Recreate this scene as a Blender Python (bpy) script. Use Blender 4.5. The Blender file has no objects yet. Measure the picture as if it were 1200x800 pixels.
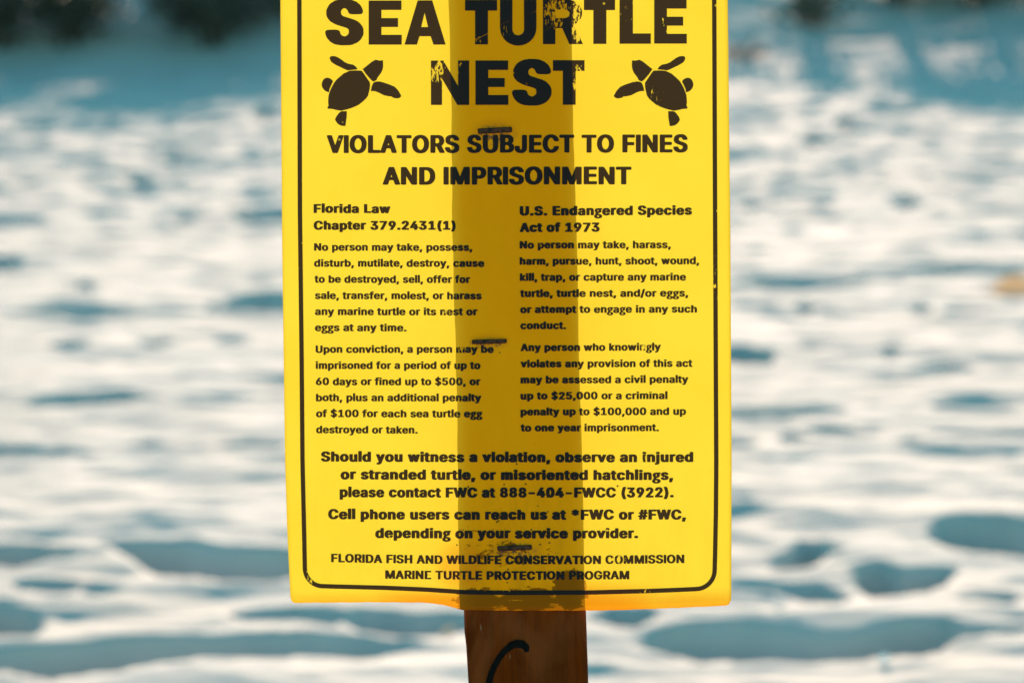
import bpy, bmesh, math, random
import numpy as np
from mathutils import Vector, Matrix, geometry

# ------------------------------------------------------------------ camera, world, sun, exposure
SC = bpy.context.scene
COL = SC.collection
CAM_H, PITCH, LENS, SENSOR = 0.95, math.radians(6.0), 85.0, 36.0
cam_d = bpy.data.cameras.new('camera')
cam_d.lens, cam_d.sensor_width, cam_d.sensor_fit = LENS, SENSOR, 'HORIZONTAL'
cam_d.clip_start, cam_d.clip_end = 0.02, 3000
cam_d.dof.use_dof = True
cam_d.dof.focus_distance = 1.166
cam_d.dof.aperture_fstop = 8.3
cam = bpy.data.objects.new('camera', cam_d)
COL.objects.link(cam)
cam.location = (0, 0, CAM_H)
cam.rotation_euler = (math.pi / 2 - PITCH, 0, 0)
SC.camera = cam

SUN_EL, SUN_AZ = math.radians(19), math.radians(4)      # low sun facing the camera, slightly right
W = bpy.data.worlds.new('World')
SC.world = W
W.use_nodes = True
wn = W.node_tree
bg = wn.nodes['Background']
sky = wn.nodes.new('ShaderNodeTexSky')
sky.sky_type = 'NISHITA'
sky.sun_disc = False
sky.sun_elevation = SUN_EL
sky.sun_rotation = SUN_AZ
sky.ozone_density = 1.0
tint = wn.nodes.new('ShaderNodeMixRGB')
tint.blend_type = 'MULTIPLY'
tint.inputs[0].default_value = 1.0
tint.inputs[2].default_value = (0.42, 1.0, 0.93, 1)
wn.links.new(sky.outputs[0], tint.inputs[1])
wn.links.new(tint.outputs[0], bg.inputs[0])
bg.inputs[1].default_value = 0.105
sun_d = bpy.data.lights.new('sun', 'SUN')
sun_d.energy, sun_d.angle, sun_d.color = 5.0, math.radians(0.55), (1.0, 0.72, 0.575)
sun = bpy.data.objects.new('sun', sun_d)
COL.objects.link(sun)
sun_dir = Vector((math.sin(SUN_AZ) * math.cos(SUN_EL), math.cos(SUN_AZ) * math.cos(SUN_EL), math.sin(SUN_EL)))
sun.rotation_euler = (-sun_dir).to_track_quat('-Z', 'Y').to_euler()
sun.location = (0, 20, 12)
SC.view_settings.view_transform = 'Standard'
SC.view_settings.look = 'None'
SC.view_settings.exposure = 1.57
SC.view_settings.gamma = 1
SC.cycles.max_bounces = 10
SC.cycles.transparent_max_bounces = 12

# ------------------------------------------------------------------ helpers
FPX = LENS / SENSOR * 1200.0
def ray(px, py):
    """direction of the view through a place in the photograph (1200 x 800)"""
    u, v = (px - 600) / FPX, -(py - 400) / FPX
    c, s = math.cos(PITCH), math.sin(PITCH)
    return Vector((u, c + v * s, v * c - s))

def tag(o, label=None, cat=None, group=None, kind=None):
    if label: o['label'] = label
    if cat: o['category'] = cat
    if group: o['group'] = group
    if kind: o['kind'] = kind
    return o

def link(name, me, mat=None, parent=None, smooth=False):
    o = bpy.data.objects.new(name, me)
    COL.objects.link(o)
    if mat: me.materials.append(mat)
    if parent: o.parent = parent
    if smooth:
        me.polygons.foreach_set('use_smooth', [True] * len(me.polygons))
    return o

def empty(name, loc=(0, 0, 0)):
    o = bpy.data.objects.new(name, None)
    COL.objects.link(o)
    o.location = loc
    o.empty_display_size = 0.05
    return o

def mesh(name, verts, faces):
    me = bpy.data.meshes.new(name)
    me.from_pydata(verts, [], faces)
    me.update()
    return me

class NT:
    """small helper for node materials"""
    def __init__(self, name):
        self.m = bpy.data.materials.new(name)
        self.m.use_nodes = True
        self.t = self.m.node_tree
        self.t.nodes.clear()
        self.out = self.n('ShaderNodeOutputMaterial')
    def n(self, kind, **kw):
        nd = self.t.nodes.new(kind)
        for k, v in kw.items(): setattr(nd, k, v)
        return nd
    def set(self, sock, v):
        if hasattr(v, 'is_linked'): self.t.links.new(v, sock)
        elif isinstance(v, (tuple, list)) and len(v) == 3 and sock.type == 'RGBA': sock.default_value = (*v, 1)
        else: sock.default_value = v
    def math(self, op, a, b=0.0, c=0.0, clamp=False):
        nd = self.n('ShaderNodeMath', operation=op, use_clamp=clamp)
        for s, v in zip(nd.inputs, (a, b, c)): self.set(s, v)
        return nd.outputs[0]
    def vmath(self, op, a, b=(0, 0, 0)):
        nd = self.n('ShaderNodeVectorMath', operation=op)
        self.set(nd.inputs[0], a); self.set(nd.inputs[1], b)
        return nd.outputs['Value'] if op == 'LENGTH' else nd.outputs[0]
    def noise(self, vec, scale, detail=3, rough=0.55, dist=0.0):
        nd = self.n('ShaderNodeTexNoise')
        self.set(nd.inputs['Vector'], vec)
        nd.inputs['Scale'].default_value = scale
        nd.inputs['Detail'].default_value = detail
        nd.inputs['Roughness'].default_value = rough
        nd.inputs['Distortion'].default_value = dist
        return nd.outputs[0]
    def ramp(self, v, a, b, lo=0.0, hi=1.0):
        nd = self.n('ShaderNodeMapRange', interpolation_type='SMOOTHSTEP')
        self.set(nd.inputs[0], v)
        for i, x in enumerate((a, b, lo, hi)): nd.inputs[1 + i].default_value = x
        return nd.outputs[0]
    def mix(self, f, a, b, mode='MIX'):
        nd = self.n('ShaderNodeMixRGB', blend_type=mode)
        self.set(nd.inputs[0], f); self.set(nd.inputs[1], a); self.set(nd.inputs[2], b)
        return nd.outputs[0]
    def shader(self, kind, **kw):
        nd = self.n(kind)
        for k, v in kw.items(): self.set(nd.inputs[k.replace('_', ' ')], v)
        return nd.outputs[0]
    def mixs(self, f, a, b):
        nd = self.n('ShaderNodeMixShader')
        self.set(nd.inputs[0], f)
        self.t.links.new(a, nd.inputs[1]); self.t.links.new(b, nd.inputs[2])
        return nd.outputs[0]
    def bump(self, h, strength, dist):
        nd = self.n('ShaderNodeBump')
        nd.inputs['Strength'].default_value = strength
        nd.inputs['Distance'].default_value = dist
        self.set(nd.inputs['Height'], h)
        return nd.outputs[0]
    def coords(self):
        return self.n('ShaderNodeTexCoord').outputs['Object']
    def done(self, sh):
        self.t.links.new(sh, self.out.inputs[0])
        return self.m

# ------------------------------------------------------------------ noise for the terrain
_rng = np.random.RandomState(7)
_PERM = _rng.permutation(4096)
_GRAD = _rng.uniform(0, 2 * np.pi, 4096)
def perlin(x, y):
    xi, yi = np.floor(x).astype(int), np.floor(y).astype(int)
    xf, yf = x - xi, y - yi
    def g(i, j):
        h = _PERM[(_PERM[(xi + i) & 4095] + yi + j) & 4095]
        a = _GRAD[h]
        return np.cos(a) * (xf - i) + np.sin(a) * (yf - j)
    s = lambda t: t * t * t * (t * (t * 6 - 15) + 10)
    u, v = s(xf), s(yf)
    return ((g(0, 0) * (1 - u) + g(1, 0) * u) * (1 - v) + (g(0, 1) * (1 - u) + g(1, 1) * u) * v) * 1.4
def fbm(x, y, octaves=4, gain=0.5):
    r, a = 0, 1.0
    for k in range(octaves):
        r = r + a * perlin(x * 2 ** k + 17.3 * k, y * 2 ** k - 9.1 * k)
        a *= gain
    return r
def sstep(t, a=0.0, b=1.0):
    t = np.clip((t - a) / (b - a), 0, 1)
    return t * t * (3 - 2 * t)

# ------------------------------------------------------------------ the beach: one sheet to the horizon
SLOPE = 0.04                                   # the beach rises gently, then steeper towards the dune
def base_z(Y):
    q = np.clip(Y, 0, 40)
    return SLOPE * q + 0.0035 * np.clip(q - 8.0, 0, 12) ** 2
_Y = np.linspace(1.2, 24, 4000)
_K = (base_z(_Y) - CAM_H) / _Y                 # rise per metre of the line of sight
_U = (_K * math.cos(PITCH) + math.sin(PITCH)) / (math.cos(PITCH) - _K * math.sin(PITCH))
_PY = 400 - FPX * _U                           # row of the photograph at which that strip of beach shows
def beach_y(py): return np.interp(py, _PY[::-1], _Y[::-1])
def beach_point(px, py):
    y = float(beach_y(py))
    d = ray(px, py)
    return Vector((d.x / d.y * y, y, float(base_z(y))))

# hollows trodden into the sand: far rim and near lip of each, as seen from the tripod
# (px, y of far rim, y of near lip) along the hollow
HOLLOWS = [
 [(-60,772,776),(0,770,790),(60,762,797),(120,754,793),(200,748,788),(300,743,776),(400,752,765),(480,756,757)],
 [(-60,706,745),(-10,708,750),(30,716,746),(50,730,734)],
 [(0,690,690),(30,680,694),(70,680,697),(105,687,692)],
 [(85,694,694),(105,691,700),(125,692,700),(140,696,696)],
 [(-50,638,668),(0,637,670),(40,640,667),(70,645,660),(92,653,653)],
 [(112,633,634),(130,632,644),(160,631,662),(200,631,678),(260,637,684),(330,645,684),(370,652,680),(400,664,668)],
 [(265,720,722),(290,713,727),(340,712,728),(390,716,730),(410,722,724)],
 [(400,724,726),(420,714,732),(450,711,736),(490,716,736),(520,714,736),(560,720,734),(590,728,729)],
 [(330,757,759),(370,750,768),(420,748,771),(470,754,764),(495,758,758)],
 [(-60,519,538),(0,520,537),(40,526,536),(70,522,535),(105,527,531),(130,529,530)],
 [(150,522,523),(172,517,527),(200,522,527),(225,526,527)],
 [(235,526,527),(270,521,531),(330,519,531),(370,524,525)],
 [(22,471,472),(60,465,474),(110,459,475),(140,457,475),(180,463,472),(260,463,468),(340,460,466),(360,463,463)],
 [(45,407,407),(80,402,412),(108,406,407)],
 [(158,404,404),(180,396,409),(200,402,403)],
 [(238,401,401),(270,395,406),(295,399,400)],
 [(-30,367,371),(30,364,371),(60,359,370),(110,358,370),(170,363,370),(240,364,370),(330,362,370),(360,365,366)],
 [(235,360,360),(270,350,364),(310,343,364),(345,345,363),(380,350,352)],
 [(74,337,337),(95,330,341),(122,333,334)],
 [(-30,300,318),(10,299,317),(28,307,308)],
 [(262,252,252),(290,244,260),(340,243,262),(365,250,252)],
 [(185,258,258),(210,252,262),(235,257,258)],
 [(-20,255,268),(30,254,265),(68,260,261)],
 [(-20,174,187),(30,175,185),(75,180,181)],
 [(162,186,186),(200,181,192),(252,185,186)],
 [(128,206,206),(148,201,212),(170,205,206)],
 [(140,219,219),(165,213,224),(188,218,219)],
 [(282,136,136),(310,130,143),(332,135,136)],
 [(748,753,753),(780,738,760),(820,731,765),(870,729,771),(920,733,772),(960,737,772),(1010,736,771),(1060,727,766),(1100,724,758),(1125,733,750),(1200,734,746),(1260,736,744)],
 [(998,676,677),(1006,663,686),(1025,657,696),(1048,662,699),(1065,665,698),(1085,662,693),(1110,660,682),(1122,668,670)],
 [(1090,626,626),(1105,613,635),(1130,610,641),(1170,613,648),(1210,622,654),(1260,628,650)],
 [(903,660,662),(920,646,664),(940,632,662),(955,632,657),(975,642,650),(985,647,648)],
 [(855,688,691),(910,683,692),(955,680,698),(975,687,705),(992,694,703),(998,699,699)],
 [(1118,704,704),(1145,696,707),(1175,693,702),(1200,697,698)],
 [(688,728,728),(715,714,735),(745,716,737),(775,728,728)],
 [(840,408,428),(870,405,427),(895,412,427),(910,420,424),(914,423,423)],
 [(1060,434,435),(1085,428,436),(1115,424,436),(1150,430,434),(1160,432,432)],
 [(1020,415,415),(1045,409,418),(1060,414,414)],
 [(948,437,438),(980,432,440),(1012,436,437)],
 [(918,407,407),(950,402,412),(985,407,408)],
 [(845,336,342),(880,326,342),(900,321,341),(940,321,340),(985,320,336),(1030,326,330),(1060,325,327)],
 [(925,363,363),(945,357,368),(968,362,363)],
 [(1062,361,362),(1078,355,367),(1098,361,362)],
 [(1098,368,368),(1125,362,372),(1160,366,367)],
 [(1075,318,319),(1120,310,323),(1180,313,322),(1220,315,317)],
 [(840,480,492),(880,479,492),(940,477,489),(990,480,484),(1000,481,482)],
 [(1085,477,477),(1120,470,480),(1180,473,479),(1200,475,476)],
 [(905,518,519),(925,512,522),(950,518,520)],
 [(935,507,508),(965,500,513),(1000,505,512),(1030,510,511)],
 [(1035,519,520),(1065,513,521),(1100,518,519)],
 [(1080,507,508),(1125,502,511),(1175,504,511),(1240,506,510)],
 [(850,515,527),(875,514,525),(890,518,520)],
 [(856,243,244),(885,235,249),(925,241,243)],
 [(1030,240,240),(1060,231,246),(1090,239,240)],
 [(970,147,147),(990,139,153),(1015,146,147)],
 [(930,165,165),(950,156,173),(985,163,168)],
 [(1100,207,207),(1150,200,214),(1210,205,208)],
]
def hollow_depth(px, py, Y):
    tot = np.zeros_like(px)
    for pts in HOLLOWS:
        P = np.array(pts, float)
        m = (px > P[0, 0]) & (px < P[-1, 0]) & (py > P[:, 1].min() - 8) & (py < P[:, 2].max() + 8)
        if not m.any(): continue
        x, yy = px[m], py[m]
        yt = np.interp(x, P[:, 0], P[:, 1]); yb = np.interp(x, P[:, 0], P[:, 2])
        yt = np.minimum(yt, yb - 0.3)
        Yf, Yn = beach_y(yt), beach_y(yb)
        L = Yf - Yn
        Ym = 0.5 * (Yf + Yn)
        graze = (CAM_H - base_z(Ym)) / Ym + (base_z(Ym + .1) - base_z(Ym - .1)) / .2
        t = (Y[m] - Yn) / L
        d = 1.4 * L * graze
        prof = np.where(t < 0.75, sstep(t, -0.12, 0.62), 1 - sstep(t, 0.82, 1.02))
        prof[(t < 0) | (t > 1)] = 0
        tot[m] = np.maximum(tot[m], np.minimum(d, 0.22) * prof)
    return tot

DUNE_Y = 16.6
def terrain(X, Y):
    wx, wy = X + 0.10 * fbm(X * 2.1, Y * 2.1, 2), Y
    z = base_z(Y)
    # dune in front of the shrubs
    toe = DUNE_Y + 0.8 * fbm(X * 0.22, Y * 0 + 3.3, 2)
    t = (Y - toe) / 5.6
    lefty = 1 - sstep(X, -1.8, 1.6)                 # steeper on the left, a gentle face the sun still grazes on the right
    z = z + (0.80 + 0.26 * lefty + 0.2 * fbm(X * 0.15, Y * 0.05, 2) + 0.12 * fbm(X * 1.1 + 2, Y * 0.3, 3) * sstep(t, 0.4, 0.9)) * (sstep(t) - 0.35 * sstep(t, 1.3, 4.0))
    # trodden, lumpy dry sand
    Yc = np.clip(Y, 1.3, 23.9)
    py = np.interp(Yc, _Y, _PY)
    dep = Yc * math.cos(PITCH) + (CAM_H - base_z(Yc)) * math.sin(PITCH)
    px = 600 + X / dep * FPX
    near = (Y > 2.2) & (Y < 17.0)
    amp = sstep(Y, 1.5, 3.5) * (1 - 0.6 * sstep(Y, 30, 60))
    lump = 0.008 * fbm(X * 1.3, Y * 2.4, 2) + 0.0105 * fbm(X * 2.8, Y * 6.8, 4, 0.58) + 0.009 * (1 - np.abs(perlin(X * 2.6 + 3, Y * 5.2))) ** 2
    lump = lump + 0.045 * sstep(Y, 10, 15) * (1 - 0.85 * sstep(Y, 15.6, 17.2)) * fbm(X * 1.1 + 7, Y * 1.4, 3) + 0.022 * sstep(Y, 6, 12) * fbm(X * 1.2 + 40, Y * 1.8, 3)
    lump = lump + 0.017 * sstep(Y, 7.5, 11.5) * (1 - 0.7 * sstep(Y, 15.8, 17.5)) * fbm(X * 4.2 + 11, Y * 5.5, 3, 0.6)
    ripple = np.abs(perlin(X * 1.4 + 9, Y * 3.0)) * 0.010
    z = z + amp * (lump - ripple)
    wob_x = 6 * fbm(X * 7, Y * 7, 2); wob_y = 1.5 * fbm(X * 8 + 5, Y * 8, 2)
    h = np.zeros_like(X)
    h[near] = hollow_depth((px + wob_x)[near], (py + wob_y * np.clip((py - 100) / 500, 0.2, 1))[near], Y[near])
    z = z - h
    # footprints wherever the photograph does not show the sand
    rs = np.random.RandomState(3)
    for i in range(150):
        fy_ = rs.uniform(2.0, 15); fx = rs.uniform(-0.5 - 0.5 * fy_, 0.5 + 0.5 * fy_)
        qx = 600 + fx / fy_ * FPX
        reach = 0.42 / fy_ * FPX
        hidden = 330 + reach < qx < 857 - reach
        if not hidden and -reach < qx < 1200 + reach and fy_ > 2.85: continue
        a, b = rs.uniform(0.14, 0.3), rs.uniform(0.12, 0.24)
        m = (np.abs(X - fx) < a * 1.4) & (np.abs(Y - fy_) < b * 1.4)
        if not m.any(): continue
        r = np.hypot((X[m] - fx) / a, (Y[m] - fy_) / b) + 0.15 * fbm(X[m] * 6, Y[m] * 6, 2)
        z[m] -= rs.uniform(0.03, 0.06) * (1 - sstep(r, 0.45, 1.0)) - 0.012 * np.exp(-((r - 1.1) / 0.15) ** 2)
    return z

def axis(fine0, fine1, step, grow, far):
    a = list(np.arange(fine0, fine1, step))
    d = step
    while a[-1] < far:
        d *= grow
        a.append(a[-1] + d)
    return a
ypos = [-900, -300, -100, -40, -15, -6, -2.5, -1, 0, 0.5, 0.9, 1.2, 1.5, 1.75, 2.0, 2.15]
y = 2.3
while y < 34:
    ypos.append(y); y += 0.010 + 0.0035 * max(0, y - 3.2) * (1 if y < 12 else 1.2)
d = 0.2
while y < 1500:
    ypos.append(y); d *= 1.22; y += d
xr = axis(0.0, 1.9, 0.013, 1.035, 6.5)
d = 0.3
while xr[-1] < 1200:
    d *= 1.3; xr.append(xr[-1] + d)
xs = np.array([-v for v in xr[:0:-1]] + xr)
ys = np.array(ypos)
XX, YY = np.meshgrid(xs, ys)
ZZ = terrain(XX.ravel(), YY.ravel())
nx, ny = len(xs), len(ys)
co = np.stack([XX.ravel(), YY.ravel(), ZZ], 1).astype(np.float32)
me = bpy.data.meshes.new('sand_beach')
idx = np.arange(nx * ny).reshape(ny, nx)
quads = np.stack([idx[:-1, :-1], idx[:-1, 1:], idx[1:, 1:], idx[1:, :-1]], -1).reshape(-1, 4)
me.vertices.add(len(co)); me.vertices.foreach_set('co', co.ravel())
me.loops.add(quads.size); me.loops.foreach_set('vertex_index', quads.ravel().astype(np.int32))
me.polygons.add(len(quads)); me.polygons.foreach_set('loop_start', np.arange(0, quads.size, 4, dtype=np.int32))
me.update(calc_edges=True)
me.validate()

n = NT('dry_sand')
p = n.coords()
v = n.noise(p, 3.0, 5)
g = n.noise(p, 900, 2)
colr = n.mix(n.ramp(v, 0.3, 0.75), (0.42, 0.39, 0.35), (0.475, 0.445, 0.405))
colr = n.mix(n.ramp(g, 0.35, 0.7, 0, 0.25), colr, (0.33, 0.30, 0.26))
n.done(n.shader('ShaderNodeBsdfPrincipled', Base_Color=colr, Roughness=0.95, Specular_IOR_Level=0.1,
                Normal=n.bump(n.noise(p, 120, 4), 0.35, 0.004)))
tag(link('sand_beach', me, n.m, None, True), kind='structure')

def ground_z(x, y):
    return float(terrain(np.array([x], float), np.array([y], float))[0])

# ------------------------------------------------------------------ the sign: sheet surface
SY = 1.163                                      # distance of the sign
SZ = CAM_H - SY * math.tan(PITCH)
TILT = 0.035                                    # top leans away a little
PXM = SY / math.cos(PITCH) / FPX                # metres per photo pixel at the sign
def plane_y(z): return SY + TILT * (z - SZ)
def post_mid(z): return PXM * (-2.0 + (-0.021) * ((z - SZ) / PXM))
def bend(x, z):
    """how far the sheet lies behind its plane: flat on the post, curling back at the sides"""
    h = (z - SZ) / PXM                           # + up, in photo pixels
    low = min(1.0, max(0.0, (-h + 120) / 420))
    dx = (x - post_mid(z)) / PXM
    t = max(0.0, (abs(dx) - 72) / 195)
    s = (0.0035 + 0.0075 * low * low) * t ** 1.35
    if dx < 0: s += 0.0012 * low ** 4 * (1 if abs(dx) > 72 else 0) * min(1, t * 6)
    return s + 0.0006 * math.sin(h / 90.0 + dx / 70.0) * min(1, t * 2)
def on_sheet(px, py, off=0.0):
    d = ray(px, py)
    k = SY / d.y
    for _ in range(7):
        x, z = d.x * k, CAM_H + d.z * k
        k = (plane_y(z) + bend(x, z) - off) / d.y
    return Vector((d.x * k, d.y * k, CAM_H + d.z * k))
def on_post(px, py, off=0.0):                    # post front face, just behind the sheet
    d = ray(px, py)
    k = SY / d.y
    for _ in range(4):
        k = (plane_y(CAM_H + d.z * k) + 0.0020 - off) / d.y
    return Vector((d.x * k, d.y * k, CAM_H + d.z * k))

base = on_post(620, 800)
sign = tag(empty('warning_sign', (base.x, base.y, ground_z(base.x, base.y))),
           'yellow sea turtle nest warning sign stapled to a brown wooden stake in the sand', 'sign')
ORG = sign.location.copy()
def local(vs): return [tuple(Vector(v) - ORG) for v in vs]
def spot(px, py): return tuple(on_sheet(px, py) - ORG)

def place_mask(n, p, spots):
    """soft round areas (px, py, rx, ry, strength) on the sign, largest wins"""
    tot = None
    for (px, py, rx, ry, s) in spots:
        c = spot(px, py)
        q = n.vmath('MULTIPLY', n.vmath('SUBTRACT', p, c), (1 / (rx * PXM), 0.0, 1 / (ry * PXM)))
        m = n.ramp(n.vmath('LENGTH', q), 1.0, 0.35, 0.0, s)
        tot = m if tot is None else n.math('MAXIMUM', tot, m)
    return tot

# --- yellow plastic: lets the low sun through, grime where it has gathered, dark smears at the staples
n = NT('yellow_plastic_sheet')
p = n.coords()
big = n.noise(p, 18, 3)
fine = n.noise(p, 420, 4, 0.6)
flake = n.noise(n.vmath('MULTIPLY', p, (1.0, 1.0, 2.0)), 150, 6, 0.68, 0.5)
dirt_area = place_mask(n, p, [(560, 705, 46, 26, 1.0), (620, 702, 60, 26, 0.95), (668, 690, 34, 40, 1.0),
                              (640, 655, 60, 34, 0.35), (548, 640, 30, 70, 0.45), (588, 648, 60, 30, 0.62), (665, 615, 36, 60, 0.3)])
dirt = n.ramp(n.math('ADD', n.math('MULTIPLY', dirt_area, 0.46), n.math('MULTIPLY', flake, 0.9)), 0.72, 0.79)
orange = place_mask(n, p, [(520, 718, 150, 36, 0.95), (690, 724, 150, 52, 1.0), (430, 716, 180, 26, 0.6), (800, 718, 150, 34, 0.7),
                           (580, 152, 34, 16, 0.45), (573, 398, 30, 10, 0.35), (540, 664, 40, 40, 0.5)])
speck_area = place_mask(n, p, [(600, 590, 120, 130, 0.55), (640, 560, 260, 170, 0.35), (590, 640, 110, 70, 0.7), (600, 520, 100, 260, 0.3), (720, 600, 140, 160, 0.25)])
vor = n.n('ShaderNodeTexVoronoi')
n.set(vor.inputs['Vector'], p); vor.inputs['Scale'].default_value = 260
speck = n.math('MULTIPLY', n.ramp(vor.outputs['Distance'], 0.17, 0.08), n.math('GREATER_THAN', n.math('MULTIPLY', speck_area, 1.0), n.noise(p, 61, 1)))
staple_smear = place_mask(n, p, [(580, 158, 30, 15, 0.9), (573, 402, 30, 8, 0.8), (604, 645, 32, 12, 1.0)])  # dark brown smears around and just below the staples
smeared = n.math('MULTIPLY', staple_smear, n.ramp(fine, 0.42, 0.62))
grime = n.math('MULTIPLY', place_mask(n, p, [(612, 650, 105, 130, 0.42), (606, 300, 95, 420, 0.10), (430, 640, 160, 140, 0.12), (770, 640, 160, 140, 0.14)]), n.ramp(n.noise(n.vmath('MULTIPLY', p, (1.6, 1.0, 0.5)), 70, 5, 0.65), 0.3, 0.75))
# reflected and transmitted colour, with fading and stains
rc = n.mix(n.ramp(big, 0.3, 0.7), (0.96, 0.290, 0.0008), (0.98, 0.315, 0.0015))
tc = n.mix(n.ramp(big, 0.3, 0.7), (0.95, 0.88, 0.074), (0.96, 0.92, 0.088))
rc = n.mix(orange, rc, (0.80, 0.18, 0.003)); tc = n.mix(orange, tc, (0.92, 0.40, 0.012))
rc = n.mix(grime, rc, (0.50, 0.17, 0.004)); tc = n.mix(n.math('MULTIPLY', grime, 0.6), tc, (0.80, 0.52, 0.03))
for_d = (0.27, 0.075, 0.002)
rc = n.mix(dirt, rc, for_d); tc = n.mix(n.math('MULTIPLY', dirt, 0.75), tc, (0.60, 0.20, 0.008))
rc = n.mix(smeared, rc, (0.10, 0.045, 0.03)); tc = n.mix(smeared, tc, (0.10, 0.04, 0.02))
rc = n.mix(speck, rc, (0.10, 0.05, 0.01)); tc = n.mix(speck, tc, (0.12, 0.05, 0.01))
bmp = n.bump(n.math('ADD', n.math('MULTIPLY', fine, 0.3), n.noise(p, 60, 2)), 0.10, 0.001)
refl = n.shader('ShaderNodeBsdfPrincipled', Base_Color=rc, Roughness=0.42, Specular_IOR_Level=0.02, Normal=bmp)
tran = n.shader('ShaderNodeBsdfTranslucent', Color=tc)
M_SHEET = n.done(n.mixs(0.132, refl, tran))

# --- printed ink: thin, the sun shows through it brown; worn off in flakes
n = NT('black_ink')
p = n.coords()
streak = n.noise(n.vmath('MULTIPLY', p, (2.2, 1.0, 0.8)), 420, 4, 0.62, 0.4)
worn_area = place_mask(n, p, [(652, 12, 24, 26, 0.80), (648, 26, 22, 14, 0.62), (676, 26, 9, 46, 0.86), (677, 95, 9, 40, 0.72), (513, 84, 13, 26, 0.80), (560, 48, 10, 10, 0.5),
                              (593, 36, 22, 14, 0.5), (780, 30, 9, 20, 0.52), (735, 14, 30, 24, 0.38), (536, 76, 10, 20, 0.40),
                              (507, 674, 13, 9, 0.6), (722, 656, 22, 12, 0.6), (755, 407, 7, 6, 0.7), (770, 110, 14, 24, 0.45),
                              (352, 300, 9, 30, 0.4), (838, 330, 8, 60, 0.45), (756, 692, 18, 4, 0.56), (362, 676, 14, 16, 0.5),
                              (522, 364, 7, 6, 0.66), (540, 408, 7, 6, 0.75), (634, 287, 8, 7, 0.55), (537, 446, 7, 10, 0.6), (712, 625, 5, 9, 0.62),
                              (756, 540, 5, 10, 0.7), (700, 362, 5, 8, 0.6), (470, 100, 100, 60, 0.2), (600, 690, 90, 6, 0.5)])
worn = n.ramp(n.math('ADD', n.math('MULTIPLY', worn_area, 0.42), n.math('MULTIPLY', streak, 0.95)), 0.76, 0.81)
vor = n.n('ShaderNodeTexVoronoi')
n.set(vor.inputs['Vector'], p); vor.inputs['Scale'].default_value = 190
fleck = n.math('MULTIPLY', n.ramp(vor.outputs['Distance'], 0.15, 0.07), n.math('GREATER_THAN', n.noise(p, 47, 1), 0.62))
# a few long hairline scratches
scr = n.n('ShaderNodeTexWave', wave_type='BANDS', bands_direction='Z')
n.set(scr.inputs['Vector'], n.vmath('ADD', p, n.vmath('MULTIPLY', p, (0.0, 0.0, 0.0))))
rot = n.n('ShaderNodeVectorRotate'); rot.rotation_type = 'Y_AXIS'; rot.inputs['Angle'].default_value = 0.45
n.set(rot.inputs['Vector'], p); n.set(scr.inputs['Vector'], rot.outputs[0])
scr.inputs['Scale'].default_value = 34; scr.inputs['Distortion'].default_value = 3.0; scr.inputs['Detail'].default_value = 3
scratch = n.math('MULTIPLY', n.ramp(scr.outputs['Fac'], 0.985, 0.998), place_mask(n, p, [(572, 44, 34, 16, 1.0), (640, 20, 24, 20, 0.8), (600, 34, 18, 12, 1.0)]))
bare = n.math('MINIMUM', n.math('ADD', worn, n.math('ADD', n.math('MULTIPLY', fleck, 0.7), n.math('MULTIPLY', scratch, 0.6))), 1.0)
ink = n.shader('ShaderNodeBsdfPrincipled', Base_Color=(0.012, 0.010, 0.010), Roughness=0.5, Specular_IOR_Level=0.06)
film = n.shader('ShaderNodeBsdfTransparent', Color=(1.0, 0.60, 0.45))
clear = n.shader('ShaderNodeBsdfTransparent', Color=(1, 1, 1))
M_INK = n.done(n.mixs(n.math('MULTIPLY', bare, 0.92), n.mixs(0.06, ink, film), clear))

# --- the sheet itself
LEFT = [(-150, 327.5), (0, 328.5), (280, 330.5), (540, 334), (620, 336.5), (706, 340.5)]
RIGHT = [(-150, 851), (0, 853), (270, 856), (540, 857.5), (700, 857), (709, 856)]
BOTTOM = [(340, 706), (440, 705.2), (495, 705.6), (512, 707), (526, 710), (542, 714.4), (600, 715), (686, 715), (720, 714.6), (790, 712), (856, 709)]
def interp(tab, v): return float(np.interp(v, [a for a, b in tab], [b for a, b in tab]))
NU, NV = 104, 132
TOP = -150
grid = []
for j in range(NV + 1):
    tv = j / NV
    row = []
    for i in range(NU + 1):
        tu = i / NU
        px0 = 340.5 + (856 - 340.5) * tu
        yb = interp(BOTTOM, px0)
        if 0 < i < NU: yb += 0.25 * math.sin(px0 * 0.31) * math.sin(px0 * 0.113)
        py = TOP + (yb - TOP) * tv
        xl, xr_ = interp(LEFT, min(py, 706)), interp(RIGHT, min(py, 709))
        px = xl + (xr_ - xl) * tu
        # slightly rounded corners
        for (cx, cy, sx, sy) in ((340.5, 706, 1, -1), (856, 709, -1, -1)):
            if j == NV and i in (0, NU) and abs(px - cx) < 3: px += sx * 1.6; py += sy * 1.6
        row.append(tuple(on_sheet(px, py) - ORG))
    grid.append(row)
vs = [v for r in grid for v in r]
fs = []
w1 = NU + 1
for j in range(NV):
    for i in range(NU):
        a = j * w1 + i
        fs.append((a, a + w1, a + w1 + 1, a + 1))
ring = [i for i in range(w1)] + [j * w1 + NU for j in range(1, NV + 1)] + [NV * w1 + i for i in range(NU - 1, -1, -1)] + [j * w1 for j in range(NV - 1, 0, -1)]
b0 = len(vs)
for k in ring: vs.append((vs[k][0], vs[k][1] + 0.0009, vs[k][2]))
for q in range(len(ring)):
    r = (q + 1) % len(ring)
    fs.append((ring[q], ring[r], b0 + r, b0 + q))
panel = link('sign_panel', mesh('sign_panel', vs, fs), M_SHEET, sign, True)

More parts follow.
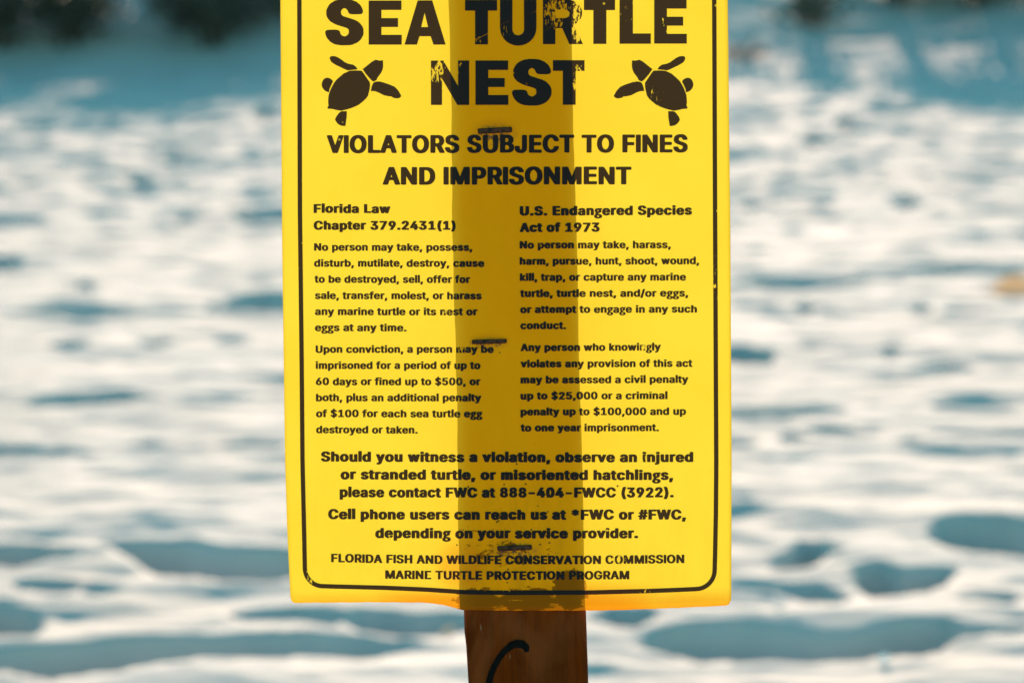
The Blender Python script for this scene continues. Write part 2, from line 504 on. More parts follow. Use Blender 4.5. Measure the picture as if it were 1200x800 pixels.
# ------------------------------------------------------------------ lettering
# letter outlines of the printed text (three weights): advance, then x, y, x, y ... of each closed outline
GLYPHS = {
 'b': {
  ' ': (214, [
  ]),
  '#': (457, [
   [
    60, 5, 45, 14, 43, 29, 61, 130, 57, 134, -3, 138, -10, 144, -10, 159, -4, 195, 6, 204, 75, 210, 91, 297, 87, 301, 39, 301, 23, 308,
    20, 325, 27, 363, 45, 372, 102, 373, 122, 480, 125, 494, 132, 501, 144, 504, 216, 504, 234, 495, 235, 480, 218, 387, 219, 373, 228, 372, 282, 373,
    302, 486, 311, 500, 330, 504, 396, 504, 409, 500, 415, 486, 395, 376, 399, 372, 459, 368, 465, 362, 466, 348, 459, 311, 453, 305, 384, 300, 367, 215,
    372, 208, 420, 208, 436, 201, 439, 195, 429, 144, 411, 135, 354, 133, 334, 20, 324, 8, 312, 5, 243, 5, 225, 10, 221, 23, 238, 133, 183, 135,
    173, 127, 151, 12, 135, 5,
   ],
   [
    189, 209, 252, 209, 268, 288, 267, 300, 204, 299,
   ],
  ]),
  '$': (463, [
   [
    198, -65, 182, -56, 181, -8, 178, -2, 114, 14, 78, 34, 48, 62, 26, 96, 17, 142, 24, 151, 42, 154, 120, 154, 135, 151, 160, 102, 177, 89,
    181, 96, 180, 226, 102, 257, 52, 297, 38, 319, 32, 342, 32, 390, 50, 435, 84, 470, 129, 495, 180, 509, 182, 562, 186, 569, 201, 575, 264, 575,
    282, 565, 285, 511, 348, 492, 379, 475, 414, 442, 433, 410, 439, 376, 432, 364, 417, 360, 336, 360, 316, 370, 304, 401, 295, 413, 285, 416, 283, 297,
    291, 288, 369, 261, 418, 223, 436, 198, 445, 173, 445, 119, 427, 74, 393, 39, 357, 17, 285, -4, 283, -53, 279, -60, 264, -66,
   ],
   [
    284, 91, 292, 91, 312, 110, 322, 136, 318, 170, 309, 182, 288, 195, 283, 190,
   ],
   [
    176, 328, 180, 327, 181, 334, 181, 410, 177, 414, 164, 401, 154, 376, 158, 348,
   ],
  ]),
  '(': (290, [
   [
    171, -88, 153, -82, 140, -67, 113, -16, 80, 71, 62, 175, 62, 249, 68, 300, 101, 429, 122, 480, 147, 524, 174, 535, 255, 535, 277, 528, 280, 517,
    242, 432, 212, 336, 197, 246, 196, 178, 206, 122, 224, 57, 280, -76, 276, -82, 255, -88,
   ],
  ]),
  ')': (290, [
   [
    33, -88, 14, -81, 11, -70, 58, 34, 76, 88, 91, 159, 94, 232, 82, 317, 70, 367, 11, 523, 15, 529, 36, 535, 117, 535, 142, 525, 172, 472,
    196, 410, 214, 345, 229, 229, 223, 130, 193, 20, 142, -79, 117, -88,
   ],
  ]),
  '*': (470, [
   [
    198, 212, 176, 221, 174, 271, 138, 259, 111, 259, 90, 265, 77, 280, 62, 305, 63, 317, 139, 359, 68, 396, 62, 401, 62, 413, 86, 452, 96, 458,
    135, 462, 174, 447, 176, 494, 186, 504, 207, 507, 285, 504, 295, 494, 294, 447, 330, 459, 354, 459, 372, 456, 388, 444, 406, 413, 405, 400, 328, 359,
    400, 322, 405, 317, 406, 305, 384, 270, 372, 262, 330, 259, 294, 271, 295, 223, 285, 214, 267, 211,
   ],
  ]),
  ',': (205, [
   [
    33, -110, 12, -102, 10, -87, 41, 85, 69, 95, 156, 95, 177, 89, 181, 74, 129, -101, 105, -111,
   ],
  ]),
  '-': (470, [
   [
    108, 178, 90, 183, 86, 190, 86, 246, 96, 255, 114, 259, 354, 259, 381, 249, 382, 190, 372, 180, 354, 177,
   ],
  ]),
  '.': (205, [
   [
    81, -3, 48, 8, 26, 29, 23, 68, 30, 83, 54, 103, 90, 112, 117, 112, 160, 99, 180, 80, 184, 68, 184, 37, 174, 19, 165, 11, 138, 0,
   ],
  ]),
  '/': (266, [
   [
    9, -71, -10, -64, -13, -50, 149, 517, 162, 526, 177, 530, 249, 530, 267, 526, 276, 520, 277, 500, 118, -56, 111, -65, 90, -71,
   ],
  ]),
  '0': (470, [
   [
    216, -6, 162, 3, 120, 20, 87, 44, 62, 74, 44, 108, 26, 173, 19, 229, 23, 314, 32, 365, 50, 413, 75, 450, 105, 479, 153, 504, 192, 513,
    279, 513, 324, 501, 354, 487, 391, 455, 412, 427, 436, 373, 445, 331, 448, 201, 442, 159, 421, 96, 396, 59, 366, 30, 339, 14, 309, 3, 252, -6,
   ],
   [
    227, 80, 240, 78, 256, 85, 276, 104, 291, 127, 310, 184, 316, 232, 313, 305, 298, 367, 274, 407, 255, 425, 237, 431, 215, 424, 185, 393, 167, 353,
    154, 286, 155, 218, 167, 156, 192, 107, 204, 93,
   ],
  ]),
  '1': (470, [
   [
    72, 3, 54, 8, 50, 15, 50, 68, 53, 74, 75, 81, 177, 81, 184, 85, 184, 373, 180, 380, 123, 341, 102, 338, 69, 341, 59, 350, 59, 421,
    177, 504, 198, 507, 291, 507, 309, 504, 318, 498, 319, 492, 320, 85, 327, 81, 411, 81, 432, 75, 436, 68, 435, 12, 408, 2,
   ],
  ]),
  '2': (470, [
   [
    60, 3, 38, 12, 38, 65, 261, 293, 286, 334, 292, 367, 289, 387, 277, 407, 258, 425, 231, 432, 213, 427, 188, 407, 176, 384, 168, 347, 144, 341,
    66, 341, 48, 344, 38, 350, 38, 373, 44, 407, 59, 438, 81, 465, 111, 487, 141, 501, 174, 510, 225, 516, 279, 513, 345, 492, 370, 477, 393, 456,
    415, 424, 424, 393, 421, 322, 403, 283, 384, 256, 337, 204, 229, 99, 221, 85, 405, 84, 423, 80, 433, 71, 432, 12, 405, 2,
   ],
  ]),
  '3': (470, [
   [
    201, -6, 126, 8, 93, 22, 60, 44, 35, 74, 23, 96, 17, 142, 21, 148, 42, 154, 126, 154, 144, 151, 153, 144, 161, 116, 169, 105, 189, 87,
    213, 78, 252, 82, 282, 101, 298, 127, 301, 156, 295, 181, 279, 207, 240, 230, 156, 233, 135, 240, 131, 246, 131, 300, 134, 308, 240, 422, 234, 425,
    72, 425, 54, 429, 44, 438, 44, 497, 72, 507, 387, 507, 405, 504, 415, 494, 414, 441, 288, 305, 294, 299, 336, 289, 366, 275, 396, 253, 418, 226,
    436, 178, 436, 125, 430, 99, 409, 63, 385, 40, 333, 11, 276, -4,
   ],
  ]),
  '4': (470, [
   [
    276, 3, 258, 8, 254, 15, 252, 99, 42, 101, 24, 104, 14, 113, 14, 170, 219, 498, 243, 507, 327, 507, 349, 500, 352, 483, 167, 184, 252, 184,
    252, 319, 256, 322, 282, 329, 360, 329, 378, 326, 388, 317, 389, 187, 393, 183, 432, 182, 456, 173, 457, 113, 453, 107, 432, 101, 390, 99, 388, 15,
    384, 8, 363, 2,
   ],
  ]),
  '5': (470, [
   [
    207, -6, 135, 8, 84, 36, 54, 67, 41, 91, 32, 127, 32, 142, 57, 151, 138, 151, 156, 148, 165, 142, 176, 113, 198, 89, 219, 79, 237, 78,
    264, 92, 288, 122, 298, 150, 298, 190, 286, 218, 271, 238, 252, 252, 228, 261, 207, 258, 150, 233, 75, 236, 42, 248, 41, 274, 68, 497, 96, 507,
    381, 507, 399, 504, 409, 494, 409, 438, 406, 432, 381, 425, 198, 425, 191, 404, 184, 345, 189, 340, 267, 343, 312, 334, 348, 320, 387, 293, 409, 266,
    430, 218, 436, 159, 427, 108, 406, 68, 388, 48, 348, 20, 315, 5, 276, -4,
   ],
  ]),
  '6': (470, [
   [
    213, -6, 186, -3, 138, 11, 104, 29, 69, 62, 47, 99, 38, 133, 41, 215, 53, 249, 92, 317, 224, 497, 249, 507, 342, 506, 361, 500, 364, 486,
    249, 327, 285, 324, 333, 312, 373, 291, 400, 266, 421, 235, 430, 204, 433, 144, 430, 122, 421, 94, 399, 59, 351, 20, 327, 8, 279, -4,
   ],
   [
    229, 77, 240, 76, 258, 84, 277, 102, 292, 125, 298, 150, 298, 178, 286, 212, 259, 240, 234, 250, 216, 244, 192, 224, 176, 198, 169, 170, 173, 139,
    185, 111, 204, 89,
   ],
  ]),
  '7': (470, [
   [
    93, 3, 74, 9, 71, 23, 284, 421, 279, 425, 63, 425, 45, 429, 35, 438, 35, 497, 63, 507, 408, 507, 432, 501, 436, 494, 436, 432, 211, 12,
    186, 2,
   ],
  ]),
  '8': (470, [
   [
    210, -3, 153, 5, 99, 28, 58, 63, 38, 96, 32, 119, 31, 164, 41, 198, 64, 232, 109, 266, 79, 291, 56, 328, 50, 350, 50, 396, 69, 442,
    99, 473, 120, 487, 144, 498, 189, 510, 228, 513, 279, 510, 324, 498, 364, 477, 393, 450, 412, 421, 421, 373, 415, 334, 393, 296, 360, 266, 408, 228,
    426, 201, 439, 159, 439, 127, 430, 91, 418, 71, 393, 44, 366, 25, 342, 14, 285, -1,
   ],
   [
    226, 74, 258, 76, 288, 90, 304, 108, 313, 130, 313, 164, 294, 199, 261, 219, 237, 225, 207, 218, 183, 205, 164, 184, 155, 159, 155, 130, 174, 96,
    204, 79,
   ],
   [
    220, 302, 246, 301, 270, 312, 289, 334, 298, 365, 295, 390, 280, 415, 258, 430, 234, 436, 210, 430, 192, 418, 179, 401, 173, 382, 173, 353, 185, 325,
    198, 313,
   ],
  ]),
  '9': (470, [
   [
    126, 3, 107, 9, 104, 23, 220, 184, 183, 185, 135, 197, 92, 221, 63, 251, 44, 286, 38, 311, 38, 379, 47, 413, 65, 444, 85, 466, 114, 487,
    144, 501, 192, 513, 225, 516, 279, 513, 318, 504, 375, 473, 396, 453, 421, 413, 433, 365, 433, 322, 418, 263, 370, 181, 244, 9, 222, 2,
   ],
   [
    229, 260, 240, 260, 271, 277, 292, 308, 298, 331, 298, 362, 288, 390, 264, 420, 234, 433, 203, 418, 189, 402, 176, 379, 169, 350, 173, 322, 185, 294,
    204, 273,
   ],
  ]),
  'A': (496, [
   [
    12, 3, -9, 11, -10, 26, 173, 497, 201, 507, 297, 507, 318, 501, 502, 37, 504, 12, 480, 2, 396, 2, 378, 5, 365, 15, 319, 133, 183, 135,
    173, 127, 127, 9, 105, 2,
   ],
   [
    209, 218, 286, 218, 249, 322, 242, 317,
   ],
  ]),
  'B': (473, [
   [
    54, 3, 36, 8, 31, 17, 32, 497, 60, 507, 294, 507, 339, 498, 378, 481, 405, 462, 427, 435, 442, 387, 442, 345, 436, 319, 421, 297, 385, 266,
    427, 238, 442, 221, 457, 190, 463, 133, 448, 77, 427, 51, 396, 28, 363, 14, 324, 5,
   ],
   [
    171, 85, 270, 84, 307, 99, 321, 119, 328, 142, 322, 170, 307, 192, 285, 210, 267, 216, 171, 218,
   ],
   [
    171, 300, 249, 298, 288, 318, 304, 342, 307, 362, 304, 387, 288, 410, 270, 422, 255, 425, 171, 424,
   ],
  ]),
  'C': (527, [
   [
    255, -6, 210, -1, 159, 14, 110, 40, 66, 81, 38, 125, 20, 175, 14, 215, 14, 294, 20, 334, 41, 390, 70, 432, 119, 475, 159, 495, 228, 513,
    270, 516, 324, 513, 393, 495, 448, 463, 477, 436, 499, 404, 511, 376, 516, 339, 492, 329, 408, 329, 390, 333, 380, 339, 370, 367, 354, 391, 318, 419,
    291, 428, 261, 428, 225, 413, 190, 384, 176, 365, 152, 300, 149, 229, 158, 184, 173, 150, 192, 123, 234, 90, 261, 81, 288, 81, 318, 90, 342, 106,
    364, 130, 380, 170, 390, 176, 408, 180, 492, 180, 514, 173, 517, 159, 505, 116, 487, 85, 447, 44, 423, 28, 378, 8, 342, -1, 300, -6,
   ],
  ]),
  'D': (519, [
   [
    54, 3, 36, 8, 31, 17, 33, 498, 60, 507, 282, 507, 351, 492, 415, 461, 442, 438, 477, 390, 496, 345, 505, 294, 505, 218, 499, 181, 487, 139,
    456, 87, 423, 56, 399, 39, 357, 20, 312, 8, 276, 2,
   ],
   [
    171, 85, 240, 84, 261, 87, 297, 101, 337, 136, 364, 192, 370, 226, 370, 286, 355, 342, 343, 365, 318, 394, 294, 410, 264, 422, 177, 425, 170, 421,
   ],
  ]),
  'E': (435, [
   [
    54, 3, 36, 8, 31, 17, 32, 497, 60, 507, 387, 507, 411, 501, 415, 494, 415, 438, 405, 429, 387, 425, 171, 424, 171, 300, 372, 298, 390, 295,
    400, 286, 400, 232, 396, 223, 375, 217, 171, 215, 169, 91, 171, 85, 177, 84, 390, 84, 408, 80, 418, 71, 417, 12, 390, 2,
   ],
  ]),
  'F': (427, [
   [
    54, 3, 36, 8, 31, 17, 32, 497, 60, 507, 384, 507, 408, 501, 412, 494, 412, 438, 402, 429, 384, 425, 177, 425, 171, 424, 169, 418, 171, 291,
    363, 290, 381, 286, 391, 277, 390, 218, 366, 208, 171, 207, 168, 12, 144, 2,
   ],
  ]),
  'G': (537, [
   [
    255, -6, 210, -1, 159, 14, 123, 31, 98, 48, 63, 84, 35, 130, 20, 178, 14, 215, 14, 294, 23, 345, 47, 401, 76, 441, 122, 477, 165, 498,
    225, 513, 267, 516, 324, 513, 384, 498, 426, 478, 454, 458, 474, 439, 502, 398, 517, 359, 516, 339, 492, 329, 408, 329, 390, 333, 380, 339, 349, 393,
    315, 419, 282, 428, 261, 428, 234, 419, 207, 400, 176, 365, 152, 300, 148, 274, 152, 209, 176, 144, 215, 102, 261, 81, 306, 85, 330, 96, 351, 112,
    376, 150, 385, 184, 378, 188, 282, 188, 260, 195, 256, 204, 257, 260, 282, 270, 495, 270, 513, 266, 523, 257, 520, 161, 508, 119, 493, 91, 475, 68,
    435, 34, 396, 14, 348, 0, 297, -6,
   ],
  ]),
  'H': (534, [
   [
    54, 3, 36, 8, 31, 17, 33, 498, 57, 507, 141, 507, 168, 497, 171, 302, 354, 301, 363, 302, 364, 308, 366, 498, 393, 507, 477, 507, 499, 500,
    502, 492, 501, 11, 477, 2, 393, 2, 365, 12, 363, 218, 177, 219, 171, 218, 169, 212, 168, 12, 144, 2,
   ],
  ]),
  'I': (167, [
   [
    39, 3, 21, 8, 16, 17, 17, 494, 21, 501, 42, 507, 126, 507, 147, 501, 151, 494, 151, 15, 147, 8, 126, 2,
   ],
  ]),
  'J': (413, [
   [
    174, -6, 144, -3, 87, 14, 60, 30, 34, 54, 11, 102, 5, 144, 5, 181, 30, 191, 114, 191, 132, 187, 141, 181, 143, 139, 159, 98, 173, 85,
    189, 78, 201, 79, 216, 87, 238, 116, 244, 144, 245, 497, 270, 507, 351, 507, 369, 504, 378, 498, 379, 492, 379, 122, 367, 77, 349, 51, 327, 30,
    279, 5, 240, -4,
   ],
  ]),
  'L': (410, [
   [
    54, 3, 36, 8, 31, 17, 32, 494, 36, 501, 57, 507, 144, 507, 165, 501, 169, 494, 171, 85, 378, 84, 396, 80, 406, 71, 406, 15, 396, 5,
    378, 2,
   ],
  ]),
  'M': (645, [
   [
    54, 3, 36, 8, 31, 17, 31, 492, 35, 500, 57, 507, 168, 507, 196, 497, 317, 207, 324, 199, 449, 497, 477, 507, 588, 507, 610, 500, 613, 489,
    613, 17, 610, 9, 588, 2, 504, 2, 476, 12, 474, 214, 385, 9, 360, 2, 282, 2, 261, 8, 168, 217, 165, 12, 141, 2,
   ],
  ]),
  'N': (540, [
   [
    54, 3, 36, 8, 31, 17, 33, 498, 60, 507, 156, 507, 180, 499, 369, 224, 371, 497, 399, 507, 483, 507, 505, 500, 508, 492, 507, 11, 480, 2,
    384, 2, 360, 10, 171, 283, 168, 12, 144, 2,
   ],
  ]),
  'O': (550, [
   [
    255, -6, 210, -1, 159, 14, 110, 40, 66, 81, 41, 119, 20, 175, 14, 215, 14, 294, 26, 353, 53, 410, 70, 432, 119, 475, 159, 495, 228, 513,
    270, 516, 324, 513, 384, 498, 426, 478, 474, 439, 499, 407, 517, 373, 532, 322, 538, 269, 535, 204, 523, 150, 505, 111, 478, 74, 445, 43, 399, 17,
    357, 3, 294, -6,
   ],
   [
    256, 82, 291, 81, 303, 85, 327, 96, 355, 119, 388, 170, 403, 243, 397, 308, 373, 367, 340, 404, 315, 419, 288, 428, 249, 424, 215, 407, 190, 384,
    161, 334, 149, 280, 152, 209, 173, 150, 190, 125, 213, 104,
   ],
  ]),
  'P': (461, [
   [
    54, 3, 36, 8, 31, 17, 32, 497, 60, 507, 288, 507, 333, 498, 381, 478, 423, 442, 448, 390, 454, 345, 451, 308, 442, 274, 430, 252, 409, 226,
    388, 209, 336, 186, 294, 177, 171, 175, 168, 12, 144, 2,
   ],
   [
    171, 257, 258, 260, 280, 269, 301, 288, 313, 314, 316, 353, 301, 396, 279, 416, 252, 425, 171, 424,
   ],
  ]),
  'R': (466, [
   [
    54, 3, 36, 8, 31, 17, 32, 497, 60, 507, 291, 507, 336, 498, 384, 478, 412, 458, 442, 415, 454, 365, 454, 328, 448, 294, 436, 266, 400, 226,
    367, 204, 466, 32, 468, 12, 441, 2, 351, 2, 330, 8, 320, 17, 225, 185, 177, 188, 171, 187, 169, 181, 168, 12, 144, 2,
   ],
   [
    171, 271, 255, 270, 276, 276, 297, 290, 313, 317, 316, 362, 307, 390, 286, 413, 255, 425, 171, 424,
   ],
  ]),
  'S': (463, [
   [
    180, -6, 111, 11, 64, 37, 33, 70, 20, 94, 11, 130, 12, 148, 36, 157, 120, 157, 138, 154, 147, 147, 158, 116, 180, 92, 210, 79, 237, 75,
    264, 82, 297, 101, 316, 136, 312, 167, 300, 182, 279, 196, 138, 237, 72, 270, 46, 294, 32, 317, 26, 339, 26, 393, 32, 415, 55, 452, 78, 473,
    126, 498, 186, 513, 300, 510, 357, 492, 406, 461, 439, 413, 445, 387, 444, 367, 420, 358, 339, 358, 321, 361, 308, 370, 304, 387, 286, 413, 249, 430,
    222, 431, 195, 422, 176, 407, 161, 376, 164, 350, 176, 334, 198, 319, 339, 278, 378, 261, 408, 242, 436, 212, 448, 187, 451, 116, 445, 94, 421, 57,
    388, 29, 360, 14, 282, -6,
   ],
  ]),
  'T': (465, [
   [
    189, 3, 171, 8, 167, 15, 166, 421, 159, 425, 30, 425, 9, 432, 5, 438, 5, 497, 33, 507, 432, 507, 456, 501, 460, 489, 460, 438, 456, 432,
    435, 425, 303, 424, 301, 15, 297, 8, 276, 2,
   ],
  ]),
  'U': (534, [
   [
    225, -6, 159, 8, 99, 39, 62, 77, 41, 116, 31, 170, 32, 497, 42, 504, 63, 507, 144, 507, 168, 497, 169, 173, 173, 153, 188, 122, 209, 99,
    243, 82, 273, 78, 300, 85, 327, 101, 346, 122, 361, 156, 365, 497, 393, 507, 477, 507, 498, 501, 502, 492, 502, 164, 496, 125, 481, 91, 460, 63,
    438, 41, 384, 11, 306, -6,
   ],
  ]),
  'V': (496, [
   [
    198, 3, 179, 9, 170, 23, -10, 483, -10, 497, 18, 507, 105, 507, 129, 498, 249, 186, 366, 495, 378, 504, 396, 507, 480, 507, 501, 501, 505, 492,
    502, 472, 324, 15, 312, 5, 297, 2,
   ],
  ]),
  'W': (703, [
   [
    150, 3, 131, 9, 122, 26, -4, 461, -10, 486, -7, 500, 15, 507, 99, 507, 126, 498, 201, 234, 208, 243, 279, 498, 306, 507, 399, 507, 420, 501,
    427, 492, 501, 232, 576, 498, 600, 507, 681, 507, 711, 498, 712, 483, 706, 458, 573, 10, 549, 2, 459, 2, 429, 11, 351, 267, 276, 14, 249, 2,
   ],
  ]),
  'a': (406, [
   [
    129, -6, 69, 11, 44, 26, 26, 43, 14, 60, 5, 88, 2, 122, 8, 159, 21, 179, 39, 197, 75, 216, 147, 233, 243, 246, 247, 257, 244, 280,
    225, 304, 204, 312, 167, 297, 141, 265, 120, 259, 93, 259, 21, 279, 14, 286, 14, 297, 33, 329, 57, 352, 90, 371, 123, 382, 171, 391, 231, 391,
    306, 374, 337, 356, 354, 340, 373, 311, 379, 286, 381, 12, 357, 2, 276, 2, 255, 7, 207, -6,
   ],
   [
    170, 74, 198, 76, 229, 99, 247, 133, 246, 164, 180, 156, 147, 140, 137, 122, 137, 108, 150, 85,
   ],
  ]),
  'b': (441, [
   [
    201, -6, 153, 7, 132, 2, 54, 2, 26, 12, 25, 492, 27, 498, 36, 504, 54, 507, 129, 507, 153, 501, 157, 494, 159, 382, 210, 391, 264, 391,
    327, 377, 364, 356, 391, 331, 424, 274, 433, 232, 433, 153, 421, 102, 396, 59, 361, 26, 321, 5, 270, -6,
   ],
   [
    218, 77, 246, 79, 276, 107, 292, 139, 301, 187, 295, 238, 277, 277, 258, 298, 234, 309, 207, 303, 183, 281, 167, 252, 158, 212, 158, 175, 170, 127,
    184, 102,
   ],
  ]),
  'c': (412, [
   [
    177, -6, 138, 3, 96, 20, 66, 41, 35, 77, 14, 125, 8, 156, 8, 229, 14, 260, 29, 297, 55, 334, 93, 362, 129, 379, 186, 391, 240, 391,
    303, 379, 345, 360, 376, 334, 396, 305, 406, 283, 405, 271, 390, 262, 330, 248, 300, 248, 278, 254, 259, 286, 234, 306, 216, 310, 198, 306, 164, 274,
    152, 252, 143, 218, 143, 167, 155, 125, 168, 104, 189, 84, 216, 74, 228, 76, 252, 89, 278, 130, 303, 140, 327, 140, 390, 125, 405, 116, 406, 99,
    379, 54, 355, 32, 318, 11, 252, -6,
   ],
  ]),
  'd': (441, [
   [
    168, -6, 120, 5, 80, 26, 48, 56, 23, 96, 7, 161, 8, 229, 23, 288, 51, 332, 77, 356, 114, 377, 180, 391, 234, 391, 282, 382, 284, 494,
    288, 501, 312, 507, 387, 507, 405, 504, 414, 498, 415, 492, 414, 12, 390, 2, 312, 2, 291, 7, 237, -6,
   ],
   [
    203, 77, 222, 76, 249, 93, 268, 119, 283, 173, 283, 215, 271, 260, 249, 293, 219, 309, 192, 303, 164, 277, 149, 246, 140, 195, 146, 153, 158, 119,
    177, 93,
   ],
  ]),
  'e': (421, [
   [
    180, -6, 138, 3, 96, 20, 66, 41, 35, 77, 17, 113, 8, 156, 11, 243, 32, 302, 55, 334, 87, 360, 120, 377, 165, 388, 192, 391, 261, 388,
    306, 377, 336, 362, 363, 343, 388, 314, 400, 291, 412, 249, 414, 170, 387, 160, 147, 160, 143, 153, 155, 119, 182, 88, 219, 73, 237, 76, 253, 85,
    281, 122, 303, 129, 330, 129, 393, 114, 408, 106, 409, 94, 382, 48, 355, 26, 327, 11, 258, -6,
   ],
   [
    146, 238, 270, 236, 277, 240, 256, 286, 231, 306, 210, 310, 186, 300, 166, 283, 149, 254,
   ],
  ]),
  'f': (270, [
   [
    75, 3, 57, 8, 53, 15, 52, 305, 48, 309, 3, 310, -19, 317, -23, 325, -22, 376, 3, 386, 51, 387, 53, 435, 59, 463, 79, 492, 111, 512,
    165, 527, 237, 527, 276, 518, 285, 511, 286, 497, 271, 452, 246, 442, 201, 444, 188, 421, 189, 387, 246, 386, 270, 377, 271, 328, 270, 319, 261, 313,
    192, 309, 188, 305, 186, 12, 162, 2,
   ],
  ]),
  'g': (382, [
   [
    159, -178, 129, -176, 78, -164, 33, -144, 8, -124, -13, -93, -20, -59, -13, -22, 12, 13, 42, 32, 63, 40, 64, 46, 41, 71, 41, 96, 52, 116,
    85, 139, 40, 175, 23, 204, 16, 229, 20, 288, 35, 319, 60, 346, 93, 365, 120, 374, 201, 386, 372, 386, 390, 382, 394, 373, 393, 319, 375, 312,
    332, 311, 355, 263, 355, 218, 333, 172, 321, 157, 288, 135, 255, 124, 189, 111, 174, 103, 167, 94, 173, 82, 198, 70, 318, 41, 366, 13, 379, -2,
    391, -31, 394, -59, 388, -93, 372, -119, 354, -136, 309, -161, 249, -176,
   ],
   [
    157, -101, 210, -102, 246, -91, 261, -77, 265, -67, 259, -42, 246, -30, 207, -15, 156, -12, 132, -21, 110, -45, 110, -70, 131, -93,
   ],
   [
    178, 195, 195, 195, 219, 211, 229, 226, 234, 249, 232, 266, 219, 287, 189, 304, 162, 293, 149, 280, 140, 260, 140, 238, 149, 215,
   ],
  ]),
  'h': (427, [
   [
    48, 3, 30, 8, 25, 17, 26, 494, 30, 501, 51, 507, 132, 507, 153, 501, 157, 494, 159, 382, 216, 391, 264, 391, 309, 382, 355, 359, 382, 328,
    400, 277, 400, 15, 390, 5, 372, 2, 294, 2, 269, 12, 268, 246, 262, 271, 249, 292, 231, 306, 219, 310, 198, 303, 183, 292, 167, 269, 161, 249,
    156, 12, 132, 2,
   ],
  ]),
  'i': (183, [
   [
    48, 3, 30, 8, 26, 15, 26, 373, 30, 379, 51, 386, 132, 386, 153, 379, 157, 373, 157, 15, 153, 8, 132, 2,
   ],
   [
    72, 418, 36, 429, 17, 449, 14, 480, 26, 503, 45, 515, 72, 521, 117, 521, 153, 507, 169, 486, 169, 455, 160, 438, 135, 423, 114, 418,
   ],
  ]),
  'j': (183, [
   [
    -15, -133, -37, -124, -37, -62, -27, -55, 12, -48, 25, -16, 26, 376, 51, 386, 129, 386, 147, 382, 156, 377, 157, 370, 157, -39, 154, -56, 136, -90,
    99, -119, 42, -133,
   ],
   [
    72, 418, 36, 429, 17, 449, 14, 480, 26, 503, 51, 518, 69, 521, 117, 521, 153, 507, 169, 483, 169, 455, 163, 444, 147, 429, 126, 420,
   ],
  ]),
  'k': (397, [
   [
    48, 3, 30, 8, 25, 17, 26, 494, 30, 501, 51, 507, 132, 507, 153, 501, 157, 494, 159, 288, 267, 382, 285, 386, 378, 386, 402, 376, 400, 362,
    253, 218, 405, 35, 414, 23, 415, 15, 411, 8, 390, 2, 291, 2, 270, 8, 159, 134, 156, 11, 132, 2,
   ],
  ]),
  'l': (167, [
   [
    39, 3, 21, 8, 16, 17, 17, 525, 21, 532, 42, 538, 126, 538, 147, 532, 151, 523, 151, 15, 147, 8, 126, 2,
   ],
  ]),
  'm': (627, [
   [
    48, 3, 30, 8, 25, 17, 25, 370, 30, 379, 54, 386, 132, 386, 153, 380, 192, 391, 264, 391, 297, 382, 330, 362, 369, 382, 393, 388, 483, 391,
    519, 382, 543, 371, 577, 342, 592, 317, 601, 277, 601, 17, 597, 8, 576, 2, 498, 2, 470, 12, 469, 249, 457, 291, 441, 306, 429, 310, 408, 303,
    397, 294, 383, 269, 380, 252, 378, 12, 351, 2, 273, 2, 251, 9, 247, 17, 247, 260, 237, 289, 220, 305, 207, 310, 179, 294, 167, 277, 158, 243,
    156, 12, 132, 2,
   ],
  ]),
  'n': (426, [
   [
    48, 3, 30, 8, 26, 15, 27, 377, 51, 386, 132, 386, 156, 379, 210, 391, 264, 391, 309, 382, 357, 357, 382, 328, 400, 277, 399, 11, 375, 2,
    297, 2, 269, 12, 268, 246, 262, 271, 249, 292, 231, 306, 219, 310, 198, 303, 183, 292, 167, 269, 161, 249, 156, 12, 132, 2,
   ],
  ]),
  'o': (432, [
   [
    177, -6, 138, 3, 96, 20, 66, 41, 35, 77, 14, 125, 8, 156, 8, 229, 14, 260, 29, 297, 55, 334, 93, 362, 129, 379, 189, 391, 246, 391,
    294, 382, 324, 371, 363, 346, 387, 320, 409, 286, 424, 226, 424, 153, 415, 113, 397, 77, 381, 56, 336, 20, 270, -4,
   ],
   [
    203, 77, 228, 76, 258, 95, 280, 130, 292, 184, 289, 221, 274, 266, 246, 298, 222, 309, 197, 305, 164, 274, 149, 243, 140, 192, 146, 150, 158, 119,
    171, 101,
   ],
  ]),
  'p': (441, [
   [
    48, -133, 30, -127, 25, -118, 26, 376, 51, 386, 132, 386, 156, 379, 210, 391, 264, 391, 312, 382, 351, 365, 403, 317, 421, 283, 433, 232, 430, 136,
    421, 102, 403, 68, 379, 40, 361, 26, 336, 11, 303, 0, 270, -6, 207, -7, 159, 3, 156, -124, 132, -133,
   ],
   [
    218, 77, 246, 79, 276, 107, 292, 139, 301, 187, 295, 238, 277, 277, 258, 298, 234, 309, 207, 303, 183, 281, 167, 252, 158, 212, 158, 175, 170, 127,
    184, 102,
   ],
  ]),
  'r': (276, [
   [
    48, 3, 30, 8, 26, 15, 26, 376, 51, 386, 132, 386, 153, 381, 198, 391, 261, 391, 282, 385, 286, 376, 285, 313, 261, 304, 216, 307, 201, 303,
    172, 280, 161, 257, 157, 238, 156, 12, 132, 2,
   ],
  ]),
  's': (382, [
   [
    150, -6, 90, 8, 54, 27, 26, 54, 11, 85, 8, 108, 24, 117, 81, 129, 114, 129, 136, 122, 159, 84, 174, 76, 195, 73, 219, 82, 232, 94,
    238, 105, 238, 122, 225, 137, 210, 145, 93, 175, 54, 197, 32, 221, 23, 240, 19, 260, 23, 305, 38, 334, 60, 355, 87, 371, 117, 382, 171, 391,
    225, 391, 273, 382, 309, 368, 346, 336, 367, 300, 364, 280, 294, 262, 267, 262, 243, 270, 219, 303, 204, 312, 189, 312, 173, 305, 159, 292, 155, 269,
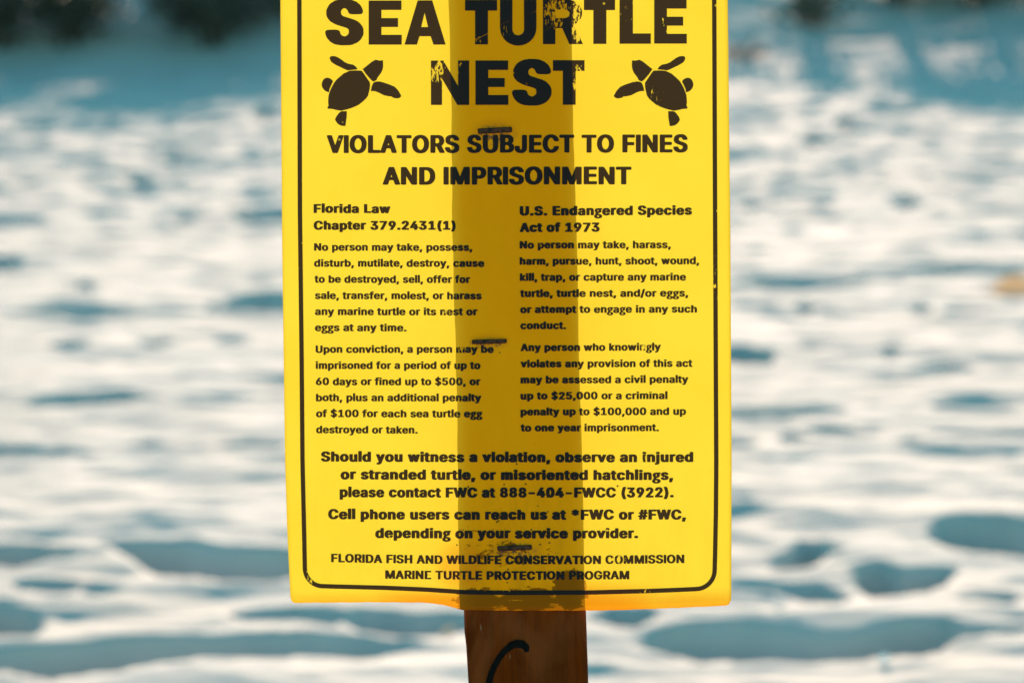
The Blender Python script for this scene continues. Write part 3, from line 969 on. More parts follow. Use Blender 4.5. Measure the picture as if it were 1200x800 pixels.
    163, 254, 183, 243, 285, 218, 345, 188, 366, 161, 373, 144, 376, 122, 373, 85, 358, 54, 334, 32, 285, 5, 231, -6,
   ],
  ]),
  't': (244, [
   [
    150, -3, 117, 3, 81, 17, 61, 32, 47, 51, 37, 85, 37, 305, 33, 309, -12, 313, -22, 322, -22, 376, 3, 386, 36, 387, 38, 463, 63, 473,
    144, 473, 165, 467, 169, 461, 171, 387, 222, 386, 243, 379, 247, 373, 247, 322, 244, 317, 222, 310, 174, 309, 170, 305, 169, 111, 180, 79, 222, 81,
    246, 72, 256, 15, 252, 8, 225, -1,
   ],
  ]),
  'u': (427, [
   [
    153, -3, 108, 8, 71, 29, 44, 60, 32, 85, 25, 119, 26, 376, 36, 382, 57, 386, 132, 386, 156, 376, 161, 130, 178, 94, 195, 82, 210, 78,
    225, 82, 249, 101, 259, 116, 268, 147, 269, 376, 297, 386, 375, 386, 396, 379, 400, 370, 399, 12, 375, 2, 297, 2, 273, 9, 222, -4,
   ],
  ]),
  'v': (406, [
   [
    156, 3, 138, 8, 131, 17, -10, 365, -10, 376, 18, 386, 105, 386, 127, 379, 204, 189, 279, 377, 306, 386, 390, 386, 411, 379, 415, 362, 271, 12,
    246, 2,
   ],
  ]),
  'w': (584, [
   [
    132, 3, 113, 9, 104, 26, -4, 362, -1, 379, 27, 386, 108, 386, 130, 379, 177, 227, 184, 238, 221, 367, 225, 377, 234, 382, 252, 386, 333, 386,
    358, 379, 405, 228, 455, 379, 477, 386, 561, 386, 588, 377, 583, 345, 472, 9, 444, 2, 366, 2, 344, 9, 291, 162, 243, 11, 219, 2,
   ],
  ]),
  'y': (406, [
   [
    72, -136, 39, -130, 20, -121, 20, -110, 32, -64, 45, -55, 60, -52, 99, -51, 114, -33, 132, 15, -10, 365, -10, 376, 18, 386, 105, 386, 127, 379,
    204, 189, 279, 377, 306, 386, 390, 386, 411, 379, 415, 362, 235, -73, 204, -108, 174, -124, 123, -136,
   ],
  ]),
 },
 'c': {
  ' ': (229, [
  ]),
  '#': (484, [
   [
    61, 8, 48, 14, 45, 25, 61, 133, 10, 135, -2, 139, -9, 147, -3, 197, 4, 206, 19, 212, 76, 213, 90, 282, 88, 297, 40, 297, 22, 306,
    21, 326, 28, 363, 46, 372, 103, 373, 123, 478, 127, 492, 133, 498, 148, 502, 238, 502, 258, 495, 261, 473, 243, 379, 245, 373, 253, 372, 280, 372,
    285, 376, 303, 484, 313, 497, 331, 502, 418, 502, 434, 497, 440, 492, 441, 478, 423, 373, 484, 368, 491, 362, 492, 343, 485, 307, 478, 301, 409, 296,
    393, 216, 397, 212, 445, 212, 462, 205, 465, 194, 454, 143, 436, 135, 379, 133, 360, 23, 349, 11, 334, 7, 244, 7, 226, 13, 222, 31, 240, 130,
    235, 134, 208, 134, 198, 127, 183, 34, 175, 13, 160, 7,
   ],
   [
    215, 213, 253, 213, 268, 296, 229, 296,
   ],
  ]),
  '$': (490, [
   [
    199, -61, 184, -52, 183, -5, 179, 0, 115, 16, 79, 36, 49, 63, 28, 97, 18, 147, 25, 155, 37, 159, 151, 158, 167, 150, 178, 119, 182, 119,
    183, 127, 181, 224, 103, 254, 54, 293, 40, 315, 33, 337, 33, 390, 52, 434, 85, 468, 130, 493, 181, 506, 183, 558, 187, 565, 202, 571, 289, 571,
    308, 561, 310, 509, 373, 490, 404, 473, 439, 440, 458, 409, 465, 368, 458, 359, 445, 355, 337, 355, 319, 364, 310, 380, 309, 299, 316, 290, 394, 263,
    444, 227, 461, 202, 470, 177, 471, 119, 452, 75, 418, 41, 382, 19, 310, -2, 309, -49, 302, -58, 286, -62,
   ],
   [
    310, 116, 317, 122, 324, 141, 323, 161, 310, 178,
   ],
  ]),
  '(': (317, [
   [
    178, -86, 157, -80, 139, -60, 112, -11, 79, 75, 60, 177, 60, 249, 66, 299, 103, 434, 121, 475, 147, 520, 157, 528, 181, 535, 274, 535, 299, 528,
    308, 520, 309, 511, 271, 428, 241, 335, 225, 246, 225, 177, 234, 125, 253, 61, 309, -69, 298, -80, 274, -86,
   ],
  ]),
  ')': (317, [
   [
    40, -86, 16, -78, 9, -63, 56, 39, 74, 92, 90, 161, 93, 235, 81, 315, 68, 365, 9, 517, 19, 528, 43, 535, 136, 535, 160, 528, 173, 517,
    200, 467, 230, 387, 255, 271, 258, 191, 252, 133, 221, 25, 171, -71, 160, -80, 136, -86,
   ],
  ]),
  '*': (497, [
   [
    205, 207, 184, 213, 175, 221, 172, 254, 121, 253, 103, 257, 91, 261, 76, 279, 61, 304, 61, 316, 73, 327, 134, 357, 72, 387, 61, 398, 61, 409,
    94, 457, 118, 463, 172, 461, 175, 492, 184, 501, 211, 507, 286, 507, 304, 504, 323, 492, 323, 459, 376, 460, 400, 454, 416, 440, 434, 409, 434, 398,
    421, 386, 363, 357, 424, 325, 434, 315, 434, 304, 413, 271, 400, 259, 376, 253, 323, 254, 324, 224, 313, 213, 289, 206,
   ],
  ]),
  ',': (232, [
   [
    40, -108, 16, -100, 9, -85, 40, 90, 49, 98, 73, 104, 175, 104, 200, 97, 209, 89, 210, 81, 157, -94, 148, -102, 124, -108,
   ],
  ]),
  '-': (497, [
   [
    115, 174, 94, 179, 84, 191, 84, 246, 91, 256, 103, 261, 121, 264, 373, 264, 400, 258, 410, 249, 411, 191, 403, 181, 391, 177, 373, 173,
   ],
  ]),
  '.': (232, [
   [
    88, -3, 52, 8, 25, 34, 21, 72, 28, 87, 52, 109, 97, 120, 136, 120, 182, 108, 207, 86, 213, 72, 213, 42, 202, 24, 187, 11, 157, 0,
    139, -4,
   ],
  ]),
  '/': (293, [
   [
    16, -69, -8, -62, -14, -55, -15, -44, 148, 511, 160, 523, 184, 529, 271, 529, 295, 523, 305, 514, 305, 495, 146, -49, 133, -64, 109, -70,
   ],
  ]),
  '0': (497, [
   [
    223, -6, 169, 3, 124, 19, 91, 43, 61, 78, 43, 111, 24, 174, 18, 230, 21, 312, 31, 362, 52, 415, 75, 448, 111, 481, 151, 501, 199, 513,
    298, 513, 352, 498, 389, 478, 421, 449, 449, 406, 464, 370, 477, 307, 474, 180, 464, 139, 443, 89, 423, 61, 388, 30, 361, 14, 304, -3,
   ],
   [
    243, 92, 250, 90, 262, 96, 290, 130, 309, 185, 315, 232, 315, 279, 302, 348, 275, 401, 260, 415, 247, 420, 222, 401, 205, 373, 190, 329, 183, 285,
    183, 219, 196, 158, 214, 119,
   ],
  ]),
  '1': (497, [
   [
    79, 3, 58, 8, 49, 17, 48, 72, 54, 81, 82, 90, 175, 90, 183, 94, 183, 351, 178, 355, 151, 337, 127, 331, 91, 331, 67, 337, 57, 348,
    58, 417, 96, 448, 184, 504, 202, 507, 310, 507, 337, 501, 348, 486, 348, 94, 355, 90, 430, 90, 455, 83, 465, 72, 464, 17, 454, 8, 427, 2,
   ],
  ]),
  '2': (497, [
   [
    67, 3, 46, 8, 37, 17, 37, 69, 259, 292, 284, 332, 291, 368, 277, 402, 262, 415, 244, 421, 217, 404, 205, 382, 200, 348, 190, 340, 163, 333,
    73, 333, 55, 337, 37, 348, 36, 368, 43, 404, 58, 434, 81, 462, 115, 487, 181, 510, 232, 515, 298, 513, 367, 493, 394, 477, 421, 452, 443, 420,
    453, 390, 449, 321, 431, 282, 387, 227, 255, 97, 262, 93, 427, 93, 451, 87, 462, 75, 461, 17, 451, 8, 424, 2,
   ],
  ]),
  '3': (497, [
   [
    208, -6, 124, 11, 97, 22, 64, 43, 40, 69, 22, 100, 15, 144, 25, 156, 49, 162, 148, 162, 177, 152, 196, 110, 210, 97, 229, 88, 250, 88,
    281, 105, 296, 130, 300, 158, 293, 183, 279, 205, 247, 225, 163, 228, 139, 235, 129, 246, 129, 299, 133, 307, 233, 415, 76, 416, 52, 422, 42, 434,
    43, 492, 52, 501, 79, 507, 406, 507, 433, 501, 444, 489, 443, 437, 318, 304, 388, 280, 418, 259, 446, 227, 461, 197, 465, 177, 465, 127, 452, 89,
    435, 64, 406, 38, 355, 11, 295, -4,
   ],
  ]),
  '4': (497, [
   [
    283, 3, 262, 8, 253, 17, 250, 97, 49, 98, 31, 102, 19, 107, 12, 116, 12, 172, 219, 495, 226, 501, 250, 507, 346, 507, 373, 499, 380, 492,
    380, 478, 291, 335, 382, 333, 406, 327, 414, 321, 417, 194, 421, 190, 466, 186, 483, 177, 486, 116, 478, 107, 466, 102, 418, 97, 417, 20, 406, 8,
    382, 2,
   ],
   [
    200, 191, 250, 191, 250, 270, 205, 205,
   ],
  ]),
  '5': (497, [
   [
    214, -6, 175, -1, 133, 11, 91, 33, 52, 72, 34, 111, 30, 141, 40, 153, 64, 159, 160, 159, 187, 151, 213, 105, 223, 96, 244, 88, 277, 110,
    297, 152, 297, 188, 287, 213, 269, 238, 244, 252, 220, 250, 193, 235, 166, 228, 82, 231, 49, 240, 40, 249, 39, 274, 67, 492, 76, 501, 103, 507,
    400, 507, 427, 501, 438, 486, 438, 434, 430, 424, 403, 416, 226, 416, 219, 401, 213, 351, 220, 347, 286, 347, 331, 338, 385, 316, 417, 290, 449, 243,
    462, 205, 465, 158, 455, 111, 434, 72, 417, 53, 370, 19, 295, -4,
   ],
  ]),
  '6': (497, [
   [
    220, -6, 169, 3, 124, 19, 88, 43, 67, 66, 46, 103, 36, 136, 40, 216, 52, 249, 91, 315, 229, 499, 259, 507, 355, 507, 373, 504, 390, 495,
    392, 481, 282, 329, 322, 324, 367, 310, 397, 294, 430, 264, 449, 235, 462, 188, 462, 144, 455, 114, 427, 63, 394, 32, 373, 19, 328, 3, 298, -4,
   ],
   [
    243, 89, 262, 94, 277, 107, 290, 127, 297, 152, 297, 180, 287, 208, 265, 234, 247, 242, 226, 231, 214, 216, 198, 172, 198, 155, 211, 119, 225, 100,
   ],
  ]),
  '7': (497, [
   [
    100, 3, 76, 10, 70, 17, 70, 28, 279, 412, 271, 416, 67, 416, 43, 422, 33, 434, 34, 493, 43, 501, 70, 507, 427, 507, 455, 500, 465, 489,
    464, 428, 239, 17, 229, 8, 205, 2,
   ],
  ]),
  '8': (497, [
   [
    211, 0, 154, 8, 100, 30, 60, 64, 40, 97, 33, 119, 33, 169, 43, 202, 66, 235, 105, 266, 70, 301, 58, 324, 51, 346, 51, 395, 58, 417,
    81, 453, 102, 473, 139, 493, 190, 507, 229, 510, 304, 507, 349, 495, 389, 475, 418, 449, 437, 420, 447, 373, 440, 329, 418, 292, 390, 266, 435, 230,
    452, 205, 465, 163, 462, 111, 449, 81, 432, 58, 401, 34, 373, 19, 310, 2,
   ],
   [
    237, 83, 259, 83, 290, 97, 305, 114, 315, 136, 314, 163, 296, 197, 253, 220, 232, 216, 208, 203, 190, 183, 180, 158, 180, 139, 190, 114, 202, 99,
   ],
   [
    246, 304, 268, 312, 282, 324, 293, 340, 300, 365, 296, 384, 283, 407, 250, 427, 235, 423, 217, 412, 202, 390, 198, 373, 199, 351, 211, 326, 223, 315,
   ],
  ]),
  '9': (497, [
   [
    133, 3, 109, 10, 103, 17, 103, 28, 214, 178, 160, 188, 115, 204, 94, 217, 61, 252, 43, 285, 36, 310, 36, 376, 46, 409, 64, 440, 91, 468,
    118, 487, 169, 506, 199, 513, 265, 515, 301, 512, 361, 495, 395, 475, 423, 451, 449, 409, 462, 362, 462, 321, 446, 263, 398, 183, 268, 10, 241, 2,
   ],
   [
    243, 268, 253, 268, 272, 279, 290, 307, 297, 329, 297, 359, 287, 387, 268, 410, 247, 421, 226, 409, 211, 390, 198, 348, 202, 321, 214, 293, 226, 278,
   ],
  ]),
  'A': (523, [
   [
    19, 3, -8, 13, -11, 31, 172, 492, 181, 501, 205, 507, 316, 507, 340, 501, 356, 478, 530, 42, 533, 17, 523, 8, 499, 2, 400, 2, 376, 8,
    364, 20, 319, 130, 208, 132, 201, 127, 161, 23, 149, 9, 124, 2,
   ],
   [
    239, 224, 283, 225, 262, 280, 256, 274,
   ],
  ]),
  'B': (500, [
   [
    61, 3, 40, 8, 30, 20, 31, 493, 40, 501, 64, 507, 310, 507, 358, 498, 400, 482, 439, 451, 455, 431, 468, 401, 471, 346, 467, 326, 451, 298,
    419, 266, 456, 238, 470, 221, 485, 191, 492, 136, 476, 81, 456, 56, 418, 27, 343, 5,
   ],
   [
    200, 94, 277, 93, 301, 102, 312, 111, 320, 122, 327, 147, 320, 172, 301, 198, 274, 212, 199, 213,
   ],
   [
    200, 304, 256, 303, 290, 321, 302, 340, 306, 373, 296, 395, 281, 409, 262, 416, 199, 414,
   ],
  ]),
  'C': (554, [
   [
    262, -6, 214, 0, 157, 16, 97, 52, 64, 85, 37, 127, 18, 180, 12, 219, 15, 312, 31, 368, 52, 406, 70, 430, 124, 476, 157, 493, 235, 513,
    277, 515, 343, 513, 421, 493, 469, 466, 504, 434, 527, 401, 539, 373, 545, 337, 535, 329, 511, 322, 409, 323, 381, 335, 361, 377, 343, 397, 322, 410,
    301, 418, 280, 419, 247, 404, 219, 382, 205, 362, 180, 299, 177, 274, 180, 210, 193, 169, 205, 147, 238, 110, 277, 91, 295, 90, 322, 99, 346, 115,
    362, 133, 379, 172, 397, 183, 415, 187, 511, 187, 538, 178, 545, 172, 546, 161, 533, 119, 515, 89, 471, 45, 445, 27, 406, 11, 346, -4,
   ],
  ]),
  'D': (546, [
   [
    61, 3, 40, 8, 30, 20, 30, 486, 33, 495, 40, 501, 64, 507, 301, 507, 379, 490, 437, 462, 471, 434, 506, 387, 524, 343, 534, 293, 534, 219,
    528, 183, 515, 141, 484, 91, 445, 54, 421, 38, 385, 22, 334, 8, 295, 2,
   ],
   [
    200, 94, 265, 96, 311, 116, 341, 147, 353, 169, 366, 210, 369, 285, 353, 340, 322, 386, 298, 402, 268, 413, 205, 416, 198, 412,
   ],
  ]),
  'E': (462, [
   [
    61, 3, 40, 8, 30, 20, 31, 493, 40, 501, 67, 507, 406, 507, 434, 500, 444, 489, 444, 437, 433, 422, 406, 416, 199, 414, 200, 304, 391, 303,
    409, 299, 428, 288, 429, 232, 418, 218, 394, 212, 200, 210, 198, 100, 200, 94, 205, 93, 409, 93, 436, 87, 447, 75, 445, 16, 436, 8, 409, 2,
   ],
  ]),
  'F': (454, [
   [
    61, 3, 40, 8, 30, 20, 31, 493, 40, 501, 67, 507, 403, 507, 431, 500, 441, 489, 441, 437, 430, 422, 403, 416, 205, 416, 199, 414, 198, 409,
    200, 296, 382, 295, 409, 288, 420, 277, 418, 218, 409, 210, 385, 204, 200, 202, 197, 17, 187, 8, 163, 2,
   ],
  ]),
  'G': (564, [
   [
    262, -6, 190, 5, 133, 27, 100, 49, 61, 88, 34, 133, 15, 194, 12, 282, 15, 312, 31, 368, 55, 412, 94, 455, 127, 479, 163, 495, 232, 513,
    274, 515, 343, 513, 412, 495, 448, 479, 475, 460, 501, 437, 524, 406, 542, 368, 545, 337, 535, 329, 511, 322, 415, 322, 397, 326, 379, 336, 348, 390,
    319, 410, 289, 419, 256, 410, 229, 391, 205, 362, 180, 299, 177, 274, 180, 210, 205, 147, 235, 112, 280, 90, 304, 91, 334, 105, 349, 116, 365, 136,
    380, 169, 382, 183, 289, 184, 265, 190, 256, 199, 256, 260, 265, 269, 289, 275, 514, 275, 541, 269, 552, 257, 549, 163, 536, 122, 521, 94, 504, 72,
    457, 33, 409, 11, 364, -1, 316, -6,
   ],
  ]),
  'H': (561, [
   [
    61, 3, 40, 8, 30, 20, 30, 486, 33, 495, 40, 501, 67, 507, 163, 507, 187, 501, 198, 489, 199, 307, 355, 306, 361, 307, 363, 312, 366, 495,
    373, 501, 400, 507, 496, 507, 523, 499, 531, 486, 531, 23, 528, 14, 520, 8, 493, 2, 397, 2, 373, 9, 363, 20, 361, 213, 205, 214, 200, 213,
    198, 208, 197, 17, 187, 8, 163, 2,
   ],
  ]),
  'I': (194, [
   [
    46, 3, 25, 8, 15, 20, 15, 489, 25, 501, 49, 507, 145, 507, 169, 501, 180, 489, 180, 20, 169, 8, 145, 2,
   ],
  ]),
  'J': (440, [
   [
    181, -6, 115, 5, 85, 16, 64, 30, 33, 58, 9, 105, 3, 147, 4, 183, 13, 192, 37, 198, 136, 198, 160, 192, 170, 183, 171, 141, 187, 103,
    205, 90, 220, 96, 236, 119, 243, 147, 244, 492, 253, 501, 277, 507, 373, 507, 397, 501, 408, 486, 408, 125, 395, 81, 378, 56, 349, 30, 307, 8,
    259, -4,
   ],
  ]),
  'L': (437, [
   [
    61, 3, 40, 8, 30, 20, 30, 489, 40, 501, 64, 507, 163, 507, 187, 501, 198, 489, 199, 95, 397, 93, 424, 87, 435, 75, 435, 20, 424, 8,
    400, 2,
   ],
  ]),
  'M': (672, [
   [
    61, 3, 40, 9, 30, 23, 30, 486, 37, 499, 64, 507, 187, 507, 219, 497, 227, 489, 337, 234, 445, 489, 454, 499, 481, 507, 604, 507, 631, 501,
    639, 495, 642, 486, 642, 23, 634, 10, 607, 2, 568, 2, 508, 2, 481, 10, 474, 20, 472, 143, 466, 136, 416, 17, 409, 10, 379, 2, 292, 2,
    274, 5, 256, 17, 196, 148, 192, 14, 184, 8, 160, 2,
   ],
  ]),
  'N': (567, [
   [
    61, 3, 40, 8, 30, 20, 30, 486, 33, 495, 40, 501, 67, 507, 175, 507, 200, 500, 230, 464, 355, 282, 367, 269, 370, 493, 379, 501, 406, 507,
    502, 507, 529, 499, 537, 486, 537, 23, 534, 14, 526, 8, 499, 2, 391, 2, 367, 9, 352, 23, 199, 240, 197, 17, 187, 8, 163, 2,
   ],
  ]),
  'O': (577, [
   [
    262, -6, 214, 0, 157, 16, 112, 41, 64, 85, 40, 122, 18, 180, 12, 219, 15, 312, 31, 368, 52, 406, 70, 430, 124, 476, 157, 493, 235, 513,
    277, 515, 343, 513, 412, 495, 448, 479, 502, 435, 527, 404, 545, 370, 561, 321, 567, 268, 564, 205, 551, 152, 533, 114, 507, 78, 467, 42, 421, 16,
    376, 3, 313, -6,
   ],
   [
    276, 92, 301, 91, 331, 105, 355, 124, 386, 172, 402, 243, 395, 307, 371, 365, 344, 395, 295, 419, 277, 418, 247, 404, 217, 380, 190, 332, 177, 279,
    180, 210, 196, 163, 217, 129, 234, 114,
   ],
  ]),
  'P': (488, [
   [
    61, 3, 40, 8, 30, 20, 31, 493, 40, 501, 64, 507, 307, 507, 379, 490, 412, 473, 438, 453, 458, 428, 470, 406, 480, 373, 483, 340, 480, 307,
    470, 274, 452, 243, 409, 204, 355, 182, 313, 173, 200, 172, 195, 14, 187, 8, 163, 2,
   ],
   [
    200, 263, 265, 265, 291, 279, 308, 304, 315, 332, 311, 368, 297, 395, 271, 413, 205, 416, 198, 412,
   ],
  ]),
  'R': (493, [
   [
    61, 3, 40, 8, 30, 20, 31, 493, 40, 501, 64, 507, 310, 507, 382, 490, 415, 473, 441, 453, 470, 412, 483, 362, 483, 326, 476, 293, 464, 266,
    448, 245, 397, 202, 494, 36, 496, 16, 487, 8, 463, 2, 358, 2, 334, 8, 319, 23, 227, 180, 205, 184, 200, 183, 198, 177, 196, 16, 187, 8,
    163, 2,
   ],
   [
    200, 277, 265, 276, 286, 284, 302, 299, 315, 329, 315, 359, 305, 387, 280, 410, 262, 416, 199, 414,
   ],
  ]),
  'S': (490, [
   [
    187, -6, 109, 14, 69, 36, 40, 63, 19, 97, 9, 133, 10, 150, 19, 158, 43, 165, 139, 165, 157, 161, 175, 150, 187, 119, 202, 101, 229, 88,
    247, 86, 262, 88, 286, 99, 304, 115, 315, 139, 311, 169, 302, 180, 277, 194, 136, 235, 76, 264, 43, 295, 28, 324, 24, 343, 28, 404, 43, 434,
    55, 449, 81, 473, 124, 495, 196, 513, 304, 513, 346, 504, 379, 493, 409, 476, 448, 440, 467, 409, 473, 387, 474, 368, 469, 361, 439, 350, 346, 350,
    328, 353, 307, 367, 305, 379, 289, 404, 271, 415, 244, 422, 223, 415, 205, 404, 190, 376, 190, 357, 198, 340, 226, 320, 367, 280, 400, 266, 430, 248,
    463, 214, 476, 188, 480, 169, 476, 105, 450, 61, 422, 36, 388, 16, 301, -6,
   ],
  ]),
  'T': (492, [
   [
    196, 3, 175, 8, 165, 20, 165, 412, 157, 416, 37, 416, 13, 422, 3, 434, 4, 492, 13, 501, 40, 507, 451, 507, 478, 501, 488, 492, 489, 484,
    489, 434, 478, 422, 454, 416, 337, 416, 330, 412, 329, 17, 319, 8, 295, 2,
   ],
  ]),
  'U': (561, [
   [
    232, -6, 157, 11, 103, 38, 61, 80, 40, 119, 30, 172, 31, 492, 40, 501, 70, 507, 163, 507, 187, 501, 197, 492, 198, 172, 205, 147, 228, 111,
    256, 94, 283, 88, 316, 99, 336, 114, 356, 147, 363, 172, 364, 492, 373, 501, 397, 507, 496, 507, 520, 501, 531, 486, 531, 166, 524, 127, 506, 89,
    460, 41, 412, 14, 325, -6,
   ],
  ]),
  'V': (523, [
   [
    205, 3, 184, 9, 169, 28, -11, 478, -11, 492, -2, 501, 25, 507, 124, 507, 148, 501, 156, 495, 262, 227, 366, 492, 376, 501, 400, 507, 499, 507,
    523, 501, 533, 492, 533, 475, 353, 20, 340, 8, 316, 2,
   ],
  ]),
  'W': (730, [
   [
    157, 3, 133, 10, 121, 31, -11, 478, -11, 492, -5, 499, 22, 507, 118, 507, 145, 501, 153, 495, 214, 287, 221, 296, 274, 484, 286, 501, 310, 507,
    415, 507, 448, 496, 455, 486, 514, 286, 577, 496, 607, 507, 703, 507, 730, 501, 738, 495, 741, 478, 734, 453, 605, 20, 595, 10, 568, 2, 463, 2,
    432, 12, 424, 23, 364, 216, 303, 17, 292, 8, 268, 2,
   ],
  ]),
  'a': (433, [
   [
    136, -6, 67, 14, 25, 46, 13, 64, 3, 92, 0, 125, 7, 161, 19, 181, 43, 203, 73, 219, 154, 239, 241, 250, 246, 257, 242, 279, 229, 297,
    214, 303, 187, 289, 163, 259, 139, 253, 100, 253, 25, 273, 13, 285, 16, 301, 31, 327, 63, 357, 94, 374, 142, 388, 178, 394, 250, 394, 301, 385,
    334, 374, 361, 358, 382, 338, 401, 310, 408, 285, 410, 17, 400, 8, 376, 2, 271, 4, 226, -6,
   ],
   [
    186, 86, 202, 85, 229, 104, 245, 136, 244, 158, 199, 153, 175, 141, 166, 125, 165, 114, 172, 97,
   ],
  ]),
  'b': (468, [
   [
    208, -6, 166, 4, 58, 2, 34, 8, 25, 17, 24, 486, 30, 497, 43, 504, 61, 507, 148, 507, 175, 501, 186, 489, 187, 390, 286, 394, 355, 377,
    388, 358, 420, 329, 452, 274, 462, 232, 462, 155, 449, 105, 423, 61, 383, 25, 349, 8, 289, -6,
   ],
   [
    240, 86, 263, 97, 275, 111, 290, 141, 300, 191, 294, 235, 284, 260, 267, 288, 241, 302, 226, 294, 205, 271, 193, 243, 186, 210, 186, 177, 199, 130,
    213, 105,
   ],
  ]),
  'c': (439, [
   [
    184, -6, 154, 0, 100, 19, 66, 45, 34, 81, 13, 127, 6, 158, 6, 230, 19, 277, 28, 296, 55, 333, 88, 360, 127, 379, 199, 394, 265, 394,
    331, 379, 367, 363, 405, 332, 425, 304, 434, 282, 434, 271, 418, 259, 349, 243, 307, 242, 280, 250, 248, 293, 232, 302, 220, 299, 199, 282, 178, 243,
    169, 194, 175, 152, 196, 107, 226, 85, 256, 99, 283, 140, 310, 148, 346, 148, 418, 131, 434, 119, 431, 94, 409, 60, 390, 42, 340, 11, 271, -6,
   ],
  ]),
  'd': (468, [
   [
    175, -6, 118, 8, 84, 25, 46, 60, 25, 94, 13, 125, 6, 161, 6, 230, 22, 288, 48, 329, 79, 358, 112, 377, 184, 394, 280, 390, 282, 489,
    292, 501, 322, 507, 409, 507, 433, 501, 444, 486, 443, 17, 433, 8, 409, 2, 304, 5, 256, -6,
   ],
   [
    219, 89, 226, 86, 238, 91, 263, 116, 275, 144, 282, 177, 282, 216, 269, 260, 250, 289, 226, 301, 204, 290, 190, 271, 178, 246, 169, 197, 171, 169,
    184, 127, 198, 105,
   ],
  ]),
  'e': (448, [
   [
    187, -6, 145, 3, 100, 19, 66, 45, 34, 81, 16, 116, 6, 158, 6, 227, 16, 268, 31, 301, 54, 332, 78, 354, 118, 377, 193, 394, 262, 394,
    307, 385, 368, 359, 393, 340, 416, 312, 428, 290, 441, 249, 443, 172, 433, 163, 409, 157, 175, 156, 174, 147, 184, 122, 204, 97, 226, 85, 238, 85,
    261, 97, 286, 131, 310, 137, 349, 137, 427, 117, 437, 108, 437, 94, 411, 53, 389, 34, 355, 14, 277, -6,
   ],
   [
    176, 243, 268, 242, 273, 246, 256, 283, 226, 303, 207, 293, 193, 280, 178, 254,
   ],
  ]),
  'f': (297, [
   [
    82, 3, 61, 8, 51, 20, 51, 299, 46, 303, -5, 306, -21, 315, -23, 373, -5, 385, 49, 390, 51, 431, 61, 464, 88, 496, 115, 512, 172, 526,
    256, 526, 304, 515, 314, 506, 315, 492, 300, 448, 289, 439, 268, 433, 226, 432, 216, 417, 218, 390, 265, 388, 289, 382, 297, 376, 300, 326, 299, 318,
    289, 309, 265, 303, 220, 303, 216, 299, 215, 17, 205, 8, 181, 2,
   ],
  ]),
  'g': (409, [
   [
    163, -171, 94, -160, 34, -136, 9, -116, -11, -85, -18, -52, -11, -16, 13, 18, 66, 47, 43, 75, 42, 100, 54, 119, 87, 141, 42, 177, 25, 205,
    18, 227, 18, 263, 28, 301, 37, 319, 64, 346, 100, 366, 148, 379, 205, 386, 394, 386, 409, 382, 420, 373, 419, 318, 397, 308, 360, 307, 380, 268,
    381, 224, 371, 194, 359, 174, 346, 159, 319, 141, 265, 121, 202, 109, 193, 94, 198, 86, 217, 77, 337, 48, 373, 31, 391, 18, 404, 3, 417, -24,
    420, -52, 413, -85, 397, -111, 379, -128, 328, -155, 271, -169,
   ],
   [
    180, -91, 214, -92, 248, -82, 262, -69, 267, -58, 259, -34, 241, -21, 211, -12, 178, -9, 156, -16, 136, -38, 136, -63, 154, -83,
   ],
   [
    198, 199, 211, 204, 224, 216, 236, 249, 227, 277, 217, 289, 202, 297, 190, 294, 177, 282, 165, 257, 165, 238, 175, 216,
   ],
  ]),
  'h': (454, [
   [
    55, 3, 34, 8, 24, 20, 24, 489, 34, 501, 58, 507, 151, 507, 175, 501, 185, 492, 188, 390, 280, 394, 328, 385, 377, 362, 407, 332, 419, 310,
    429, 277, 429, 20, 418, 8, 391, 2, 301, 2, 277, 8, 268, 16, 267, 246, 254, 282, 245, 293, 229, 300, 202, 279, 193, 263, 186, 232, 185, 17,
    175, 8, 151, 2,
   ],
  ]),
  'i': (210, [
   [
    55, 3, 34, 8, 24, 20, 25, 373, 34, 382, 58, 388, 148, 388, 166, 385, 178, 380, 186, 370, 185, 17, 175, 8, 151, 2,
   ],
   [
    79, 409, 40, 420, 21, 437, 13, 451, 16, 486, 33, 506, 76, 521, 136, 521, 172, 509, 193, 490, 198, 481, 198, 451, 179, 426, 163, 417, 130, 408,
   ],
  ]),
  'j': (210, [
   [
    -8, -130, -29, -124, -38, -116, -39, -58, -29, -46, 13, -37, 24, -11, 25, 373, 34, 382, 58, 388, 148, 388, 166, 385, 180, 379, 186, 368, 186, -33,
    182, -49, 165, -82, 139, -106, 121, -116, 61, -131,
   ],
   [
    79, 409, 40, 420, 21, 437, 13, 451, 13, 478, 31, 504, 49, 515, 73, 521, 136, 521, 172, 509, 189, 495, 198, 478, 198, 451, 172, 422, 130, 408,
   ],
  ]),
  'k': (424, [
   [
    55, 3, 34, 8, 24, 20, 24, 489, 34, 501, 58, 507, 151, 507, 175, 501, 186, 489, 187, 314, 262, 380, 274, 385, 292, 388, 397, 388, 421, 382,
    431, 373, 429, 359, 281, 219, 433, 40, 443, 28, 444, 20, 433, 8, 409, 2, 301, 2, 283, 5, 258, 23, 195, 97, 187, 101, 186, 20, 178, 10,
    151, 2,
   ],
  ]),
  'l': (194, [
   [
    46, 3, 25, 8, 15, 20, 15, 520, 25, 531, 49, 537, 145, 537, 169, 531, 180, 520, 180, 20, 169, 8, 145, 2,
   ],
  ]),
  'm': (654, [
   [
    55, 3, 34, 8, 24, 20, 24, 368, 34, 382, 58, 388, 166, 386, 199, 394, 280, 394, 346, 373, 385, 388, 415, 394, 502, 394, 565, 374, 611, 332,
    626, 299, 630, 274, 630, 23, 619, 8, 595, 2, 502, 2, 478, 8, 469, 17, 468, 249, 461, 279, 453, 293, 442, 300, 424, 290, 408, 252, 407, 17,
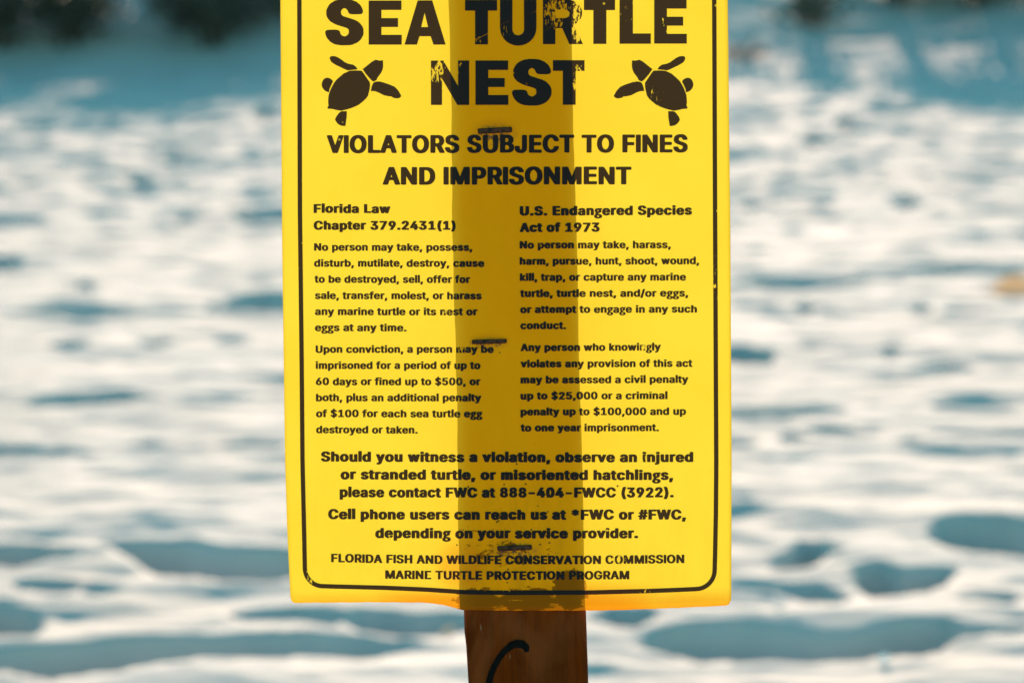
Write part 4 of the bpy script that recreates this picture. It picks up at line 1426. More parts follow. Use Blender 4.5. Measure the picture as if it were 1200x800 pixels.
    397, 8, 373, 2, 280, 2, 253, 10, 246, 23, 246, 260, 236, 288, 220, 300, 196, 277, 186, 243, 185, 17, 175, 8, 151, 2,
   ],
  ]),
  'n': (453, [
   [
    55, 3, 34, 8, 24, 20, 24, 368, 27, 376, 34, 382, 58, 388, 148, 388, 169, 385, 217, 394, 283, 394, 337, 382, 379, 361, 407, 332, 419, 310,
    429, 277, 426, 14, 418, 8, 394, 2, 304, 2, 277, 8, 268, 17, 267, 246, 254, 282, 245, 293, 229, 300, 202, 279, 193, 263, 186, 232, 185, 17,
    175, 8, 151, 2,
   ],
  ]),
  'o': (459, [
   [
    184, -6, 154, 0, 100, 19, 66, 45, 34, 81, 13, 127, 6, 158, 6, 230, 13, 260, 28, 296, 54, 332, 88, 360, 127, 379, 196, 394, 265, 394,
    313, 385, 346, 374, 385, 350, 415, 319, 437, 285, 453, 227, 453, 155, 443, 116, 425, 81, 408, 58, 379, 32, 352, 16, 304, 0, 271, -6,
   ],
   [
    225, 86, 245, 92, 269, 116, 281, 141, 291, 188, 288, 221, 272, 266, 250, 292, 229, 303, 208, 292, 190, 268, 178, 243, 169, 194, 175, 152, 187, 122,
    199, 104,
   ],
  ]),
  'p': (468, [
   [
    55, -130, 34, -124, 24, -113, 25, 373, 34, 382, 58, 388, 148, 388, 169, 385, 217, 394, 283, 394, 331, 385, 373, 368, 431, 315, 449, 282, 459, 249,
    462, 155, 449, 105, 431, 72, 400, 38, 349, 8, 289, -6, 187, -3, 186, -113, 175, -124, 151, -131,
   ],
   [
    240, 86, 263, 97, 275, 111, 290, 141, 300, 191, 294, 235, 284, 260, 267, 288, 241, 302, 226, 294, 205, 271, 193, 243, 186, 210, 186, 177, 199, 130,
    213, 105,
   ],
  ]),
  'r': (303, [
   [
    55, 3, 34, 8, 24, 20, 25, 373, 34, 382, 58, 388, 163, 386, 202, 394, 274, 394, 304, 388, 315, 376, 312, 310, 304, 304, 280, 297, 229, 299,
    201, 279, 190, 257, 186, 238, 185, 17, 175, 8, 151, 2,
   ],
  ]),
  's': (409, [
   [
    157, -6, 88, 11, 58, 27, 25, 58, 10, 89, 7, 111, 22, 123, 46, 129, 88, 137, 133, 137, 160, 129, 180, 97, 205, 83, 233, 100, 236, 125,
    217, 142, 91, 174, 57, 194, 31, 221, 19, 252, 18, 290, 25, 312, 39, 335, 67, 360, 91, 374, 148, 390, 244, 394, 319, 377, 343, 363, 383, 324,
    396, 296, 395, 282, 388, 275, 313, 256, 274, 256, 247, 264, 228, 290, 208, 304, 187, 290, 184, 268, 190, 256, 211, 246, 313, 222, 367, 195, 395, 163,
    401, 147, 405, 108, 398, 81, 385, 58, 355, 30, 313, 8, 250, -6,
   ],
  ]),
  't': (271, [
   [
    157, -3, 124, 3, 85, 16, 60, 36, 46, 56, 36, 89, 36, 299, 31, 303, -14, 309, -24, 321, -23, 373, -5, 385, 34, 390, 37, 459, 46, 468,
    70, 474, 163, 474, 187, 468, 198, 456, 199, 390, 256, 385, 268, 380, 276, 370, 276, 321, 271, 314, 241, 303, 202, 303, 198, 299, 198, 114, 205, 91,
    241, 90, 265, 84, 273, 78, 285, 34, 284, 17, 268, 5, 244, -1,
   ],
  ]),
  'u': (454, [
   [
    160, -3, 106, 11, 75, 28, 49, 56, 31, 89, 24, 122, 25, 373, 34, 382, 64, 388, 151, 388, 175, 382, 185, 373, 186, 150, 199, 108, 207, 97,
    223, 89, 241, 99, 254, 114, 267, 150, 268, 373, 277, 382, 301, 388, 394, 388, 418, 382, 429, 368, 428, 17, 418, 8, 394, 2, 307, 2, 283, 6,
    241, -4,
   ],
  ]),
  'v': (433, [
   [
    163, 3, 142, 8, 130, 23, -11, 362, -11, 374, -2, 382, 22, 388, 124, 388, 149, 382, 158, 373, 217, 229, 274, 370, 283, 380, 313, 388, 409, 388,
    434, 382, 443, 373, 443, 359, 299, 17, 289, 8, 265, 2,
   ],
  ]),
  'w': (611, [
   [
    139, 3, 118, 8, 106, 23, -5, 359, -5, 373, 1, 380, 31, 388, 127, 388, 151, 382, 161, 373, 190, 279, 197, 288, 223, 373, 232, 382, 253, 388,
    355, 388, 380, 382, 392, 368, 418, 280, 422, 282, 451, 373, 460, 382, 484, 388, 580, 388, 607, 382, 615, 376, 618, 365, 611, 343, 509, 34, 496, 10,
    466, 2, 373, 2, 349, 8, 337, 23, 304, 117, 272, 17, 263, 9, 238, 2,
   ],
  ]),
  'y': (433, [
   [
    79, -133, 28, -122, 19, -113, 18, -102, 31, -58, 52, -43, 104, -38, 113, -27, 131, 20, -11, 362, -11, 373, -2, 382, 22, 388, 124, 388, 149, 382,
    158, 373, 217, 229, 274, 370, 283, 380, 313, 388, 409, 388, 433, 382, 443, 373, 443, 359, 263, -66, 226, -106, 202, -119, 142, -133,
   ],
  ]),
 },
 'd': {
  ' ': (240, [
  ]),
  '#': (504, [
   [
    80, 7, 50, 15, 43, 27, 59, 130, 2, 137, -7, 142, -11, 151, -5, 195, 2, 207, 38, 218, 71, 218, 79, 230, 88, 287, 83, 291, 41, 295,
    23, 303, 19, 322, 29, 363, 50, 372, 104, 377, 122, 474, 128, 490, 137, 497, 164, 503, 239, 503, 276, 493, 282, 485, 283, 471, 265, 382, 266, 377,
    272, 375, 281, 377, 285, 382, 301, 477, 311, 494, 350, 503, 422, 503, 455, 494, 463, 477, 445, 379, 449, 375, 473, 375, 506, 366, 513, 358, 514, 344,
    507, 309, 500, 300, 467, 291, 428, 290, 415, 222, 419, 218, 464, 214, 483, 206, 487, 198, 474, 143, 452, 134, 401, 130, 381, 27, 365, 12, 338, 6,
    263, 6, 226, 16, 220, 32, 238, 124, 236, 130, 227, 131, 221, 130, 218, 119, 205, 40, 195, 16, 161, 6,
   ],
   [
    238, 219, 251, 218, 256, 222, 267, 287, 263, 291, 251, 290, 248, 284,
   ],
  ]),
  '$': (510, [
   [
    218, -61, 185, -49, 179, 2, 119, 18, 76, 40, 41, 75, 26, 103, 16, 146, 20, 155, 29, 160, 62, 166, 149, 166, 176, 161, 181, 168, 179, 225,
    101, 254, 80, 267, 47, 301, 31, 339, 31, 385, 53, 434, 83, 465, 134, 491, 179, 504, 181, 550, 187, 561, 221, 570, 290, 570, 327, 558, 332, 504,
    389, 488, 426, 469, 458, 440, 480, 404, 487, 368, 482, 359, 473, 354, 443, 348, 332, 352, 331, 298, 335, 291, 416, 263, 463, 230, 489, 187, 493, 124,
    471, 75, 440, 44, 398, 21, 332, 2, 331, -41, 324, -52, 290, -61,
   ],
  ]),
  '(': (337, [
   [
    209, -85, 173, -82, 148, -68, 112, -9, 92, 38, 70, 105, 58, 181, 58, 246, 64, 295, 101, 428, 119, 469, 148, 518, 158, 526, 176, 532, 218, 535,
    299, 532, 320, 524, 331, 509, 293, 428, 263, 336, 247, 249, 247, 176, 256, 124, 275, 62, 331, -60, 320, -75, 302, -82,
   ],
  ]),
  ')': (337, [
   [
    71, -85, 26, -80, 13, -71, 7, -60, 66, 73, 85, 143, 91, 192, 88, 265, 72, 344, 39, 442, 7, 509, 17, 524, 38, 532, 80, 535, 161, 532,
    179, 526, 192, 515, 222, 461, 252, 382, 277, 268, 280, 195, 274, 138, 243, 32, 190, -68, 179, -77, 161, -83,
   ],
  ]),
  '*': (517, [
   [
    236, 202, 203, 204, 184, 211, 173, 225, 170, 249, 110, 251, 95, 257, 83, 267, 59, 311, 74, 328, 129, 355, 73, 382, 62, 393, 59, 404, 92, 454,
    113, 462, 170, 463, 176, 490, 191, 502, 242, 508, 317, 505, 332, 499, 342, 490, 345, 461, 404, 459, 420, 452, 435, 439, 456, 404, 453, 393, 440, 381,
    388, 355, 441, 328, 453, 317, 456, 306, 432, 268, 419, 257, 401, 251, 346, 249, 345, 225, 332, 210, 314, 204,
   ],
  ]),
  ',': (251, [
   [
    71, -107, 26, -101, 13, -93, 7, -82, 34, 81, 41, 94, 50, 103, 65, 109, 104, 112, 200, 109, 218, 103, 228, 94, 231, 84, 177, -90, 167, -99,
    149, -105,
   ],
  ]),
  '-': (517, [
   [
    146, 170, 101, 175, 83, 192, 83, 246, 94, 260, 110, 266, 152, 269, 365, 269, 413, 263, 432, 246, 432, 192, 420, 179, 404, 173, 362, 169,
   ],
  ]),
  '.': (251, [
   [
    119, -4, 86, -2, 65, 4, 37, 21, 19, 51, 19, 73, 29, 92, 53, 114, 92, 126, 161, 126, 200, 114, 227, 90, 234, 75, 235, 48, 228, 35,
    209, 15, 188, 4, 167, -2,
   ],
  ]),
  '/': (313, [
   [
    47, -69, 2, -63, -13, -53, -17, -41, 146, 504, 160, 520, 179, 527, 257, 530, 308, 524, 324, 512, 328, 496, 168, -41, 155, -59, 137, -66,
   ],
  ]),
  '0': (517, [
   [
    254, -6, 191, -2, 149, 10, 98, 39, 68, 70, 41, 116, 22, 179, 16, 233, 19, 309, 29, 358, 49, 409, 76, 447, 112, 480, 158, 502, 194, 511,
    236, 514, 323, 511, 365, 499, 395, 486, 439, 450, 456, 428, 480, 382, 496, 325, 499, 206, 492, 165, 471, 105, 443, 64, 409, 32, 380, 15, 341, 2,
   ],
   [
    257, 100, 275, 113, 294, 143, 307, 184, 313, 230, 313, 282, 300, 349, 282, 387, 260, 409, 241, 396, 227, 374, 212, 330, 205, 287, 205, 217, 218, 157,
    233, 124,
   ],
  ]),
  '1': (517, [
   [
    110, 2, 74, 4, 52, 16, 46, 27, 46, 73, 56, 88, 74, 95, 179, 100, 180, 333, 176, 336, 152, 327, 119, 325, 86, 327, 68, 333, 55, 349,
    56, 412, 73, 431, 182, 502, 236, 508, 302, 508, 350, 502, 364, 493, 370, 482, 370, 103, 374, 99, 455, 96, 474, 89, 487, 73, 486, 24, 467, 7,
    419, 1,
   ],
  ]),
  '2': (517, [
   [
    98, 2, 62, 4, 40, 16, 34, 27, 35, 70, 46, 86, 260, 294, 282, 328, 289, 349, 289, 371, 278, 396, 264, 409, 254, 412, 236, 398, 227, 382,
    222, 349, 203, 333, 152, 326, 62, 330, 43, 339, 34, 355, 41, 398, 59, 434, 82, 461, 116, 486, 146, 499, 191, 511, 257, 515, 323, 511, 386, 491,
    413, 475, 442, 450, 465, 415, 475, 385, 471, 322, 450, 279, 431, 254, 280, 103, 416, 101, 464, 95, 478, 86, 484, 75, 484, 27, 480, 19, 470, 10,
    455, 4, 416, 1,
   ],
  ]),
  '3': (517, [
   [
    239, -6, 161, 2, 98, 23, 52, 57, 20, 105, 13, 130, 14, 146, 25, 160, 44, 166, 134, 169, 185, 163, 201, 151, 217, 113, 245, 96, 257, 97,
    279, 108, 294, 130, 298, 143, 298, 165, 291, 187, 269, 212, 239, 223, 155, 227, 139, 233, 128, 246, 127, 295, 134, 309, 217, 393, 225, 406, 107, 408,
    59, 414, 41, 431, 41, 485, 59, 502, 107, 508, 395, 508, 446, 502, 465, 485, 465, 436, 343, 306, 377, 296, 416, 277, 451, 249, 465, 230, 487, 179,
    487, 132, 480, 108, 455, 66, 410, 29, 368, 10, 338, 2,
   ],
  ]),
  '4': (517, [
   [
    314, 2, 278, 4, 263, 10, 254, 19, 250, 27, 250, 92, 245, 96, 41, 99, 20, 107, 10, 122, 10, 170, 17, 184, 212, 482, 226, 499, 245, 505,
    287, 508, 371, 505, 389, 499, 398, 491, 403, 482, 399, 471, 316, 339, 407, 334, 430, 325, 439, 311, 440, 198, 488, 190, 502, 181, 508, 170, 508, 122,
    502, 111, 479, 99, 449, 98, 440, 94, 439, 27, 430, 13, 407, 4,
   ],
   [
    223, 198, 248, 198, 248, 235, 242, 230,
   ],
  ]),
  '5': (517, [
   [
    245, -6, 167, 2, 110, 23, 64, 59, 35, 108, 28, 141, 41, 158, 59, 164, 146, 166, 185, 164, 203, 158, 213, 149, 232, 111, 242, 102, 257, 99,
    282, 122, 291, 138, 298, 170, 294, 195, 282, 222, 270, 236, 251, 247, 233, 244, 197, 227, 152, 223, 74, 229, 50, 238, 41, 246, 37, 271, 65, 485,
    83, 502, 131, 508, 389, 508, 440, 502, 454, 493, 460, 482, 460, 434, 449, 419, 428, 411, 392, 408, 245, 407, 241, 401, 235, 352, 239, 348, 275, 351,
    344, 342, 389, 326, 436, 292, 456, 268, 481, 217, 487, 165, 477, 116, 451, 70, 425, 44, 389, 21, 320, -2,
   ],
  ]),
  '6': (517, [
   [
    251, -6, 191, -2, 149, 10, 110, 29, 82, 51, 56, 84, 38, 124, 34, 146, 38, 214, 50, 246, 92, 317, 230, 497, 251, 505, 287, 508, 386, 505,
    407, 495, 414, 480, 305, 332, 347, 326, 398, 307, 416, 296, 449, 266, 471, 233, 481, 203, 484, 151, 480, 130, 471, 103, 446, 64, 413, 34, 392, 21,
    338, 1,
   ],
   [
    252, 100, 263, 99, 278, 113, 288, 127, 295, 151, 295, 184, 288, 206, 277, 222, 257, 235, 245, 229, 233, 214, 220, 176, 220, 154, 230, 124,
   ],
  ]),
  '7': (517, [
   [
    131, 2, 86, 7, 71, 18, 68, 29, 276, 404, 269, 408, 98, 408, 50, 414, 37, 423, 31, 434, 31, 482, 35, 490, 44, 499, 59, 505, 101, 508,
    416, 508, 455, 505, 473, 499, 487, 482, 486, 428, 258, 19, 248, 10, 230, 4,
   ],
  ]),
  '8': (517, [
   [
    230, -1, 170, 7, 119, 23, 85, 43, 61, 65, 44, 89, 31, 124, 35, 184, 50, 217, 65, 236, 103, 265, 71, 297, 56, 325, 49, 347, 49, 390,
    71, 440, 98, 467, 125, 483, 176, 502, 209, 508, 248, 511, 305, 508, 365, 494, 410, 472, 437, 448, 459, 415, 469, 368, 462, 330, 438, 290, 412, 265,
    454, 233, 471, 208, 487, 162, 487, 132, 483, 113, 468, 81, 445, 54, 413, 31, 356, 10, 311, 1,
   ],
   [
    253, 89, 272, 91, 290, 101, 306, 119, 313, 135, 313, 165, 303, 187, 291, 200, 260, 217, 242, 212, 218, 193, 202, 162, 202, 138, 209, 119, 223, 103,
   ],
   [
    253, 309, 266, 311, 284, 327, 298, 360, 294, 385, 285, 401, 260, 418, 236, 407, 224, 390, 220, 377, 224, 339, 232, 325,
   ],
  ]),
  '9': (517, [
   [
    164, 2, 119, 7, 104, 18, 101, 29, 210, 179, 167, 183, 116, 202, 95, 215, 62, 249, 47, 273, 34, 311, 34, 371, 44, 404, 59, 431, 85, 461,
    119, 486, 149, 499, 194, 511, 257, 515, 323, 511, 359, 502, 386, 491, 418, 471, 443, 448, 471, 404, 484, 358, 484, 322, 468, 265, 417, 181, 289, 13,
    266, 4,
   ],
   [
    252, 276, 263, 276, 281, 292, 295, 325, 291, 374, 277, 398, 257, 410, 236, 393, 220, 349, 220, 333, 230, 301, 241, 284,
   ],
  ]),
  'A': (543, [
   [
    50, 2, 17, 4, -1, 10, -10, 19, -13, 32, 173, 490, 182, 499, 197, 505, 236, 508, 305, 508, 341, 505, 359, 499, 369, 490, 378, 471, 552, 43,
    556, 29, 552, 19, 542, 10, 527, 4, 488, 1, 431, 1, 383, 7, 362, 27, 321, 127, 227, 128, 220, 124, 183, 29, 168, 10, 149, 4, 113, 1,
   ],
   [
    262, 230, 279, 230, 272, 251,
   ],
  ]),
  'B': (520, [
   [
    92, 2, 47, 7, 34, 16, 28, 27, 28, 480, 32, 490, 41, 499, 56, 505, 95, 508, 299, 508, 371, 499, 419, 480, 458, 451, 477, 425, 490, 396,
    493, 347, 489, 328, 471, 295, 443, 265, 488, 226, 507, 189, 514, 141, 507, 108, 495, 81, 475, 57, 437, 29, 368, 6, 311, 1,
   ],
   [
    221, 103, 287, 101, 314, 118, 325, 151, 318, 176, 300, 198, 272, 210, 221, 208,
   ],
   [
    221, 309, 266, 308, 288, 320, 297, 330, 304, 349, 304, 374, 297, 390, 281, 404, 269, 408, 221, 406,
   ],
  ]),
  'C': (574, [
   [
    293, -6, 227, -2, 170, 12, 116, 40, 79, 70, 44, 116, 20, 170, 10, 219, 10, 290, 17, 328, 41, 387, 70, 428, 125, 475, 164, 494, 230, 511,
    299, 515, 368, 511, 434, 494, 490, 463, 523, 434, 546, 401, 561, 368, 567, 339, 555, 325, 536, 318, 494, 316, 407, 318, 382, 330, 362, 372, 344, 391,
    323, 404, 293, 410, 266, 399, 238, 377, 224, 358, 202, 301, 199, 227, 209, 184, 224, 151, 256, 116, 275, 105, 302, 99, 323, 105, 347, 120, 363, 138,
    380, 177, 404, 190, 446, 193, 536, 191, 557, 183, 568, 165, 555, 124, 534, 89, 473, 34, 434, 15, 389, 2,
   ],
  ]),
  'D': (566, [
   [
    92, 2, 47, 7, 34, 16, 28, 27, 28, 480, 32, 491, 56, 505, 95, 508, 290, 508, 374, 497, 413, 483, 456, 461, 490, 434, 525, 387, 546, 339,
    556, 290, 556, 222, 549, 184, 537, 146, 503, 91, 464, 55, 440, 40, 398, 21, 359, 10, 284, 1,
   ],
   [
    221, 103, 263, 102, 284, 107, 314, 123, 335, 142, 351, 168, 367, 225, 367, 287, 360, 317, 345, 352, 325, 379, 309, 390, 263, 408, 224, 408, 220, 404,
   ],
  ]),
  'E': (482, [
   [
    92, 2, 47, 7, 34, 16, 28, 27, 28, 480, 32, 490, 41, 499, 56, 505, 98, 508, 395, 508, 434, 505, 452, 499, 466, 482, 466, 434, 460, 423,
    446, 414, 395, 408, 221, 406, 221, 309, 380, 307, 431, 301, 450, 284, 451, 236, 440, 218, 419, 210, 221, 206, 220, 108, 221, 103, 227, 101, 398, 101,
    449, 95, 463, 86, 469, 75, 469, 27, 465, 19, 455, 10, 440, 4, 401, 1,
   ],
  ]),
  'F': (474, [
   [
    92, 2, 47, 7, 34, 16, 28, 27, 28, 480, 32, 490, 41, 499, 56, 505, 98, 508, 392, 508, 431, 505, 449, 499, 463, 482, 463, 434, 457, 423,
    443, 414, 392, 408, 227, 408, 221, 406, 220, 401, 221, 301, 371, 299, 422, 293, 436, 284, 442, 273, 442, 225, 438, 217, 428, 208, 410, 202, 221, 198,
    220, 29, 216, 19, 206, 10, 188, 4,
   ],
  ]),
  'G': (584, [
   [
    293, -6, 227, -2, 170, 12, 127, 32, 76, 73, 50, 105, 20, 170, 10, 219, 10, 290, 20, 339, 47, 398, 76, 436, 128, 478, 170, 497, 227, 511,
    296, 515, 368, 511, 425, 497, 467, 478, 496, 458, 520, 436, 543, 406, 564, 363, 567, 339, 555, 325, 536, 318, 446, 316, 404, 319, 380, 332, 360, 371,
    339, 393, 302, 410, 275, 404, 248, 386, 224, 358, 202, 301, 199, 227, 209, 184, 224, 151, 254, 118, 293, 99, 311, 99, 335, 110, 360, 132, 372, 151,
    378, 179, 284, 183, 265, 189, 254, 203, 253, 254, 257, 264, 281, 277, 320, 280, 503, 280, 542, 277, 560, 271, 574, 254, 571, 168, 558, 127, 540, 94,
    523, 73, 476, 34, 437, 15, 392, 2,
   ],
  ]),
  'H': (580, [
   [
    92, 2, 47, 7, 34, 16, 28, 27, 28, 480, 34, 493, 56, 505, 98, 508, 188, 505, 206, 499, 220, 482, 221, 312, 353, 310, 359, 311, 361, 317,
    361, 480, 367, 493, 389, 505, 431, 508, 521, 505, 542, 497, 553, 480, 553, 29, 547, 16, 524, 4, 482, 1, 392, 4, 374, 10, 361, 27, 359, 208,
    227, 210, 221, 208, 220, 203, 220, 29, 216, 19, 206, 10, 188, 4,
   ],
  ]),
  'I': (214, [
   [
    77, 2, 32, 7, 19, 16, 13, 27, 13, 482, 23, 497, 44, 505, 86, 508, 170, 505, 191, 497, 202, 482, 202, 27, 191, 12, 170, 4,
   ],
  ]),
  'J': (460, [
   [
    212, -6, 149, -2, 122, 4, 86, 18, 64, 32, 32, 61, 14, 92, 4, 124, 2, 181, 13, 195, 32, 201, 122, 204, 173, 198, 192, 181, 193, 141,
    200, 119, 212, 101, 221, 101, 234, 119, 241, 146, 242, 485, 253, 499, 272, 505, 359, 508, 410, 502, 425, 491, 430, 480, 430, 130, 417, 86, 397, 57,
    368, 31, 350, 21, 320, 7, 284, -2,
   ],
  ]),
  'L': (457, [
   [
    92, 2, 47, 7, 34, 16, 28, 27, 28, 482, 38, 497, 59, 505, 101, 508, 188, 505, 209, 497, 220, 482, 221, 103, 386, 101, 437, 95, 456, 78,
    457, 27, 451, 16, 437, 7, 389, 1,
   ],
  ]),
  'M': (692, [
   [
    92, 2, 47, 7, 34, 16, 28, 27, 28, 480, 37, 496, 59, 505, 98, 508, 215, 505, 236, 497, 249, 482, 341, 268, 347, 261, 443, 482, 455, 497,
    476, 505, 593, 508, 635, 505, 656, 495, 664, 480, 664, 32, 655, 13, 632, 4, 593, 1, 539, 1, 491, 7, 478, 16, 472, 27, 470, 93, 438, 24,
    425, 10, 407, 4, 371, 1, 284, 4, 266, 10, 257, 19, 218, 99, 217, 27, 206, 12, 185, 4,
   ],
  ]),
  'N': (587, [
   [
    92, 2, 47, 7, 34, 16, 28, 27, 28, 480, 34, 493, 56, 505, 98, 508, 164, 508, 200, 505, 218, 499, 231, 488, 353, 314, 365, 302, 367, 480,
    373, 493, 395, 505, 437, 508, 527, 505, 548, 497, 559, 480, 559, 29, 553, 16, 530, 4, 488, 1, 422, 1, 386, 4, 368, 10, 353, 24, 221, 207,
    220, 29, 216, 19, 206, 10, 188, 4,
   ],
  ]),
  'O': (597, [
   [
    293, -6, 227, -2, 170, 12, 116, 40, 85, 65, 44, 116, 20, 170, 10, 219, 10, 290, 23, 347, 53, 406, 71, 429, 125, 475, 164, 494, 230, 511,
    299, 515, 368, 511, 425, 497, 467, 478, 521, 435, 546, 404, 567, 366, 583, 317, 589, 265, 586, 208, 573, 157, 552, 113, 526, 78, 488, 44, 434, 15,
    389, 2,
   ],
   [
    289, 100, 308, 99, 332, 110, 366, 141, 390, 187, 400, 244, 394, 306, 372, 360, 345, 390, 320, 404, 299, 410, 266, 399, 236, 374, 212, 333, 199, 279,
    199, 227, 215, 168, 241, 130, 257, 116,
   ],
  ]),
  'P': (508, [
   [
    92, 2, 47, 7, 34, 16, 28, 27, 28, 480, 32, 490, 41, 499, 56, 505, 95, 508, 293, 508, 365, 499, 422, 478, 452, 456, 470, 437, 499, 382,
    505, 339, 502, 309, 492, 276, 477, 249, 449, 218, 428, 202, 395, 186, 338, 172, 221, 168, 220, 29, 216, 19, 206, 10, 188, 4,
   ],
   [
    221, 268, 257, 267, 278, 273, 299, 289, 309, 309, 313, 349, 306, 377, 292, 396, 272, 407, 227, 408, 220, 404,
   ],
  ]),
  'R': (513, [
   [
    92, 2, 47, 7, 34, 16, 28, 27, 28, 480, 32, 490, 41, 499, 56, 505, 95, 508, 296, 508, 368, 499, 425, 478, 460, 452, 489, 412, 502, 377,
    505, 330, 498, 295, 483, 263, 469, 244, 440, 218, 419, 206, 419, 200, 516, 38, 520, 27, 516, 19, 506, 10, 491, 4, 452, 1, 389, 1, 353, 4,
    335, 10, 320, 24, 234, 170, 224, 179, 220, 173, 220, 29, 216, 19, 206, 10, 188, 4,
   ],
   [
    221, 282, 275, 281, 296, 292, 309, 311, 313, 330, 309, 374, 298, 393, 281, 404, 227, 408, 220, 404,
   ],
  ]),
  'S': (510, [
   [
    218, -6, 152, 2, 116, 12, 71, 36, 32, 75, 17, 103, 7, 138, 11, 154, 20, 163, 38, 169, 128, 172, 170, 168, 194, 155, 206, 124, 221, 107,
    257, 94, 287, 105, 306, 122, 313, 138, 312, 165, 303, 179, 284, 190, 143, 229, 77, 261, 44, 292, 29, 317, 22, 339, 22, 385, 29, 406, 55, 447,
    82, 471, 131, 497, 173, 508, 224, 513, 293, 513, 344, 508, 410, 486, 454, 455, 474, 431, 489, 404, 496, 379, 491, 359, 482, 351, 464, 345, 377, 343,
    335, 346, 320, 351, 308, 362, 290, 398, 263, 412, 254, 413, 236, 407, 218, 390, 211, 374, 215, 344, 239, 324, 380, 285, 419, 269, 449, 250, 482, 217,
    495, 195, 502, 173, 502, 124, 495, 103, 470, 64, 443, 39, 413, 21, 359, 2, 326, -4,
   ],
  ]),
  'T': (512, [
   [
    227, 2, 182, 7, 169, 16, 163, 27, 163, 404, 155, 408, 32, 411, 14, 417, 1, 434, 2, 485, 20, 502, 71, 508, 440, 508, 491, 502, 505, 493,
    511, 482, 511, 434, 498, 417, 479, 411, 359, 408, 352, 404, 351, 24, 339, 10, 320, 4,
   ],
  ]),
  'U': (581, [
   [
    263, -6, 206, -1, 131, 23, 101, 42, 73, 67, 44, 111, 31, 149, 28, 176, 29, 485, 47, 502, 98, 508, 188, 505, 206, 499, 216, 490, 220, 480,
    220, 170, 227, 146, 247, 116, 269, 102, 293, 96, 317, 105, 337, 119, 354, 146, 361, 170, 361, 480, 365, 490, 374, 499, 389, 505, 428, 508, 485, 508,
    533, 502, 548, 491, 553, 480, 553, 170, 546, 132, 537, 111, 509, 69, 481, 43, 425, 12, 350, -4,
   ],
  ]),
  'V': (543, [
   [
    236, 2, 203, 4, 185, 10, 167, 35, -13, 477, -10, 490, -1, 499, 14, 505, 56, 508, 149, 505, 170, 497, 180, 485, 272, 256, 362, 482, 371, 495,
    392, 505, 434, 508, 524, 505, 542, 499, 555, 485, 555, 474, 372, 21, 359, 10, 341, 4,
   ],
  ]),
  'W': (750, [
   [
    188, 2, 143, 7, 130, 16, 122, 29, -13, 477, -13, 485, -5, 496, 17, 505, 56, 508, 146, 505, 167, 497, 183, 469, 224, 324, 234, 344, 275, 485,
    293, 502, 341, 508, 404, 508, 443, 505, 464, 497, 477, 480, 518, 336, 524, 325, 569, 477, 581, 497, 602, 505, 692, 508, 734, 505, 755, 495, 763, 480,
    756, 452, 627, 27, 616, 13, 593, 4, 554, 1, 455, 4, 436, 10, 422, 29, 381, 168, 374, 178, 322, 19, 311, 10, 293, 4,
   ],
  ]),
  'a': (453, [
   [
    167, -6, 119, -2, 80, 10, 49, 27, 29, 44, 14, 65, 2, 94, -2, 122, 2, 149, 20, 185, 56, 214, 80, 225, 131, 239, 239, 253, 244, 260,
    240, 282, 224, 296, 205, 284, 182, 257, 164, 250, 128, 249, 95, 251, 32, 267, 14, 281, 11, 292, 32, 329, 62, 356, 101, 377, 137, 388, 173, 394,
    239, 397, 311, 389, 347, 377, 378, 360, 400, 341, 427, 295, 433, 252, 432, 24, 420, 10, 401, 4, 359, 1, 284, 3, 251, -4,
   ],
   [
    199, 94, 209, 94, 231, 111, 243, 135, 242, 153, 212, 149, 194, 141, 188, 130, 187, 113,
   ],
  ]),
  'b': (488, [
   [
    239, -6, 206, -4, 173, 3, 95, 1, 53, 4, 34, 10, 23, 24, 22, 480, 26, 491, 41, 502, 89, 508, 137, 508, 176, 505, 194, 499, 208, 482,
    209, 396, 311, 394, 374, 377, 407, 359, 439, 330, 471, 279, 484, 230, 484, 160, 471, 111, 443, 64, 402, 27, 362, 7, 314, -4,
   ],
   [
    247, 97, 264, 103, 282, 127, 298, 189, 295, 225, 285, 257, 268, 284, 251, 294, 224, 268, 208, 214, 208, 176, 215, 146, 230, 113,
   ],
  ]),
  'c': (459, [
   [
    215, -6, 164, -2, 119, 12, 77, 36, 41, 72, 20, 108, 4, 162, 4, 227, 10, 254, 23, 287, 44, 321, 74, 351, 104, 369, 152, 388, 188, 394,
    251, 397, 308, 391, 359, 377, 401, 353, 435, 320, 447, 301, 456, 273, 446, 261, 431, 254, 374, 240, 302, 240, 278, 250, 261, 279, 249, 290, 239, 295,
    230, 290, 205, 260, 193, 222, 193, 168, 206, 127, 217, 111, 239, 95, 257, 104, 275, 136, 293, 149, 305, 153, 371, 153, 443, 133, 453, 124, 457, 111,
    428, 61, 398, 34, 377, 21, 314, -2, 260, -7,
   ],
  ]),
  'd': (488, [
   [
    206, -6, 152, -1, 95, 21, 49, 59, 35, 78, 11, 130, 4, 162, 4, 227, 20, 284, 49, 330, 82, 360, 119, 380, 179, 394, 278, 396, 280, 482,
    293, 499, 311, 505, 350, 508, 398, 508, 446, 502, 461, 491, 466, 480, 465, 24, 453, 10, 434, 4, 392, 1, 314, 3, 281, -4,
   ],
   [
    232, 97, 242, 99, 264, 122, 280, 176, 280, 219, 270, 254, 251, 285, 236, 294, 221, 285, 203, 257, 190, 198, 196, 154, 206, 127,
   ],
  ]),
  'e': (467, [
   [
    218, -6, 167, -2, 119, 12, 79, 35, 47, 64, 20, 108, 7, 146, 4, 168, 7, 241, 23, 287, 44, 320, 77, 353, 107, 372, 152, 388, 188, 394,
